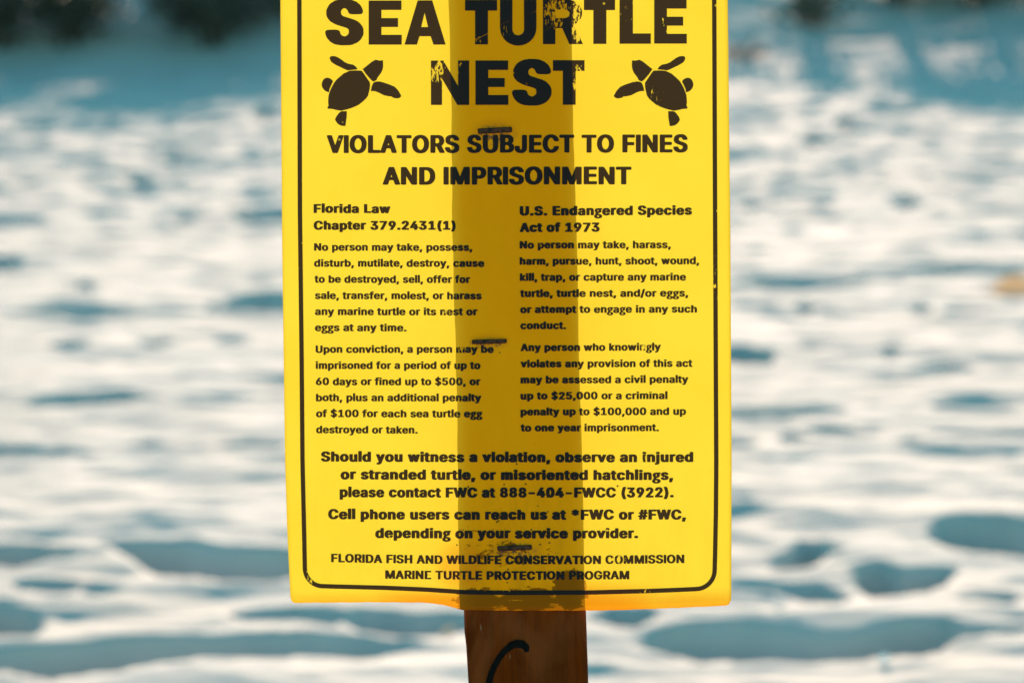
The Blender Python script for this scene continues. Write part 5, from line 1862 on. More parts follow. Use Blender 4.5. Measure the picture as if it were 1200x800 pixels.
    248, 397, 305, 391, 347, 380, 377, 366, 404, 348, 429, 322, 450, 287, 460, 260, 466, 227, 465, 176, 453, 162, 434, 156, 200, 153, 196, 146, 202, 130,
    218, 107, 242, 93, 262, 103, 287, 136, 305, 142, 338, 144, 374, 142, 434, 128, 454, 116, 460, 103, 450, 81, 430, 54, 408, 35, 374, 15, 335, 2,
    302, -4,
   ],
   [
    199, 249, 266, 248, 271, 254, 257, 280, 236, 295, 212, 277, 200, 257,
   ],
  ]),
  'f': (317, [
   [
    113, 2, 68, 7, 50, 24, 49, 292, 32, 299, 2, 300, -20, 311, -26, 322, -25, 368, -7, 385, 47, 393, 52, 442, 62, 463, 89, 494, 122, 513,
    164, 524, 203, 527, 281, 524, 317, 515, 332, 505, 337, 493, 320, 443, 302, 430, 245, 427, 238, 417, 239, 393, 293, 388, 316, 377, 322, 366, 322, 328,
    318, 314, 302, 303, 242, 296, 238, 292, 237, 24, 225, 10, 206, 4,
   ],
  ]),
  'g': (429, [
   [
    173, -167, 89, -153, 38, -131, 11, -110, -10, -76, -17, -47, -10, -14, 16, 24, 63, 51, 44, 81, 43, 100, 55, 122, 85, 143, 44, 178, 23, 217,
    19, 263, 29, 298, 41, 321, 67, 347, 104, 366, 143, 377, 215, 386, 404, 386, 425, 383, 434, 377, 439, 368, 439, 322, 434, 313, 425, 308, 381, 303,
    400, 263, 400, 227, 390, 198, 375, 173, 362, 158, 329, 137, 290, 124, 224, 111, 214, 105, 211, 97, 215, 91, 242, 80, 353, 54, 389, 38, 407, 25,
    420, 10, 436, -22, 439, -44, 432, -76, 414, -106, 395, -124, 344, -150, 281, -164,
   ],
   [
    190, -82, 224, -83, 252, -74, 268, -55, 262, -30, 245, -19, 218, -10, 191, -7, 172, -14, 155, -30, 154, -57, 161, -68,
   ],
   [
    202, 208, 215, 208, 227, 218, 238, 249, 231, 273, 221, 286, 209, 291, 193, 279, 184, 263, 185, 233, 191, 219,
   ],
  ]),
  'h': (474, [
   [
    86, 2, 41, 7, 28, 16, 22, 27, 22, 482, 32, 497, 53, 505, 95, 508, 176, 505, 195, 499, 207, 485, 209, 396, 272, 397, 341, 388, 396, 363,
    426, 333, 441, 306, 451, 273, 451, 27, 445, 16, 431, 7, 383, 1, 296, 4, 278, 10, 269, 18, 265, 29, 265, 249, 255, 279, 239, 292, 217, 271,
    208, 236, 207, 24, 195, 10, 176, 4,
   ],
  ]),
  'i': (230, [
   [
    86, 2, 41, 7, 28, 16, 22, 27, 22, 366, 32, 381, 53, 389, 116, 391, 176, 389, 197, 381, 208, 366, 208, 27, 197, 12, 179, 4,
   ],
   [
    110, 400, 53, 408, 22, 431, 11, 450, 10, 466, 23, 493, 44, 510, 71, 519, 113, 522, 161, 519, 191, 507, 212, 489, 220, 474, 220, 450, 210, 431,
    176, 408, 155, 402,
   ],
  ]),
  'j': (230, [
   [
    23, -129, -10, -126, -28, -120, -37, -112, -41, -98, -41, -55, -37, -47, -22, -35, 12, -30, 22, -9, 23, 368, 34, 382, 53, 389, 137, 391, 179, 388,
    197, 381, 208, 366, 208, -25, 204, -41, 185, -77, 146, -110, 104, -124,
   ],
   [
    110, 400, 53, 408, 22, 431, 11, 450, 10, 466, 23, 493, 44, 510, 68, 519, 110, 522, 161, 519, 191, 507, 209, 491, 219, 474, 220, 450, 213, 436,
    191, 416, 176, 408, 155, 402,
   ],
  ]),
  'k': (444, [
   [
    86, 2, 41, 7, 28, 16, 22, 27, 22, 482, 32, 497, 53, 505, 95, 508, 176, 505, 197, 497, 208, 482, 209, 335, 265, 382, 284, 389, 326, 391,
    422, 389, 440, 383, 450, 374, 454, 366, 448, 355, 303, 219, 466, 27, 455, 12, 434, 4, 392, 1, 293, 4, 271, 13, 209, 77, 208, 27, 194, 10,
    176, 4, 140, 1,
   ],
  ]),
  'l': (214, [
   [
    77, 2, 32, 7, 19, 16, 13, 27, 13, 512, 23, 527, 44, 535, 86, 538, 170, 535, 191, 527, 202, 512, 202, 27, 191, 12, 170, 4,
   ],
  ]),
  'm': (673, [
   [
    86, 2, 41, 7, 28, 16, 22, 27, 22, 363, 26, 374, 35, 383, 53, 389, 89, 391, 173, 389, 194, 394, 269, 397, 311, 393, 356, 378, 410, 394,
    491, 397, 527, 394, 560, 385, 594, 368, 624, 341, 642, 311, 652, 271, 652, 27, 638, 10, 620, 4, 533, 1, 494, 4, 479, 10, 470, 19, 466, 29,
    466, 252, 459, 282, 449, 292, 434, 271, 430, 254, 430, 29, 426, 19, 416, 10, 401, 4, 362, 1, 275, 4, 256, 10, 244, 27, 244, 263, 237, 284,
    230, 289, 215, 271, 208, 246, 207, 24, 195, 10, 176, 4,
   ],
  ]),
  'n': (473, [
   [
    86, 2, 41, 7, 28, 16, 22, 27, 22, 363, 26, 375, 35, 383, 53, 389, 95, 391, 182, 389, 269, 397, 341, 388, 396, 363, 426, 333, 441, 306,
    451, 273, 451, 29, 446, 18, 437, 10, 419, 4, 335, 1, 293, 4, 278, 10, 269, 19, 265, 29, 265, 249, 255, 279, 239, 292, 217, 271, 208, 236,
    207, 24, 195, 10, 176, 4,
   ],
  ]),
  'o': (479, [
   [
    215, -6, 161, -1, 107, 18, 77, 36, 41, 73, 20, 108, 4, 162, 4, 227, 11, 257, 29, 298, 55, 333, 89, 361, 134, 383, 170, 391, 227, 397,
    290, 394, 326, 388, 365, 374, 404, 351, 434, 321, 459, 282, 475, 225, 475, 160, 465, 122, 444, 81, 428, 61, 398, 34, 377, 21, 314, -2, 260, -7,
   ],
   [
    232, 97, 246, 97, 270, 122, 279, 141, 289, 187, 286, 225, 273, 263, 262, 279, 239, 295, 220, 282, 203, 254, 190, 195, 196, 154, 206, 127,
   ],
  ]),
  'p': (488, [
   [
    86, -129, 41, -123, 28, -114, 22, -104, 22, 363, 26, 374, 35, 383, 53, 389, 95, 391, 182, 389, 272, 397, 344, 388, 392, 369, 450, 317, 471, 279,
    481, 246, 484, 160, 471, 111, 450, 73, 419, 39, 383, 15, 362, 7, 314, -4, 209, -6, 208, -104, 202, -114, 176, -126,
   ],
   [
    247, 97, 264, 103, 282, 127, 298, 189, 295, 225, 285, 257, 268, 284, 251, 294, 224, 268, 208, 214, 208, 176, 215, 146, 230, 113,
   ],
  ]),
  'r': (323, [
   [
    86, 2, 41, 7, 28, 16, 22, 27, 22, 363, 26, 374, 35, 383, 50, 388, 89, 391, 170, 389, 197, 394, 266, 397, 305, 394, 323, 388, 337, 371,
    337, 317, 332, 308, 323, 300, 305, 294, 242, 293, 220, 276, 212, 260, 208, 241, 208, 29, 204, 19, 194, 10, 176, 4,
   ],
  ]),
  's': (429, [
   [
    188, -6, 122, 2, 71, 21, 28, 57, 13, 81, 4, 108, 13, 122, 38, 133, 83, 142, 122, 145, 170, 138, 184, 130, 197, 104, 212, 93, 230, 101,
    237, 116, 232, 132, 215, 141, 98, 170, 59, 191, 38, 211, 20, 244, 16, 263, 20, 301, 38, 333, 64, 358, 113, 383, 146, 391, 206, 397, 269, 394,
    305, 388, 350, 372, 394, 336, 417, 295, 413, 278, 398, 267, 338, 253, 269, 253, 248, 261, 229, 287, 215, 296, 206, 284, 206, 265, 211, 257, 224, 251,
    326, 228, 386, 199, 414, 168, 423, 146, 427, 124, 423, 94, 397, 51, 371, 29, 326, 7, 275, -4,
   ],
  ]),
  't': (291, [
   [
    188, -4, 131, 2, 86, 18, 59, 39, 38, 75, 34, 94, 34, 295, 29, 299, -7, 303, -22, 313, -26, 322, -26, 366, -20, 377, -7, 385, 32, 390,
    35, 452, 46, 466, 62, 472, 149, 476, 200, 469, 219, 452, 221, 393, 278, 385, 297, 368, 298, 322, 292, 311, 269, 300, 239, 299, 220, 292, 220, 113,
    225, 97, 266, 96, 292, 84, 304, 48, 306, 24, 294, 10, 272, 2,
   ],
  ]),
  'u': (474, [
   [
    191, -4, 140, 2, 113, 10, 77, 29, 50, 57, 29, 94, 22, 127, 22, 363, 26, 374, 35, 383, 50, 388, 95, 391, 176, 389, 194, 383, 204, 374,
    208, 363, 208, 149, 218, 113, 233, 100, 242, 104, 255, 119, 265, 149, 265, 363, 269, 374, 278, 383, 293, 388, 332, 391, 419, 389, 437, 383, 447, 374,
    451, 363, 451, 29, 447, 19, 437, 10, 419, 4, 377, 1, 293, 4, 230, -4,
   ],
  ]),
  'v': (453, [
   [
    194, 2, 149, 7, 130, 24, -13, 363, -10, 374, -1, 383, 14, 388, 53, 391, 149, 389, 167, 383, 180, 368, 227, 256, 272, 366, 287, 383, 305, 389,
    347, 391, 434, 389, 452, 383, 462, 374, 465, 360, 318, 19, 308, 10, 290, 4,
   ],
  ]),
  'w': (631, [
   [
    170, 2, 125, 7, 112, 16, 104, 29, -7, 360, -7, 368, 2, 381, 23, 389, 62, 391, 116, 391, 164, 385, 183, 368, 200, 314, 224, 374, 233, 383,
    251, 389, 341, 391, 392, 385, 406, 377, 414, 363, 428, 315, 432, 317, 452, 374, 461, 383, 476, 388, 572, 391, 611, 388, 634, 377, 640, 366, 633, 344,
    531, 40, 515, 12, 494, 4, 455, 1, 404, 1, 356, 7, 337, 24, 314, 84, 294, 24, 281, 10, 263, 4, 227, 1,
   ],
  ]),
  'y': (453, [
   [
    110, -131, 56, -126, 35, -120, 22, -112, 16, -101, 34, -47, 59, -32, 107, -28, 130, 24, -13, 363, -10, 374, -1, 383, 14, 388, 53, 391, 149, 389,
    167, 383, 180, 368, 227, 256, 272, 366, 287, 383, 305, 389, 347, 391, 434, 389, 452, 383, 462, 374, 465, 360, 309, -9, 282, -63, 245, -102, 215, -118,
    167, -129,
   ],
  ]),
 },
 'e': {
  ' ': (250, [
  ]),
  '#': (522, [
   [
    80, 9, 53, 17, 46, 25, 46, 49, 59, 129, 29, 131, -1, 139, -8, 148, -8, 169, -1, 204, 7, 212, 23, 218, 74, 221, 79, 225, 90, 284,
    86, 288, 41, 291, 23, 302, 22, 326, 28, 358, 32, 365, 47, 372, 107, 379, 128, 487, 146, 498, 164, 501, 260, 501, 278, 498, 295, 489, 299, 466,
    311, 490, 344, 501, 440, 501, 471, 492, 478, 484, 478, 468, 460, 380, 464, 376, 509, 372, 526, 364, 529, 342, 526, 318, 521, 302, 503, 291, 449, 288,
    443, 284, 434, 223, 488, 215, 501, 207, 502, 193, 488, 141, 455, 131, 416, 129, 395, 25, 374, 11, 356, 8, 260, 8, 229, 17, 224, 23, 221, 35,
    214, 20, 194, 11,
   ],
   [
    224, 63, 228, 63, 227, 70,
   ],
   [
    227, 79, 231, 79, 230, 86,
   ],
   [
    230, 95, 234, 95, 233, 102,
   ],
   [
    233, 111, 237, 111, 236, 118,
   ],
   [
    254, 225, 257, 225, 257, 232,
   ],
   [
    257, 241, 261, 241, 260, 248,
   ],
   [
    260, 257, 264, 257, 263, 264,
   ],
   [
    263, 273, 267, 273, 266, 280,
   ],
   [
    284, 385, 288, 385, 287, 395,
   ],
   [
    287, 404, 291, 404, 290, 411,
   ],
   [
    290, 420, 294, 420, 293, 427,
   ],
   [
    293, 436, 297, 436, 296, 443,
   ],
   [
    296, 452, 300, 452, 299, 459,
   ],
  ]),
  '$': (528, [
   [
    218, -58, 203, -55, 185, -44, 184, -1, 180, 4, 128, 17, 79, 41, 50, 67, 29, 100, 19, 137, 20, 156, 26, 162, 56, 170, 179, 168, 184, 175,
    182, 221, 104, 251, 83, 264, 47, 300, 34, 332, 34, 388, 53, 430, 86, 464, 143, 492, 182, 503, 184, 550, 190, 558, 221, 568, 308, 568, 326, 564,
    345, 553, 346, 508, 349, 502, 398, 490, 441, 468, 476, 437, 495, 406, 502, 380, 502, 361, 495, 353, 464, 344, 349, 345, 346, 302, 350, 294, 401, 279,
    446, 258, 482, 229, 501, 201, 508, 180, 508, 121, 489, 79, 455, 45, 407, 19, 347, 2, 346, -41, 338, -50, 308, -59,
   ],
  ]),
  '(': (355, [
   [
    185, -82, 158, -74, 137, -52, 110, -4, 77, 79, 58, 180, 58, 252, 67, 316, 101, 430, 121, 476, 146, 514, 158, 524, 188, 533, 305, 533, 338, 522,
    348, 513, 349, 500, 311, 420, 281, 329, 265, 244, 265, 183, 274, 132, 293, 71, 348, -47, 349, -60, 335, -74, 305, -82,
   ],
  ]),
  ')': (355, [
   [
    47, -82, 17, -72, 8, -63, 7, -49, 54, 49, 72, 100, 88, 167, 91, 233, 79, 310, 66, 358, 39, 433, 8, 497, 7, 510, 20, 524, 50, 533,
    167, 533, 197, 524, 213, 510, 240, 462, 270, 385, 292, 294, 298, 236, 298, 188, 289, 119, 273, 63, 249, 4, 213, -60, 200, -72, 167, -82,
   ],
  ]),
  '*': (535, [
   [
    212, 201, 185, 209, 175, 217, 170, 244, 125, 245, 101, 251, 74, 276, 59, 300, 59, 316, 74, 330, 123, 353, 71, 378, 59, 390, 59, 406, 83, 444,
    94, 454, 125, 464, 170, 465, 173, 486, 191, 500, 221, 506, 320, 506, 344, 500, 363, 486, 365, 462, 422, 458, 438, 452, 456, 436, 474, 406, 474, 390,
    458, 376, 411, 353, 461, 328, 474, 316, 474, 300, 452, 267, 437, 254, 407, 245, 365, 244, 363, 220, 344, 206, 320, 200,
   ],
  ]),
  ',': (269, [
   [
    47, -103, 20, -95, 7, -79, 31, 73, 40, 100, 56, 111, 83, 117, 206, 117, 239, 107, 249, 97, 250, 84, 196, -87, 179, -98, 155, -104,
   ],
  ]),
  '-': (535, [
   [
    122, 169, 95, 177, 82, 191, 83, 252, 95, 263, 110, 268, 128, 272, 407, 272, 437, 263, 450, 252, 450, 188, 437, 177, 422, 171, 404, 168,
   ],
  ]),
  '.': (269, [
   [
    95, -2, 65, 6, 43, 17, 20, 47, 20, 84, 28, 97, 53, 119, 104, 133, 167, 133, 218, 119, 248, 93, 253, 81, 252, 44, 224, 14, 173, -3,
   ],
  ]),
  '/': (331, [
   [
    23, -66, -8, -55, -16, -47, -17, -31, 146, 505, 161, 519, 191, 528, 302, 528, 326, 522, 345, 508, 346, 486, 186, -41, 170, -58, 140, -66,
   ],
  ]),
  '0': (535, [
   [
    230, -5, 176, 3, 125, 22, 91, 47, 59, 81, 32, 137, 19, 193, 16, 281, 25, 348, 38, 388, 62, 430, 122, 484, 158, 500, 206, 512, 329, 512,
    383, 498, 426, 476, 461, 445, 492, 398, 507, 358, 517, 308, 517, 204, 511, 164, 483, 92, 463, 65, 422, 30, 392, 14, 332, -3,
   ],
   [
    266, 113, 279, 124, 297, 159, 307, 191, 313, 239, 313, 276, 300, 342, 279, 385, 266, 396, 254, 382, 236, 345, 223, 278, 223, 223, 230, 185, 245, 143,
   ],
  ]),
  '1': (535, [
   [
    86, 3, 59, 11, 47, 23, 47, 84, 59, 95, 89, 104, 179, 105, 181, 318, 176, 324, 158, 320, 98, 320, 65, 331, 55, 342, 56, 414, 97, 446,
    176, 498, 191, 503, 209, 506, 341, 506, 374, 498, 388, 481, 388, 108, 395, 104, 461, 104, 494, 93, 505, 81, 504, 23, 491, 11, 461, 3,
   ],
  ]),
  '2': (535, [
   [
    74, 3, 47, 11, 35, 23, 35, 79, 257, 294, 282, 332, 289, 361, 276, 393, 263, 401, 245, 374, 240, 342, 221, 329, 191, 322, 77, 323, 53, 329,
    35, 342, 34, 366, 41, 401, 56, 430, 79, 457, 116, 484, 146, 498, 203, 512, 242, 514, 329, 512, 377, 500, 419, 482, 463, 446, 483, 417, 493, 388,
    489, 316, 471, 278, 452, 254, 304, 108, 458, 106, 482, 101, 502, 84, 501, 23, 488, 11, 458, 3,
   ],
  ]),
  '3': (535, [
   [
    215, -5, 149, 6, 98, 25, 49, 60, 20, 103, 13, 127, 14, 153, 26, 165, 56, 173, 179, 173, 203, 167, 222, 153, 236, 118, 257, 104, 278, 113,
    298, 151, 294, 175, 285, 193, 260, 215, 236, 221, 170, 221, 140, 230, 128, 241, 127, 297, 131, 308, 214, 390, 219, 401, 83, 403, 53, 411, 40, 425,
    41, 486, 59, 500, 86, 506, 437, 506, 464, 500, 484, 484, 483, 428, 367, 308, 425, 284, 447, 270, 472, 249, 489, 225, 505, 183, 505, 129, 492, 92,
    475, 68, 443, 40, 386, 11, 326, -3,
   ],
  ]),
  '4': (535, [
   [
    290, 3, 263, 11, 251, 23, 248, 95, 56, 96, 29, 102, 10, 119, 10, 177, 220, 492, 233, 500, 257, 506, 377, 506, 410, 496, 420, 486, 421, 470,
    338, 341, 413, 338, 443, 330, 455, 319, 457, 204, 461, 200, 506, 194, 524, 181, 526, 119, 506, 102, 458, 94, 457, 25, 443, 11, 413, 3,
   ],
  ]),
  '5': (535, [
   [
    221, -5, 182, 0, 140, 11, 92, 35, 50, 76, 32, 113, 29, 151, 41, 162, 71, 170, 191, 170, 215, 164, 233, 151, 245, 124, 260, 108, 276, 119,
    295, 159, 295, 188, 288, 207, 278, 223, 257, 242, 200, 221, 119, 221, 56, 233, 38, 247, 37, 276, 65, 486, 83, 500, 110, 506, 431, 506, 458, 500,
    478, 484, 478, 425, 465, 412, 434, 403, 266, 402, 259, 393, 256, 358, 260, 352, 317, 352, 389, 335, 423, 318, 457, 292, 489, 247, 502, 209, 505, 159,
    489, 100, 473, 75, 445, 47, 422, 30, 389, 14, 326, -3,
   ],
  ]),
  '6': (535, [
   [
    227, -5, 176, 3, 119, 25, 89, 45, 65, 71, 44, 105, 34, 137, 34, 204, 44, 239, 89, 316, 230, 496, 263, 506, 386, 506, 404, 503, 430, 489,
    432, 470, 331, 334, 392, 319, 422, 306, 469, 268, 483, 249, 502, 193, 502, 145, 495, 116, 483, 89, 466, 65, 431, 35, 404, 19, 329, -3,
   ],
   [
    263, 111, 269, 110, 282, 124, 295, 159, 295, 180, 288, 201, 266, 227, 245, 199, 238, 172, 248, 132,
   ],
  ]),
  '7': (535, [
   [
    107, 3, 86, 9, 73, 17, 67, 25, 68, 39, 271, 398, 263, 402, 74, 403, 50, 408, 31, 425, 32, 487, 50, 500, 77, 506, 458, 506, 491, 498,
    505, 484, 504, 420, 279, 23, 266, 11, 236, 3,
   ],
  ]),
  '8': (535, [
   [
    230, 1, 158, 11, 101, 35, 61, 68, 41, 100, 34, 124, 38, 191, 50, 217, 65, 237, 102, 265, 71, 296, 59, 318, 52, 340, 52, 393, 59, 414,
    82, 449, 104, 468, 158, 495, 209, 506, 242, 509, 323, 506, 374, 495, 416, 476, 454, 446, 474, 417, 484, 374, 480, 334, 468, 305, 433, 265, 472, 233,
    489, 209, 502, 169, 502, 129, 492, 95, 480, 76, 455, 51, 428, 33, 392, 17, 329, 3,
   ],
   [
    259, 97, 272, 97, 293, 107, 306, 121, 316, 143, 315, 164, 303, 188, 294, 199, 266, 213, 235, 193, 217, 159, 218, 143, 227, 121, 238, 108,
   ],
   [
    265, 313, 272, 315, 291, 334, 300, 361, 291, 390, 278, 405, 266, 410, 245, 393, 235, 366, 236, 350, 244, 332,
   ],
  ]),
  '9': (535, [
   [
    140, 3, 119, 9, 106, 17, 100, 25, 101, 39, 204, 175, 158, 185, 116, 201, 83, 224, 53, 257, 34, 305, 34, 374, 44, 406, 62, 437, 92, 466,
    119, 484, 176, 506, 236, 514, 296, 514, 332, 511, 392, 495, 432, 473, 461, 448, 489, 406, 502, 361, 502, 316, 486, 260, 438, 183, 305, 13, 272, 3,
   ],
   [
    262, 284, 269, 283, 279, 292, 295, 326, 291, 366, 269, 399, 251, 382, 238, 345, 248, 305,
   ],
  ]),
  'A': (561, [
   [
    26, 3, -1, 11, -11, 20, -13, 41, 170, 486, 182, 498, 212, 506, 347, 506, 377, 498, 389, 487, 396, 473, 570, 52, 573, 23, 560, 11, 530, 3,
    407, 3, 383, 9, 362, 25, 320, 127, 248, 128, 239, 124, 201, 28, 185, 11, 155, 3,
   ],
  ]),
  'B': (538, [
   [
    68, 3, 41, 11, 28, 25, 29, 487, 41, 498, 71, 506, 341, 506, 407, 492, 447, 473, 478, 449, 495, 428, 511, 382, 511, 337, 504, 313, 491, 294,
    464, 268, 510, 225, 529, 183, 532, 159, 529, 119, 519, 89, 503, 67, 474, 41, 443, 25, 413, 14, 356, 3,
   ],
   [
    239, 108, 287, 107, 305, 115, 318, 129, 324, 148, 318, 172, 304, 193, 284, 204, 245, 208, 238, 204,
   ],
   [
    239, 310, 263, 309, 278, 315, 287, 321, 300, 340, 303, 369, 294, 388, 281, 399, 245, 402, 238, 398,
   ],
  ]),
  'C': (592, [
   [
    269, -5, 197, 6, 140, 27, 98, 53, 62, 89, 35, 129, 16, 180, 10, 220, 10, 294, 16, 329, 29, 366, 56, 413, 110, 464, 140, 482, 200, 503,
    242, 512, 284, 514, 374, 512, 452, 492, 508, 462, 544, 430, 567, 398, 585, 350, 585, 332, 572, 320, 542, 312, 416, 313, 389, 320, 379, 329, 360, 369,
    341, 388, 308, 403, 284, 394, 259, 374, 245, 356, 220, 294, 217, 270, 220, 215, 233, 175, 245, 153, 272, 123, 308, 106, 323, 110, 352, 129, 369, 156,
    377, 177, 386, 186, 416, 196, 545, 196, 577, 185, 585, 177, 586, 161, 573, 121, 555, 92, 508, 47, 482, 30, 437, 11, 377, -3,
   ],
  ]),
  'D': (584, [
   [
    68, 3, 41, 11, 28, 25, 28, 481, 31, 489, 47, 500, 71, 506, 332, 506, 392, 495, 425, 484, 455, 471, 491, 448, 524, 415, 546, 385, 564, 342,
    574, 294, 574, 217, 568, 183, 555, 143, 523, 92, 482, 56, 458, 41, 416, 22, 362, 8, 326, 3,
   ],
   [
    239, 108, 254, 107, 284, 113, 312, 127, 331, 143, 351, 175, 367, 231, 364, 297, 339, 356, 323, 375, 299, 391, 257, 402, 242, 402, 238, 396,
   ],
  ]),
  'E': (500, [
   [
    68, 3, 41, 11, 28, 25, 29, 487, 47, 500, 74, 506, 437, 506, 471, 497, 484, 484, 484, 425, 464, 408, 437, 402, 239, 401, 239, 310, 422, 309,
    449, 303, 469, 286, 469, 231, 455, 214, 425, 205, 239, 204, 238, 113, 239, 108, 245, 107, 440, 107, 467, 101, 487, 84, 485, 22, 473, 11, 443, 3,
   ],
  ]),
  'F': (492, [
   [
    68, 3, 41, 11, 28, 25, 29, 487, 47, 500, 74, 506, 434, 506, 468, 497, 481, 484, 481, 428, 467, 411, 437, 403, 245, 402, 239, 401, 238, 396,
    239, 302, 413, 301, 440, 295, 460, 278, 458, 216, 446, 206, 416, 197, 239, 196, 235, 20, 218, 9, 194, 3,
   ],
  ]),
  'G': (602, [
   [
    269, -5, 197, 6, 134, 30, 101, 51, 59, 92, 32, 135, 13, 193, 10, 292, 16, 329, 35, 380, 59, 417, 100, 457, 128, 476, 170, 495, 239, 512,
    281, 514, 374, 512, 443, 495, 485, 476, 514, 457, 541, 433, 567, 398, 585, 356, 585, 332, 572, 320, 542, 312, 422, 312, 404, 315, 389, 320, 377, 331,
    357, 369, 341, 386, 314, 402, 293, 399, 266, 381, 245, 356, 220, 294, 217, 270, 220, 215, 245, 153, 272, 123, 311, 105, 347, 124, 372, 159, 378, 175,
    374, 178, 296, 179, 266, 187, 254, 199, 254, 262, 272, 276, 299, 282, 545, 282, 572, 276, 592, 260, 589, 164, 576, 124, 554, 88, 509, 45, 479, 27,
    440, 11, 380, -3,
   ],
  ]),
  'H': (598, [
   [
    68, 3, 41, 11, 28, 25, 28, 481, 31, 489, 47, 500, 71, 506, 194, 506, 224, 498, 238, 484, 239, 313, 353, 312, 361, 316, 361, 481, 368, 493,
    380, 500, 407, 506, 527, 506, 560, 496, 571, 481, 571, 28, 568, 20, 551, 9, 527, 3, 404, 3, 374, 11, 361, 25, 359, 206, 245, 208, 239, 207,
    238, 201, 235, 20, 218, 9, 194, 3,
   ],
  ]),
  'I': (232, [
   [
    53, 3, 26, 11, 13, 25, 13, 484, 26, 498, 56, 506, 176, 506, 206, 498, 220, 484, 220, 25, 206, 11, 176, 3,
   ],
  ]),
  'J': (478, [
   [
    188, -5, 158, -2, 92, 17, 65, 32, 31, 63, 7, 108, 1, 148, 2, 188, 14, 199, 44, 208, 167, 208, 191, 202, 210, 188, 211, 148, 218, 127,
    227, 116, 234, 127, 241, 156, 242, 486, 254, 498, 284, 506, 404, 506, 428, 500, 445, 489, 448, 481, 448, 127, 435, 84, 418, 60, 386, 32, 338, 9,
    260, -5,
   ],
  ]),
  'L': (475, [
   [
    68, 3, 41, 11, 28, 25, 28, 484, 41, 498, 71, 506, 194, 506, 224, 498, 238, 484, 239, 108, 428, 107, 455, 101, 475, 84, 475, 25, 461, 11,
    431, 3,
   ],
  ]),
  'M': (710, [
   [
    68, 3, 41, 11, 28, 25, 28, 481, 38, 496, 74, 506, 221, 506, 252, 497, 267, 484, 347, 300, 356, 286, 443, 484, 457, 497, 488, 506, 635, 506,
    662, 500, 679, 489, 682, 481, 682, 28, 671, 13, 638, 3, 515, 3, 491, 9, 475, 20, 470, 51, 454, 20, 428, 6, 410, 3, 296, 3, 272, 9,
    259, 17, 236, 56, 234, 23, 215, 9, 188, 3,
   ],
  ]),
  'N': (605, [
   [
    68, 3, 41, 11, 28, 25, 28, 481, 31, 489, 47, 500, 71, 506, 206, 506, 236, 498, 252, 484, 353, 342, 365, 330, 367, 484, 377, 496, 416, 506,
    533, 506, 566, 496, 577, 481, 577, 28, 574, 20, 557, 9, 533, 3, 398, 3, 368, 11, 350, 28, 239, 179, 235, 20, 218, 9, 194, 3,
   ],
  ]),
  'O': (615, [
   [
    269, -5, 197, 6, 140, 27, 95, 56, 62, 88, 38, 124, 16, 180, 10, 217, 13, 313, 29, 366, 50, 404, 68, 426, 125, 474, 164, 492, 242, 512,
    284, 514, 374, 512, 443, 495, 485, 476, 542, 432, 567, 401, 585, 369, 604, 305, 607, 239, 601, 188, 579, 127, 558, 95, 506, 45, 476, 27, 452, 17,
    377, -3,
   ],
   [
    301, 108, 311, 106, 332, 115, 352, 129, 369, 151, 390, 193, 400, 249, 390, 313, 369, 358, 347, 384, 308, 402, 272, 386, 245, 356, 227, 318, 217, 273,
    217, 233, 233, 175, 259, 135, 274, 121,
   ],
  ]),
  'P': (526, [
   [
    68, 3, 41, 11, 28, 25, 29, 487, 41, 498, 71, 506, 338, 506, 410, 490, 450, 470, 478, 449, 498, 425, 510, 404, 520, 372, 523, 340, 520, 302,
    510, 270, 491, 240, 446, 201, 386, 177, 344, 168, 239, 167, 238, 25, 224, 11, 194, 3,
   ],
   [
    241, 270, 269, 272, 287, 280, 306, 305, 313, 329, 309, 361, 297, 385, 284, 396, 266, 402, 242, 402, 238, 398,
   ],
  ]),
  'R': (531, [
   [
    68, 3, 41, 11, 28, 25, 29, 487, 41, 498, 71, 506, 341, 506, 413, 490, 453, 470, 481, 449, 510, 409, 523, 361, 523, 321, 516, 289, 504, 262,
    490, 244, 440, 201, 534, 47, 536, 22, 524, 11, 494, 3, 368, 3, 341, 9, 317, 28, 239, 152, 238, 25, 229, 15, 194, 3,
   ],
   [
    239, 284, 269, 283, 287, 289, 300, 300, 312, 326, 313, 353, 306, 374, 293, 392, 272, 402, 242, 402, 238, 398,
   ],
  ]),
  'S': (528, [
   [
    194, -5, 116, 14, 70, 39, 38, 67, 17, 100, 7, 135, 8, 156, 20, 167, 50, 176, 176, 175, 206, 165, 216, 156, 224, 132, 235, 116, 266, 101,
    287, 110, 303, 124, 313, 145, 309, 169, 284, 188, 143, 227, 98, 246, 76, 260, 41, 291, 26, 318, 22, 385, 29, 409, 50, 442, 80, 469, 125, 492,
    158, 503, 200, 512, 332, 512, 395, 498, 447, 473, 475, 452, 495, 428, 514, 382, 514, 361, 505, 350, 470, 339, 353, 338, 335, 342, 320, 347, 308, 357,
    293, 389, 266, 405, 254, 402, 239, 388, 230, 369, 230, 356, 238, 340, 257, 326, 413, 282, 453, 262, 491, 232, 510, 207, 520, 180, 520, 121, 513, 100,
    491, 67, 461, 40, 437, 25, 404, 11, 332, -5,
   ],
  ]),
  'T': (530, [
   [
    203, 3, 176, 11, 163, 25, 163, 398, 155, 402, 44, 403, 14, 411, 1, 425, 2, 486, 20, 500, 47, 506, 482, 506, 515, 498, 529, 481, 529, 425,
    516, 412, 485, 403, 377, 402, 370, 398, 369, 23, 356, 11, 326, 3,
   ],
  ]),
  'U': (599, [
   [
    239, -5, 164, 11, 104, 41, 59, 83, 38, 121, 28, 172, 29, 486, 47, 500, 77, 506, 194, 506, 224, 498, 237, 486, 238, 177, 245, 153, 266, 120,
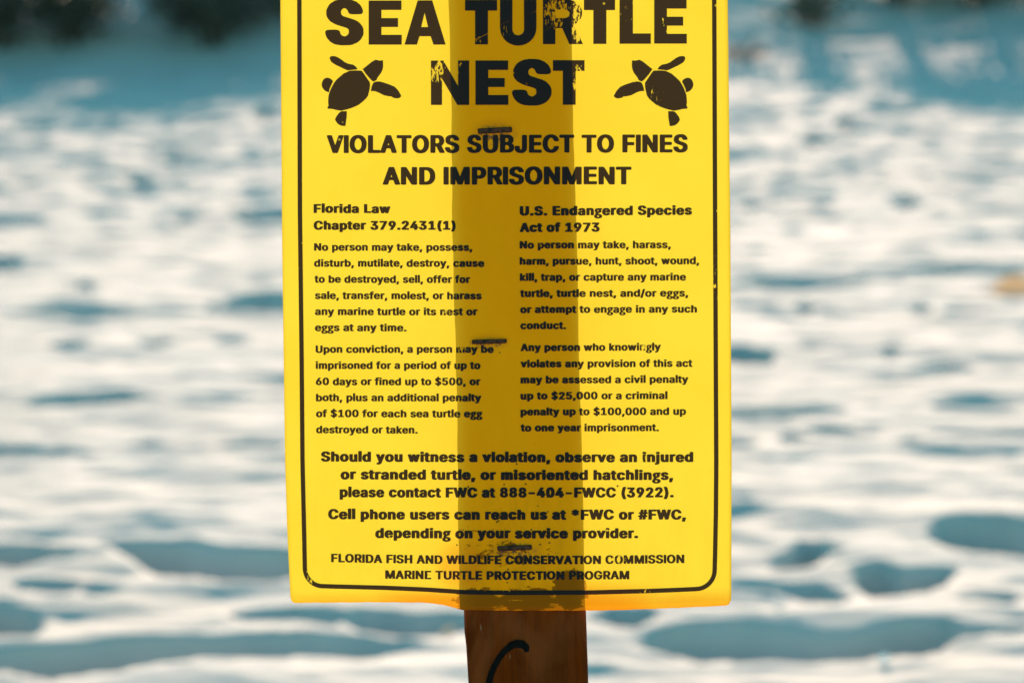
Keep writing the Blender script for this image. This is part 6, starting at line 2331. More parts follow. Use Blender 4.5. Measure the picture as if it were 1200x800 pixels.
    287, 107, 302, 104, 335, 123, 354, 153, 361, 177, 362, 486, 374, 498, 404, 506, 527, 506, 557, 498, 571, 481, 571, 167, 564, 129, 546, 92, 497, 43,
    443, 14, 356, -5,
   ],
  ]),
  'V': (561, [
   [
    212, 3, 184, 12, 167, 33, -13, 468, -13, 486, -1, 498, 29, 506, 155, 506, 186, 497, 198, 486, 281, 284, 362, 484, 374, 496, 410, 506, 530, 506,
    560, 498, 573, 486, 573, 465, 393, 25, 377, 11, 347, 3,
   ],
  ]),
  'W': (768, [
   [
    164, 3, 134, 13, 119, 36, -13, 468, -13, 486, -4, 496, 32, 506, 152, 506, 182, 498, 195, 486, 201, 470, 233, 359, 240, 369, 275, 486, 287, 498,
    302, 503, 320, 506, 446, 506, 479, 498, 495, 481, 533, 359, 569, 478, 584, 498, 614, 506, 737, 506, 761, 500, 778, 489, 781, 468, 774, 444, 645, 25,
    632, 13, 596, 3, 467, 3, 437, 11, 422, 28, 390, 135, 383, 145, 345, 25, 330, 12, 299, 3,
   ],
  ]),
  'a': (471, [
   [
    143, -5, 80, 11, 50, 27, 23, 51, 5, 81, -2, 132, 5, 167, 17, 185, 56, 218, 130, 244, 80, 251, 25, 268, 10, 284, 11, 297, 23, 318,
    62, 357, 89, 372, 167, 394, 281, 397, 332, 388, 377, 372, 398, 360, 431, 327, 448, 286, 450, 23, 437, 11, 407, 3, 293, 3, 254, -5,
   ],
   [
    212, 105, 221, 107, 234, 121, 242, 148, 230, 148, 209, 135, 205, 121,
   ],
   [
    205, 254, 242, 257, 240, 276, 233, 285, 224, 282,
   ],
  ]),
  'b': (506, [
   [
    215, -5, 182, 3, 65, 3, 35, 11, 23, 23, 22, 484, 34, 497, 50, 503, 68, 506, 179, 506, 212, 498, 226, 484, 227, 398, 335, 394, 371, 386,
    410, 370, 461, 327, 492, 276, 502, 233, 499, 140, 486, 103, 471, 76, 448, 49, 401, 17, 353, 1, 317, -5,
   ],
   [
    260, 108, 273, 119, 285, 140, 298, 196, 285, 252, 263, 284, 253, 278, 242, 262, 226, 209, 226, 183, 233, 153, 251, 116,
   ],
  ]),
  'c': (477, [
   [
    191, -5, 152, 3, 101, 22, 50, 61, 28, 89, 11, 129, 4, 161, 4, 233, 23, 292, 50, 330, 74, 352, 98, 367, 152, 388, 200, 397, 296, 397,
    377, 378, 417, 356, 446, 330, 471, 292, 473, 267, 449, 251, 380, 235, 314, 235, 281, 245, 256, 281, 245, 285, 221, 249, 211, 217, 215, 159, 230, 124,
    248, 106, 261, 116, 274, 140, 293, 154, 317, 160, 374, 160, 440, 146, 462, 137, 475, 124, 471, 97, 449, 64, 418, 36, 371, 11, 302, -5,
   ],
  ]),
  'd': (506, [
   [
    182, -5, 125, 9, 85, 28, 44, 64, 20, 103, 4, 159, 4, 231, 11, 265, 28, 305, 46, 329, 80, 360, 119, 380, 191, 397, 278, 398, 280, 484,
    299, 500, 323, 506, 437, 506, 470, 498, 484, 481, 483, 23, 470, 11, 440, 3, 323, 3, 284, -5,
   ],
   [
    241, 111, 250, 111, 264, 129, 280, 183, 276, 233, 258, 273, 245, 285, 233, 273, 221, 252, 211, 217, 215, 159, 226, 129,
   ],
  ]),
  'e': (485, [
   [
    194, -5, 152, 3, 101, 22, 59, 53, 32, 84, 14, 119, 4, 159, 4, 231, 17, 278, 41, 319, 77, 354, 113, 375, 152, 388, 200, 397, 290, 397,
    365, 380, 405, 361, 449, 322, 468, 292, 484, 233, 484, 175, 473, 163, 440, 152, 384, 151, 464, 127, 477, 116, 477, 97, 449, 56, 414, 28, 386, 14,
    308, -5,
   ],
   [
    246, 105, 258, 105, 284, 139, 313, 151, 217, 151, 224, 129,
   ],
   [
    220, 252, 263, 251, 268, 254, 255, 278, 245, 286, 227, 268,
   ],
  ]),
  'f': (335, [
   [
    89, 3, 62, 11, 49, 25, 49, 289, 44, 293, 17, 293, -7, 299, -23, 310, -25, 372, -7, 386, 47, 393, 49, 428, 59, 460, 89, 493, 122, 511,
    179, 525, 287, 525, 335, 514, 355, 497, 355, 481, 341, 440, 320, 424, 296, 419, 263, 418, 256, 409, 257, 393, 311, 388, 337, 374, 340, 321, 337, 310,
    320, 299, 296, 293, 260, 293, 256, 289, 255, 23, 242, 11, 212, 3,
   ],
  ]),
  'g': (447, [
   [
    179, -162, 95, -149, 38, -125, 13, -105, -7, -76, -14, -41, -7, -4, 17, 29, 62, 55, 47, 79, 46, 108, 55, 124, 85, 145, 44, 179, 26, 212,
    22, 268, 32, 302, 41, 319, 67, 345, 110, 367, 152, 378, 221, 386, 416, 386, 437, 383, 454, 372, 454, 316, 437, 305, 400, 300, 415, 268, 415, 223,
    399, 183, 380, 160, 353, 142, 302, 123, 236, 111, 229, 100, 233, 94, 263, 83, 365, 61, 407, 42, 425, 29, 438, 15, 451, -12, 454, -44, 447, -76,
    431, -101, 413, -117, 356, -146, 293, -160,
   ],
   [
    202, -73, 233, -74, 251, -68, 265, -57, 270, -41, 254, -19, 227, -9, 203, -5, 190, -9, 175, -23, 169, -33, 170, -49, 179, -63,
   ],
   [
    214, 215, 218, 212, 227, 219, 238, 241, 237, 262, 221, 284, 209, 277, 199, 257, 200, 239,
   ],
  ]),
  'h': (492, [
   [
    62, 3, 35, 11, 22, 25, 22, 484, 35, 498, 65, 506, 182, 506, 212, 498, 225, 486, 227, 398, 314, 397, 368, 386, 414, 364, 447, 332, 459, 310,
    469, 278, 469, 25, 455, 11, 422, 3, 308, 3, 284, 9, 268, 20, 265, 244, 258, 268, 248, 281, 233, 260, 226, 231, 225, 23, 212, 11, 182, 3,
   ],
  ]),
  'i': (248, [
   [
    62, 3, 35, 11, 22, 25, 22, 369, 41, 386, 85, 393, 41, 408, 19, 428, 10, 444, 10, 470, 22, 492, 50, 511, 83, 520, 167, 520, 209, 506,
    232, 486, 238, 476, 238, 441, 230, 427, 206, 408, 165, 393, 206, 386, 226, 369, 226, 25, 212, 11, 182, 3,
   ],
  ]),
  'j': (248, [
   [
    -1, -125, -28, -117, -40, -105, -41, -47, -28, -30, 14, -20, 22, 1, 22, 369, 41, 386, 85, 393, 41, 408, 19, 428, 10, 444, 11, 473, 32, 501,
    65, 516, 83, 520, 170, 519, 210, 505, 230, 487, 238, 473, 238, 441, 232, 430, 206, 408, 165, 393, 206, 386, 226, 369, 225, -31, 216, -57, 205, -73,
    176, -99, 152, -111, 92, -125,
   ],
  ]),
  'k': (462, [
   [
    62, 3, 35, 11, 22, 25, 22, 481, 25, 489, 41, 500, 65, 506, 182, 506, 213, 497, 226, 484, 227, 352, 266, 383, 296, 392, 428, 392, 461, 381,
    472, 369, 469, 353, 324, 220, 482, 39, 481, 20, 464, 9, 440, 3, 305, 3, 274, 12, 227, 56, 225, 23, 206, 9, 179, 3,
   ],
  ]),
  'l': (232, [
   [
    53, 3, 26, 11, 13, 25, 13, 513, 26, 527, 56, 536, 176, 536, 206, 527, 220, 513, 220, 25, 206, 11, 176, 3,
   ],
  ]),
  'm': (691, [
   [
    62, 3, 35, 11, 22, 25, 22, 366, 35, 383, 65, 392, 308, 397, 365, 383, 422, 397, 533, 397, 578, 386, 602, 375, 651, 332, 666, 300, 670, 276,
    670, 28, 656, 11, 626, 3, 509, 3, 479, 11, 467, 22, 466, 244, 458, 273, 452, 265, 448, 247, 446, 22, 434, 11, 404, 3, 287, 3, 257, 11,
    244, 25, 244, 254, 236, 271, 226, 239, 225, 23, 212, 11, 182, 3,
   ],
  ]),
  'n': (491, [
   [
    62, 3, 35, 11, 22, 25, 22, 366, 25, 374, 41, 386, 65, 392, 188, 391, 224, 397, 311, 397, 368, 386, 416, 362, 447, 332, 459, 310, 469, 278,
    466, 20, 449, 9, 425, 3, 311, 3, 284, 9, 266, 22, 265, 244, 258, 268, 248, 281, 233, 260, 226, 231, 225, 23, 212, 11, 182, 3,
   ],
  ]),
  'o': (497, [
   [
    191, -5, 152, 3, 101, 22, 50, 61, 28, 89, 11, 129, 4, 161, 4, 233, 23, 292, 50, 330, 74, 352, 98, 367, 152, 388, 200, 397, 296, 397,
    344, 388, 377, 378, 420, 353, 445, 332, 468, 302, 486, 262, 493, 233, 493, 156, 477, 105, 458, 75, 428, 45, 413, 33, 371, 11, 302, -5,
   ],
   [
    244, 108, 251, 107, 259, 113, 276, 140, 289, 193, 286, 220, 273, 257, 260, 277, 248, 286, 239, 278, 221, 249, 211, 215, 215, 159, 226, 129,
   ],
  ]),
  'p': (506, [
   [
    62, -125, 35, -117, 22, -103, 23, 372, 35, 383, 65, 392, 188, 391, 224, 397, 314, 397, 362, 388, 410, 370, 471, 316, 489, 284, 499, 252, 502, 156,
    489, 108, 471, 76, 437, 40, 401, 17, 380, 9, 320, -5, 227, -7, 226, -103, 212, -117, 182, -125,
   ],
   [
    260, 108, 273, 119, 285, 140, 298, 196, 285, 252, 263, 284, 253, 278, 242, 262, 226, 209, 226, 183, 233, 153, 251, 116,
   ],
  ]),
  'r': (341, [
   [
    62, 3, 35, 11, 22, 25, 23, 372, 35, 383, 65, 392, 308, 397, 341, 388, 355, 374, 353, 307, 341, 297, 314, 289, 257, 287, 239, 274, 230, 254,
    226, 236, 225, 23, 212, 11, 182, 3,
   ],
  ]),
  's': (447, [
   [
    164, -5, 122, 3, 71, 22, 25, 60, 11, 84, 4, 116, 17, 130, 38, 138, 95, 149, 154, 151, 80, 177, 35, 211, 23, 231, 16, 252, 16, 292,
    23, 313, 37, 334, 68, 362, 98, 378, 155, 394, 275, 397, 350, 380, 380, 365, 416, 333, 435, 300, 435, 278, 422, 267, 386, 257, 344, 248, 288, 247,
    365, 223, 390, 212, 421, 188, 435, 169, 445, 137, 445, 108, 438, 84, 425, 62, 392, 32, 344, 9, 281, -5,
   ],
   [
    220, 105, 227, 104, 234, 113, 231, 132, 215, 141, 193, 143, 207, 129,
   ],
   [
    241, 254, 252, 254, 227, 281, 223, 276, 227, 262,
   ],
  ]),
  't': (309, [
   [
    164, -2, 131, 3, 86, 19, 47, 55, 34, 89, 34, 289, -13, 302, -26, 316, -25, 372, -7, 386, 32, 393, 35, 454, 47, 466, 77, 474, 194, 474,
    224, 466, 238, 452, 239, 393, 272, 392, 296, 386, 316, 369, 313, 310, 287, 297, 242, 293, 238, 289, 238, 121, 242, 105, 287, 101, 313, 87, 325, 44,
    324, 23, 311, 11, 275, 0,
   ],
  ]),
  'u': (492, [
   [
    167, -2, 113, 11, 76, 31, 47, 60, 29, 92, 22, 124, 23, 373, 41, 386, 71, 392, 182, 392, 212, 383, 224, 373, 226, 156, 236, 121, 242, 113,
    255, 127, 265, 156, 266, 373, 278, 383, 308, 392, 425, 392, 455, 383, 469, 366, 467, 22, 455, 11, 425, 3, 305, 4, 272, -3,
   ],
  ]),
  'v': (471, [
   [
    170, 3, 143, 11, 128, 28, -13, 356, -13, 373, -1, 383, 29, 392, 155, 392, 179, 386, 198, 372, 230, 292, 236, 285, 272, 369, 293, 386, 317, 392,
    437, 392, 470, 383, 483, 372, 483, 353, 339, 23, 326, 11, 296, 3,
   ],
  ]),
  'w': (649, [
   [
    146, 3, 119, 11, 104, 28, -7, 353, -7, 372, 2, 381, 35, 392, 158, 392, 193, 380, 201, 372, 209, 347, 221, 372, 230, 381, 263, 392, 383, 392,
    401, 388, 427, 374, 437, 349, 449, 372, 458, 381, 491, 392, 614, 392, 638, 386, 655, 374, 658, 358, 651, 337, 549, 39, 543, 23, 533, 13, 500, 3,
    380, 3, 346, 15, 338, 23, 323, 53, 311, 22, 299, 11, 284, 6, 266, 3,
   ],
  ]),
  'y': (471, [
   [
    86, -127, 29, -114, 17, -103, 17, -84, 31, -41, 50, -27, 107, -19, 127, 28, -13, 356, -13, 373, -1, 383, 29, 392, 155, 392, 179, 386, 198, 372,
    230, 292, 236, 284, 272, 369, 293, 386, 317, 392, 437, 392, 470, 383, 483, 372, 483, 353, 327, -9, 291, -73, 251, -106, 206, -122, 173, -128,
   ],
  ]),
 },
}
_tri = {}
def tess(key, loops):
    """fill outlines (with holes) -> verts, faces in glyph units"""
    if key in _tri: return _tri[key]
    vs, es = [], []
    for l in loops:
        o = len(vs)
        vs += [Vector(q) for q in l]
        es += [(o + i, o + (i + 1) % len(l)) for i in range(len(l))]
    r = geometry.delaunay_2d_cdt(vs, es, [], 0, 1e-4)
    V, F = [tuple(q) for q in r[0]], []
    def inside(x, y):
        c = False
        for l in loops:
            for i in range(len(l)):
                (x0, y0), (x1, y1) = l[i], l[i - 1]
                if (y0 > y) != (y1 > y) and x < (x1 - x0) * (y - y0) / (y1 - y0) + x0: c = not c
        return c
    for f in r[2]:
        x = sum(V[i][0] for i in f) / len(f); y = sum(V[i][1] for i in f) / len(f)
        if inside(x, y): F.append(tuple(f))
    _tri[key] = (V, F)
    return _tri[key]
def glyph(w, ch):
    adv, cs = GLYPHS[w][ch]
    return adv, tess((w, ch), [list(zip(c[0::2], c[1::2])) for c in cs])
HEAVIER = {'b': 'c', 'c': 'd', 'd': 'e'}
class Ink:
    def __init__(self): self.v, self.f = [], []
    def add(self, V, F, fn):
        o = len(self.v)
        self.v += [fn(*q) for q in V]
        self.f += [tuple(o + i for i in f) for f in F]
    def line(self, text, x0, x1, y0, y1, cap, w='b', sag=0.0, shadow_bold=True):
        """a line of text between x0 and x1, baseline from y0 to y1, capitals cap high (photo pixels)"""
        advs = [GLYPHS[w][c][0] for c in text]
        first = GLYPHS[w][text[0]][1]; last = GLYPHS[w][text[-1]][1]
        lsb = min(min(c[0::2]) for c in first)
        rsb = advs[-1] - max(max(c[0::2]) for c in last)
        sx = (x1 - x0) / (sum(advs) - lsb - rsb)
        sy = cap / 509.0
        rs = random.Random(text)
        x = x0 - lsb * sx
        for c, a in zip(text, advs):
            if c != ' ':
                cx = x + a * sx / 2
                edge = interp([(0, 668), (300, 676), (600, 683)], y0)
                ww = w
                if shadow_bold and edge - 138 < cx < edge: ww = HEAVIER[w]   # heavier outlines draw in the letters' blurred shadow on the post
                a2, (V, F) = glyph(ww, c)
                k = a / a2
                t = (cx - x0) / (x1 - x0)
                yb = y0 + (y1 - y0) * t + sag * 4 * t * (1 - t) + rs.uniform(-0.12, 0.12)
                self.add(V, F, lambda u, v: tuple(on_sheet(x + u * sx * k, yb - v * sy, 0.00022) - ORG))
            x += a * sx
    def poly(self, pts):
        V, F = tess(('p', len(pts), pts[0], pts[1], pts[-1]), [pts])
        self.add(V, F, lambda u, v: tuple(on_sheet(u, v, 0.00022) - ORG))
    def build(self, name, label=None):
        o = link(name, mesh(name, self.v, self.f), M_INK, panel)
        if label: o['label'] = label
        return o
    def box_glyph(self, ch, x0, x1, ytop, ybase, w='d'):
        adv, (V, F) = glyph(w, ch)
        ux = [q[0] for q in V]; uy = [q[1] for q in V]
        fx = lambda u, v: tuple(on_sheet(x0 + (u - min(ux)) / (max(ux) - min(ux)) * (x1 - x0), ybase - (v - min(uy)) / (max(uy) - min(uy)) * (ybase - ytop), 0.00022) - ORG)
        a, b, c2, d = min(ux), max(ux), min(uy), max(uy)
        self.add(V, F, lambda u, v: tuple(on_sheet(x0 + (u - a) / (b - a) * (x1 - x0), ybase - (v - c2) / (d - c2) * (ybase - ytop), 0.00022) - ORG))

def E_(k, x0, x1, yt, yb):
    st = 15.0; h = yb - yt
    x2 = x1 - 4
    k.poly([(x0, yt), (x1, yt), (x1, yt + 11), (x0 + st, yt + 11), (x0 + st, yt + 20.5), (x2, yt + 20.5), (x2, yt + 31), (x0 + st, yt + 31),
            (x0 + st, yb - 11.5), (x1 + 0.3, yb - 11.5), (x1 + 0.3, yb), (x0, yb)])
def T_(k, x0, x1, yt, yb, a, b): k.poly([(x0, yt), (x1, yt), (x1, yt + 12.5), (b, yt + 12.5), (b, yb), (a, yb), (a, yt + 12.5), (x0, yt + 12.5)])
hd = Ink()
hd.box_glyph('S', 381, 426, -0.5, 53.5)
E_(hd, 432, 470.5, 1, 52.6)
V, F = tess(('A',), [[(474, 52.6), (489.5, 0.8), (506.5, 0.8), (522.3, 52.6), (508, 52.6), (504.6, 42.8), (491.6, 42.8), (488.6, 52.6)], [(493.6, 32), (501.6, 32), (497.6, 15.5)]])
hd.add(V, F, lambda u, v: tuple(on_sheet(u, v, 0.00022) - ORG))
T_(hd, 545, 582.5, 0.3, 52.3, 556.8, 571.8)
def arc(cx, cy, rx, ry, a0, a1, m=14): return [(cx + rx * math.cos(math.radians(a0 + (a1 - a0) * i / m)), cy + ry * math.sin(math.radians(a0 + (a1 - a0) * i / m))) for i in range(m + 1)]
hd.poly([(586, 0), (600.5, 0)] + arc(607.3, 34.5, 6.9, 7.2, 180, 0) + [(614, 0), (628.6, 0)] + arc(607.3, 33, 21.3, 20.8, 0, 180))
V, F = tess(('R',), [[(636.3, -0.3), (662, -0.3)] + arc(664, 15.4, 18.2, 15.7, -90, 62, 16) + [(683.2, 52), (667.2, 52), (658.8, 33.2), (650.8, 33.2), (650.8, 52), (636.3, 52)],
                     [(650.8, 11.4), (661, 11.4)] + arc(661, 16.4, 6.6, 5.2, -80, 80, 8) + [(661, 21.7), (650.8, 21.7)]])
hd.add(V, F, lambda u, v: tuple(on_sheet(u, v, 0.00022) - ORG))
T_(hd, 684.3, 720.8, -0.3, 51.8, 695.3, 710.6)
hd.poly([(726, -0.3), (741.7, -0.3), (741.7, 39.5), (762.7, 39.5), (762.7, 51.6), (726, 51.6)])
E_(hd, 766.6, 804.6, -0.6, 51.4)
hd.poly([(505, 71.2), (519.5, 71.2), (536.8, 101), (536.8, 71.2), (549.8, 71.2), (549.8, 123.2), (536, 123.2), (518, 92.5), (518, 123.2), (505, 123.2)])
E_(hd, 557.2, 595.4, 71.2, 123.1)
hd.box_glyph('S', 600, 646.3, 69.4, 124)
T_(hd, 648, 685, 70.8, 123, 659.6, 674.6)
hd.build('heading')

sub = Ink()
sub.line('VIOLATORS SUBJECT TO FINES', 383, 806, 179.8, 178.8, 21.2, 'c', 0, False)
sub.line('AND IMPRISONMENT', 448.5, 740, 216.8, 216.2, 21, 'c', 0, False)
sub.build('subheading')

k = Ink()
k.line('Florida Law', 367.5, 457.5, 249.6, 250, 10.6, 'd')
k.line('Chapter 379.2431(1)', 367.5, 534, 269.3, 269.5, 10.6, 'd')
k.build('column_heading')
k = Ink()
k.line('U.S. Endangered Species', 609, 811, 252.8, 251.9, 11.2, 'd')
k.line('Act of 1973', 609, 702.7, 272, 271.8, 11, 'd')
k.build('column_heading')
def para(lines, cap=8.9):
    k = Ink()
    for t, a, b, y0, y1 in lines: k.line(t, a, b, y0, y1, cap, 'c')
    k.build('paragraph')
para([('No person may take, possess,', 368, 553.5, 293.9, 294.1), ('disturb, mutilate, destroy, cause', 368, 567.5, 312.6, 312.8),
      ('to be destroyed, sell, offer for', 368.4, 551, 331.4, 331.7), ('sale, transfer, molest, or harass', 369, 564.5, 350.5, 350.8),
      ('any marine turtle or its nest or', 369, 559.5, 369.2, 369.5), ('eggs at any time.', 369, 476.6, 388, 388.2)])
para([('Upon conviction, a person may be', 369.8, 578.5, 413.4, 413.4), ('imprisoned for a period of up to', 369.8, 563, 432.2, 432.4),
      ('60 days or fined up to $500, or', 370, 563, 451.2, 451.4), ('both, plus an additional penalty', 370.2, 564, 470, 470.2),
      ('of $100 for each sea turtle egg', 370.3, 565.3, 488.6, 489), ('destroyed or taken.', 370.4, 489.6, 507.5, 507.8)])
para([('No person may take, harass,', 609, 786.2, 291.4, 290.9), ('harm, pursue, hunt, shoot, wound,', 609, 819.4, 310.4, 309.7),
      ('kill, trap, or capture any marine', 609.2, 804, 329.2, 328.7), ('turtle, turtle nest, and/or eggs,', 609.4, 806.6, 348.2, 347.6),
      ('or attempt to engage in any such', 609.6, 816.8, 366.9, 366.2), ('conduct.', 609.8, 663.4, 385.7, 385.6)])
para([('Any person who knowingly', 610, 774.5, 411.5, 410.6), ('violates any provision of this act', 610, 811.6, 430.5, 429.8),
      ('may be assessed a civil penalty', 610, 806.7, 449.3, 448.5), ('up to $25,000 or a criminal', 610, 782.3, 468.1, 467.5),
      ('penalty up to $100,000 and up', 610, 804, 486.7, 486), ('to one year imprisonment.', 610, 772.3, 505.5, 505)])
k = Ink()
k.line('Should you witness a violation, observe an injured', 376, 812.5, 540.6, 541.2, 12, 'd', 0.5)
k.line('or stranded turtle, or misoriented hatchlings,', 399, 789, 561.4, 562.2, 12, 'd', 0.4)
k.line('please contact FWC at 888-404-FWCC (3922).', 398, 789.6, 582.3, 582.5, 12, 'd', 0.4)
k.build('notice')
k = Ink()
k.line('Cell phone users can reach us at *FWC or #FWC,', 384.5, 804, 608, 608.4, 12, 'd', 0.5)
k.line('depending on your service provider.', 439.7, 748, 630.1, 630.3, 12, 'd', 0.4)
k.build('notice')
k = Ink()
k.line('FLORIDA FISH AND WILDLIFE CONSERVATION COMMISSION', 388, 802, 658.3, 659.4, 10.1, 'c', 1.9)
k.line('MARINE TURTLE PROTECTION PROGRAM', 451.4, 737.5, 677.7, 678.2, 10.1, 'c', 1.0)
k.build('agency_line')

# the black border, a closed rounded band
def band(center, width):
    """centre line in photo px -> quads of a band"""
    m = len(center)
    V, F = [], []
    for i in range(m):
        a = Vector(center[i - 1]); b = Vector(center[(i + 1) % m])
        d = (b - a).normalized(); nn = Vector((-d.y, d.x))
        c = Vector(center[i])
        V += [tuple(c - nn * width / 2), tuple(c + nn * width / 2)]
    for i in range(m):
        j = (i + 1) % m
        F.append((2 * i, 2 * i + 1, 2 * j + 1, 2 * j))
    return V, F
line = []
for yy in range(-118, 650, 16): line.append((interp([(-120, 350), (0, 350.8), (250, 351.5), (420, 353.5), (540, 354.5), (650, 357)], yy), yy))
for a in range(0, 91, 10):
    line.append((378 - 20.8 * math.cos(math.radians(a)), 665 + 21.3 * math.sin(math.radians(a)) ))
for xx in range(392, 800, 8): line.append((xx, interp([(378, 686.4), (450, 688.2), (500, 690.4), (545, 693.4), (600, 694.2), (690, 693.8), (760, 692), (820, 689.7)], xx)))
for a in range(90, -1, -10):
    line.append((815.5 + 22 * math.cos(math.radians(a)), 667.5 + 22.2 * math.sin(math.radians(a))))
for yy in range(650, -119, -16): line.append((interp([(-120, 836), (0, 837), (250, 838), (540, 839.4), (600, 839), (660, 837.8)], yy), yy))
for a in range(0, 91, 15): line.append((814 + 22 * math.cos(math.radians(a)), -120 - 22 * math.sin(math.radians(a))))
for xx in range(790, 376, -24): line.append((xx, -142))
for a in range(90, -1, -15): line.append((372 - 22 * math.cos(math.radians(a)), -120 - 22 * math.sin(math.radians(a))))
k = Ink()
V, F = band(line, 5.2)
k.add(V, F, lambda u, v: tuple(on_sheet(u, v, 0.00022) - ORG))
k.build('border')

TURTLE = [
 [(318,225),(372,222),(430,225),(450,250),(470,280),(508,335),(510,365),(505,400),(490,460),(468,490),(440,515),(405,543),(370,560),(330,576),(290,588),(240,600),(190,592),(160,584),(112,580),(111,562),(120,555),(116,520),(118,480),(122,450),(130,425),(145,388),(165,350),(185,320),(210,295),(260,252)],
 [(130,105),(138,92),(155,87),(185,90),(212,102),(240,120),(270,143),(300,158),(350,168),(378,188),(392,212),(300,222),(265,208),(230,190),(200,177),(170,160),(150,146),(138,130)],
 [(440,210),(490,170),(525,142),(560,122),(580,126),(600,131),(630,127),(632,160),(632,190),(624,222),(610,250),(590,275),(575,298),(570,312),(542,328),(520,312),(500,290),(470,255)],
 [(540,338),(560,328),(590,325),(620,330),(650,340),(695,355),(740,375),(765,400),(780,420),(803,462),(790,476),(770,485),(730,480),(708,466),(680,464),(640,455),(610,440),(590,430),(560,418),(530,415),(516,417),(520,395),(525,370)],
 [(163,325),(150,308),(132,296),(110,290),(90,293),(72,308),(60,330),(55,358),(62,382),(75,402),(90,415),(105,422),(124,428),(130,395),(145,360)],
 [(218,620),(240,604),(292,604),(291,632),(290,660),(284,700),(278,743),(255,742),(235,738),(218,730),(205,720),(190,700),(181,682),(192,655)]]
for mirror in (False, True):
    k = Ink()
    for pts in TURTLE:
        q = [(370 + a / 8, 55 + b / 8) for a, b in pts]
        if mirror: q = [(1189.5 - a, b) for a, b in q][::-1]
        k.poly(q)
    k.build('turtle_emblem', 'swimming turtle silhouette facing the upper left' if mirror else 'swimming turtle silhouette facing the upper right')

# ------------------------------------------------------------------ the wooden stake
n = NT('stained_wood')
p = n.coords()
grain = n.noise(n.vmath('MULTIPLY', p, (1.0, 1.0, 0.05)), 260, 5, 0.6, 0.3)
blotch = n.noise(n.vmath('MULTIPLY', p, (1.0, 1.0, 0.5)), 34, 4, 0.6, 0.5)
fine = n.noise(p, 700, 3)
wc = n.mix(n.ramp(grain, 0.32, 0.68), (0.062, 0.010, 0.0004), (0.128, 0.021, 0.0010))
wc = n.mix(n.ramp(blotch, 0.40, 0.66, 0, 0.85), wc, (0.150, 0.036, 0.008))
wc = n.mix(n.ramp(n.noise(p, 16, 3), 0.50, 0.70, 0, 0.7), wc, (0.055, 0.012, 0.001))
fib = n.noise(n.vmath('MULTIPLY', p, (1.0, 1.0, 0.09)), 520, 3, 0.5, 0.8)
wc = n.mix(n.math('MULTIPLY', n.ramp(fib, 0.66, 0.76), n.ramp(n.noise(p, 40, 2), 0.5, 0.62, 0, 0.7)), wc, (0.30, 0.17, 0.10))
vor = n.n('ShaderNodeTexVoronoi'); n.set(vor.inputs['Vector'], p); vor.inputs['Scale'].default_value = 120
pale = n.math('MULTIPLY', n.ramp(vor.outputs['Distance'], 0.16, 0.06), n.math('GREATER_THAN', n.noise(p, 33, 1), 0.55))
wc = n.mix(n.math('MULTIPLY', pale, 0.6), wc, (0.34, 0.22, 0.13))
M_WOOD = n.done(n.shader('ShaderNodeBsdfPrincipled', Base_Color=wc, Roughness=n.ramp(fine, 0.2, 0.8, 0.40, 0.60), Specular_IOR_Level=0.02,
                         Normal=n.bump(n.math('ADD', grain, n.math('MULTIPLY', fine, 0.25)), 0.4, 0.0006)))
def post_edges(py):
    return 529.5 + (543.4 - 529.5) * py / 720, 669.5 + (687.3 - 669.5) * py / 720
pts0 = [(on_post(post_edges(q)[0], q), on_post(post_edges(q)[1], q)) for q in (0, 720)]
rs = random.Random(5)
vs, fs = [], []
z_low, z_top = ground_z(base.x, base.y) - 0.28, on_sheet(600, -120).z
NZ = 190
TH = 0.021
prof_n = 0
for j in range(NZ + 1):
    z = z_low + (z_top - z_low) * j / NZ
    (l0, r0), (l1, r1) = pts0
    xl = l0.x + (l1.x - l0.x) * (z - l0.z) / (l1.z - l0.z)
    xr_ = r0.x + (r1.x - r0.x) * (z - r0.z) / (r1.z - r0.z)
    yf = plane_y(z) + 0.0020
    wob = 0.0003 * math.sin(z * 41) + 0.00018 * math.sin(z * 173 + 1)
    xl += wob + rs.uniform(-.00008, .00008); xr_ += 0.0002 * math.sin(z * 57 + 2) + rs.uniform(-.00008, .00008)
    zs = on_post(543, 754).z
    if z < zs: xl += 0.0011 * min(1, (zs - z) / 0.002)        # a splinter torn off the left edge
    if z < z_low + 0.15:                                       # driven point
        t = (z_low + 0.15 - z) / 0.15; m = (xl + xr_) / 2
        xl += (m - xl) * t * 0.85; xr_ += (m - xr_) * t * 0.85
    r = 0.0036
    ring = []
    for (cx, cy, a0) in ((xl + r, yf + r, 180), (xr_ - r, yf + r, 270), (xr_ - r, yf + TH - r, 0), (xl + r, yf + TH - r, 90)):
        for q in range(5):
            a = math.radians(a0 + q * 22.5)
            ring.append((cx + r * math.cos(a), cy + r * math.sin(a), z))
        if a0 == 180:
            for q in range(1, 10): ring.append((xl + r + (xr_ - xl - 2 * r) * q / 10, yf + 0.00012 * math.sin(q * 1.7 + z * 9), z))
    prof_n = len(ring)
    vs += ring
for j in range(NZ):
    for i in range(prof_n):
        k2 = (i + 1) % prof_n
        a = j * prof_n
        fs.append((a + i, a + k2, a + prof_n + k2, a + prof_n + i))
fs.append(tuple(range(prof_n - 1, -1, -1)))
fs.append(tuple(NZ * prof_n + i for i in range(prof_n)))
post = link('post', mesh('post', local(vs), fs), M_WOOD, sign, True)

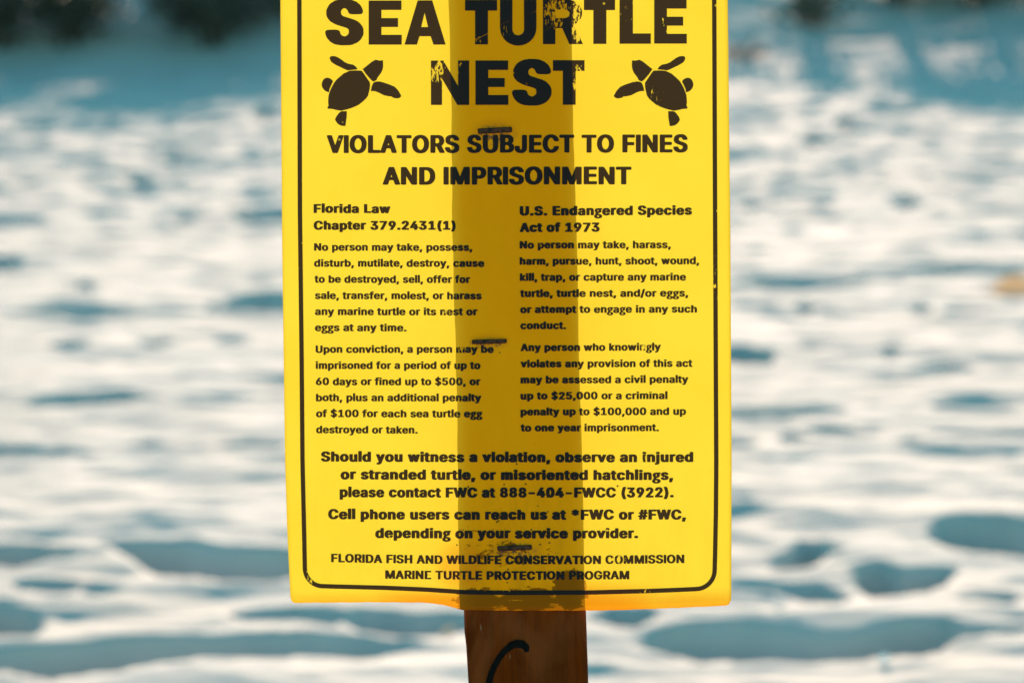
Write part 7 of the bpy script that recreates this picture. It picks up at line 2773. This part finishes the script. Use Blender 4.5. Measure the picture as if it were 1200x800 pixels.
n = NT('marker_ink')
pp = n.coords()
M_MARK = n.done(n.shader('ShaderNodeBsdfPrincipled', Base_Color=n.mix(n.ramp(n.noise(pp, 300, 3), 0.4, 0.7), (0.003, 0.003, 0.003), (0.007, 0.006, 0.005)), Roughness=0.7, Specular_IOR_Level=0.03))
stroke = [(617.5, 763.5, 4.5), (616.5, 758, 8), (612, 754.5, 9.5), (606, 753.8, 9.5), (600, 755.5, 8.6), (594.5, 759.5, 7.6), (589, 765, 7.2), (584, 772, 7.0), (579.5, 780, 7.0), (576, 788, 7.0), (573.5, 797, 7.2), (572, 808, 7.4), (572, 822, 7.6), (575, 836, 7.6), (581, 848, 7.2), (590, 856, 6.4), (600, 858, 5)]
V, F = [], []
for i, (x, y_, w_) in enumerate(stroke):
    a = stroke[max(0, i - 1)]; b = stroke[min(len(stroke) - 1, i + 1)]
    d = Vector((b[0] - a[0], b[1] - a[1])).normalized(); nn = Vector((-d.y, d.x)) * w_ / 2
    V += [tuple(on_post(x - nn.x, y_ - nn.y, 0.00045) - ORG), tuple(on_post(x + nn.x, y_ + nn.y, 0.00045) - ORG)]
    if i: F.append((2 * i - 2, 2 * i - 1, 2 * i + 1, 2 * i))
mk_me = mesh('painted_mark', V, F)
link('painted_mark', mk_me, M_MARK, post)

# ------------------------------------------------------------------ staples
n = NT('rusty_steel')
pp = n.coords()
rn = n.noise(pp, 500, 4)
M_STAPLE = n.done(n.shader('ShaderNodeBsdfPrincipled', Base_Color=n.mix(n.ramp(rn, 0.35, 0.65), (0.009, 0.005, 0.004), (0.075, 0.024, 0.011)),
                           Metallic=0.0, Specular_IOR_Level=0.12, Roughness=0.40, Normal=n.bump(rn, 0.5, 0.0004)))
def staple(px, py, length, thick, tilt):
    c = on_sheet(px, py)
    L, T, D = length * PXM / 2, thick * PXM / 2, 0.0011
    bm = bmesh.new()
    # bent wire: leg, crown, leg, swept as a rounded bar
    path = [(-L, 0.004), (-L, 0.0006), (-L * 0.93, -0.0004)] + [(-L * 0.93 + L * 1.86 * q / 8, -0.0006 + 0.00012 * math.sin(q * 2.1 + px)) for q in range(1, 8)] + [(L * 0.93, -0.0004), (L, 0.0006), (L, 0.004)]
    rows = []
    for i, (x, y_) in enumerate(path):
        a = path[max(0, i - 1)]; b = path[min(len(path) - 1, i + 1)]
        d = Vector((b[0] - a[0], b[1] - a[1])).normalized(); nn = Vector((d.y, -d.x))
        row = []
        for q in range(10):
            an = 2 * math.pi * q / 10
            cx_, cz = math.cos(an), math.sin(an)
            cx_ = math.copysign(abs(cx_) ** 0.6, cx_); cz = math.copysign(abs(cz) ** 0.6, cz)
            x2 = x + nn.x * cx_ * D / 2; y2 = y_ + nn.y * cx_ * D / 2
            z2 = cz * T
            row.append(bm.verts.new((x2 * math.cos(tilt) - z2 * math.sin(tilt), y2, x2 * math.sin(tilt) + z2 * math.cos(tilt))))
        rows.append(row)
    for i in range(len(rows) - 1):
        for q in range(10):
            bm.faces.new((rows[i][q], rows[i][(q + 1) % 10], rows[i + 1][(q + 1) % 10], rows[i + 1][q]))
    bm.faces.new(rows[0][::-1]); bm.faces.new(rows[-1])
    bmesh.ops.recalc_face_normals(bm, faces=bm.faces)
    me = bpy.data.meshes.new('staple'); bm.to_mesh(me); bm.free()
    o = link('staple', me, M_STAPLE, sign, True)
    o.location = c - ORG
staple(580, 153, 39, 6.5, 0.05)
staple(573.5, 400, 40, 5.2, 0.03)
staple(603, 641.5, 40, 6.0, 0.04)

# ------------------------------------------------------------------ dune shrubs at the top of the beach
n = NT('shrub_leaf')
pp = n.n('ShaderNodeObjectInfo').outputs['Random']
geo = n.n('ShaderNodeNewGeometry').outputs['Random Per Island']
lc = n.mix(geo, (0.055, 0.050, 0.036), (0.115, 0.100, 0.070))
leaf_b = n.shader('ShaderNodeBsdfPrincipled', Base_Color=lc, Roughness=0.6)
M_LEAF = n.done(n.mixs(0.12, leaf_b, n.shader('ShaderNodeBsdfTranslucent', Color=(0.08, 0.09, 0.03))))
n = NT('shrub_wood')
M_TWIG = n.done(n.shader('ShaderNodeBsdfPrincipled', Base_Color=n.mix(n.noise(n.coords(), 30, 3), (0.055, 0.038, 0.026), (0.12, 0.09, 0.065)), Roughness=0.9))
def tube(V, F, a, b, ra, rb, sides=5):
    a, b = Vector(a), Vector(b)
    d = (b - a).normalized(); u = d.orthogonal().normalized(); v = d.cross(u)
    o = len(V)
    for c, r in ((a, ra), (b, rb)):
        for q in range(sides):
            t = 2 * math.pi * q / sides
            V.append(tuple(c + (u * math.cos(t) + v * math.sin(t)) * r))
    for q in range(sides):
        F.append((o + q, o + (q + 1) % sides, o + sides + (q + 1) % sides, o + sides + q))
def shrub_meshes(seed, wide, tall, leaves):
    rs = random.Random(seed)
    V, F, LV, LF = [], [], [], []
    tips = []
    for s in range(9):
        a = Vector((rs.uniform(-.12, .12) * wide, rs.uniform(-.12, .12), -0.08))
        ang = rs.uniform(0, 2 * math.pi)
        out = Vector((math.cos(ang) * wide * rs.uniform(.15, .5), math.sin(ang) * wide * rs.uniform(.1, .4), tall * rs.uniform(.45, .9)))
        m = a + out * 0.5 + Vector((rs.uniform(-.05, .05), rs.uniform(-.05, .05), 0.06))
        tube(V, F, a, m, 0.022, 0.015); tube(V, F, m, a + out, 0.015, 0.006)
        tips += [m, a + out]
        for _ in range(4):
            st = m.lerp(a + out, rs.random())
            e = st + Vector((rs.uniform(-.3, .3) * wide, rs.uniform(-.25, .25) * wide, rs.uniform(-.05, .3) * tall))
            tube(V, F, st, e, 0.009, 0.003, 4); tips.append(e)
    for _ in range(leaves):
        c = rs.choice(tips) + Vector((rs.gauss(0, .13), rs.gauss(0, .13), rs.gauss(0, .10)))
        if c.z < 0.0: c.z = rs.uniform(0.0, 0.15)
        L, w_ = rs.uniform(.05, .10), rs.uniform(.018, .035)
        d = Vector((rs.gauss(0, 1), rs.gauss(0, 1), rs.gauss(.3, .7))).normalized(); u = d.orthogonal().normalized()
        u.rotate(Matrix.Rotation(rs.uniform(0, 6.28), 3, d))
        o = len(LV)
        nrm = d.cross(u)
        LV += [tuple(c), tuple(c + d * L * .5 + u * w_ + nrm * 0.008), tuple(c + d * L), tuple(c + d * L * .5 - u * w_ + nrm * 0.008)]
        LF += [(o, o + 1, o + 2), (o, o + 2, o + 3)]
    return mesh('stem', V, F), mesh('foliage', LV, LF)
SHRUBS = [  # px of the middle, distance, width, height, label
 (-75, 18.25, 1.11, 0.62, 'dark dune shrub furthest into the upper left corner, low on the shaded slope'),
 (12, 18.20, 0.96, 0.62, 'dark dune shrub in the upper left corner, left of the bluish gap'),
 (82, 18.30, 0.89, 0.62, 'dark dune shrub just right of the bluish gap at upper left'),
 (216, 18.70, 0.81, 0.62, 'dark dune shrub between the bluish gap and the sign'),
 (262, 18.25, 1.11, 0.62, 'broad dark dune shrub on the slope just left of the sign'),
 (345, 18.90, 0.89, 0.62, 'dune shrub whose foot hides behind the upper left edge of the sign'),
 (1042, 19.60, 0.96, 0.62, 'greyish dune shrub above the right of the sign, cut by the top of the picture'),
 (1150, 19.55, 1.18, 0.62, 'dark dune shrub at the top near the right corner'),
 (1240, 19.50, 1.04, 0.62, 'dark dune shrub at the upper right corner'),
 (945, 18.95, 0.37, 0.33, 'small low dune shrub right of the sign top, on the shaded slope'),
]
variants = {}
for i, (px, Y, wd, ht, lab) in enumerate(SHRUBS):
    x = (px - 600) / FPX * Y
    z = ground_z(x, Y)
    o = tag(empty('dune_shrub', (x, Y, z)), lab, 'shrub', 'shrubs along the dune')
    small = wd < 0.5
    key = ('s' if small else i % 3)
    if key not in variants:
        variants[key] = shrub_meshes(11 + i, 0.45 if small else 1.2, 0.4 if small else 1.2, 260 if small else 3000)
        variants[key][0].materials.append(M_TWIG); variants[key][1].materials.append(M_LEAF)
    for nm, me_ in zip(('stem', 'foliage'), variants[key]):
        c = bpy.data.objects.new(nm, me_); COL.objects.link(c); c.parent = o
    if not small:
        o.scale = (wd / 1.2, wd / 1.2, ht / 1.2)
    o.rotation_euler.z = i * 1.9

# ------------------------------------------------------------------ small things lying on the sand
n = NT('dry_leaf')
pp = n.coords()
M_DRY = n.done(n.mixs(0.35, n.shader('ShaderNodeBsdfPrincipled', Base_Color=n.mix(n.noise(pp, 40, 4), (0.60, 0.46, 0.32), (0.70, 0.58, 0.44)), Roughness=0.6),
                      n.shader('ShaderNodeBsdfTranslucent', Color=(0.85, 0.60, 0.30))))
def dead_leaf(px, py, size, label):
    c = beach_point(px, py)
    V, F = [], []
    N = 12
    for i in range(N + 1):
        t = i / N
        w_ = 0.36 * math.sin(math.pi * min(1, t * 0.93 + 0.03)) ** 0.7
        for j in range(7):
            s_ = (j - 3) / 3
            curl = 0.9 * s_
            V.append(((t - .5) * size, size * w_ * math.sin(curl) / 0.9, size * (0.26 * (1 - math.cos(curl)) + 0.16 * (t - .5) ** 2 + 0.05 * math.sin(6 * t) * abs(s_)) + 0.012))
    for i in range(N):
        for j in range(6):
            a = i * 7 + j
            F.append((a, a + 1, a + 8, a + 7))
    o = empty('dead_leaf', (c.x, c.y, ground_z(c.x, c.y)))
    me_ = mesh('leaf_blade', V, F)
    b = link('blade', me_, M_DRY, o, True)
    md = b.modifiers.new('thickness', 'SOLIDIFY'); md.thickness = 0.0012
    V, F = [], []
    tube(V, F, (-size * .5, 0, size * .05 + .012), (-size * .66, 0.012, 0.02), 0.0025, 0.002, 6)
    link('stalk', mesh('leaf_stalk', V, F), M_TWIG, o, True)
    o.rotation_euler = (math.radians(62), 0, math.radians(8))
    return tag(o, label, 'leaf')
dead_leaf(1192, 344, 0.175, 'curled amber dead leaf lying on the sand at the right edge')

n = NT('shell')
pp = n.coords()
M_SHELL = n.done(n.shader('ShaderNodeBsdfPrincipled', Base_Color=n.mix(n.noise(pp, 150, 3), (0.80, 0.76, 0.70), (0.86, 0.84, 0.80)), Roughness=0.12, Specular_IOR_Level=0.8, Coat_Weight=0.8))
n = NT('orange_shell')
M_SHELL2 = n.done(n.shader('ShaderNodeBsdfPrincipled', Base_Color=n.mix(n.noise(n.coords(), 150, 3), (0.75, 0.32, 0.10), (0.80, 0.45, 0.20)), Roughness=0.12, Specular_IOR_Level=0.8, Coat_Weight=0.8))
def seashell(px, py, r, mat, label, turn):
    c = beach_point(px, py)
    V, F = [], []
    N, Rg = 36, 7
    V.append((0, -r * 0.9, 0.1 * r))
    for k_ in range(1, Rg + 1):
        t = k_ / Rg
        for q in range(N + 1):
            a = math.pi * (-0.12 + 1.24 * q / N)
            rib = 1 + 0.05 * math.cos(q * math.pi) * t
            rr = r * 1.9 * t * (0.86 + 0.14 * math.sin(a)) * 0.55 * rib
            V.append((rr * math.cos(a), -r * 0.9 + rr * math.sin(a) * 1.15 + rr * .2, r * (0.75 * math.sin(math.pi * (0.15 + 0.85 * t)) * rib)))
    for q in range(N): F.append((0, 1 + q, 2 + q))
    for k_ in range(Rg - 1):
        for q in range(N):
            a = 1 + k_ * (N + 1) + q
            F.append((a, a + N + 1, a + N + 2, a + 1))
    o = link('seashell', mesh('seashell', V, F), mat, None, True)
    md = o.modifiers.new('thickness', 'SOLIDIFY'); md.thickness = 0.0015
    o.location = (c.x, c.y, ground_z(c.x, c.y) + 0.004)
    o.rotation_euler = (math.radians(-25), 0, turn)
    return tag(o, label, 'shell', 'shells on the sand')
seashell(912, 716, 0.008, M_SHELL, 'tiny white shell glinting on the sand right of the bottom of the sign', 0.4)
seashell(1035, 776, 0.008, M_SHELL, 'tiny white shell glinting low on the right, below the long shaded hollow', 2.6)
seashell(522, 738, 0.010, M_SHELL2, 'tiny orange shell in the shade just left of the brown stake', 1.2)

n = NT('driftwood')
pp = n.coords()
M_DRIFT = n.done(n.shader('ShaderNodeBsdfPrincipled', Base_Color=n.mix(n.noise(n.vmath('MULTIPLY', pp, (.2, 1, 1)), 40, 4), (0.16, 0.08, 0.06), (0.30, 0.17, 0.13)), Roughness=0.85))
c = Vector(((872 - 600) / FPX * 18.0, 18.0, 0))
V, F = [], []
prev = Vector((-0.20, 0, 0.05))
for i in range(1, 8):
    q = Vector((-0.20 + 0.06 * i, 0.03 * math.sin(i), 0.06 + 0.03 * math.sin(i * 1.3)))
    tube(V, F, prev, q, 0.055 - 0.003 * i, 0.052 - 0.003 * i, 9); prev = q
tube(V, F, (0.0, 0, 0.07), (0.10, 0.02, 0.24), 0.03, 0.012, 7)
tube(V, F, (-0.1, 0, 0.07), (-0.15, 0.02, 0.20), 0.025, 0.010, 7)
o = link('driftwood', mesh('driftwood', V, F), M_DRIFT, None, True)
o.location = (c.x, c.y, ground_z(c.x, c.y))
o.scale = (0.75, 0.75, 0.75)
tag(o, 'reddish brown driftwood on the shaded slope beside the upper right edge of the sign', 'driftwood')
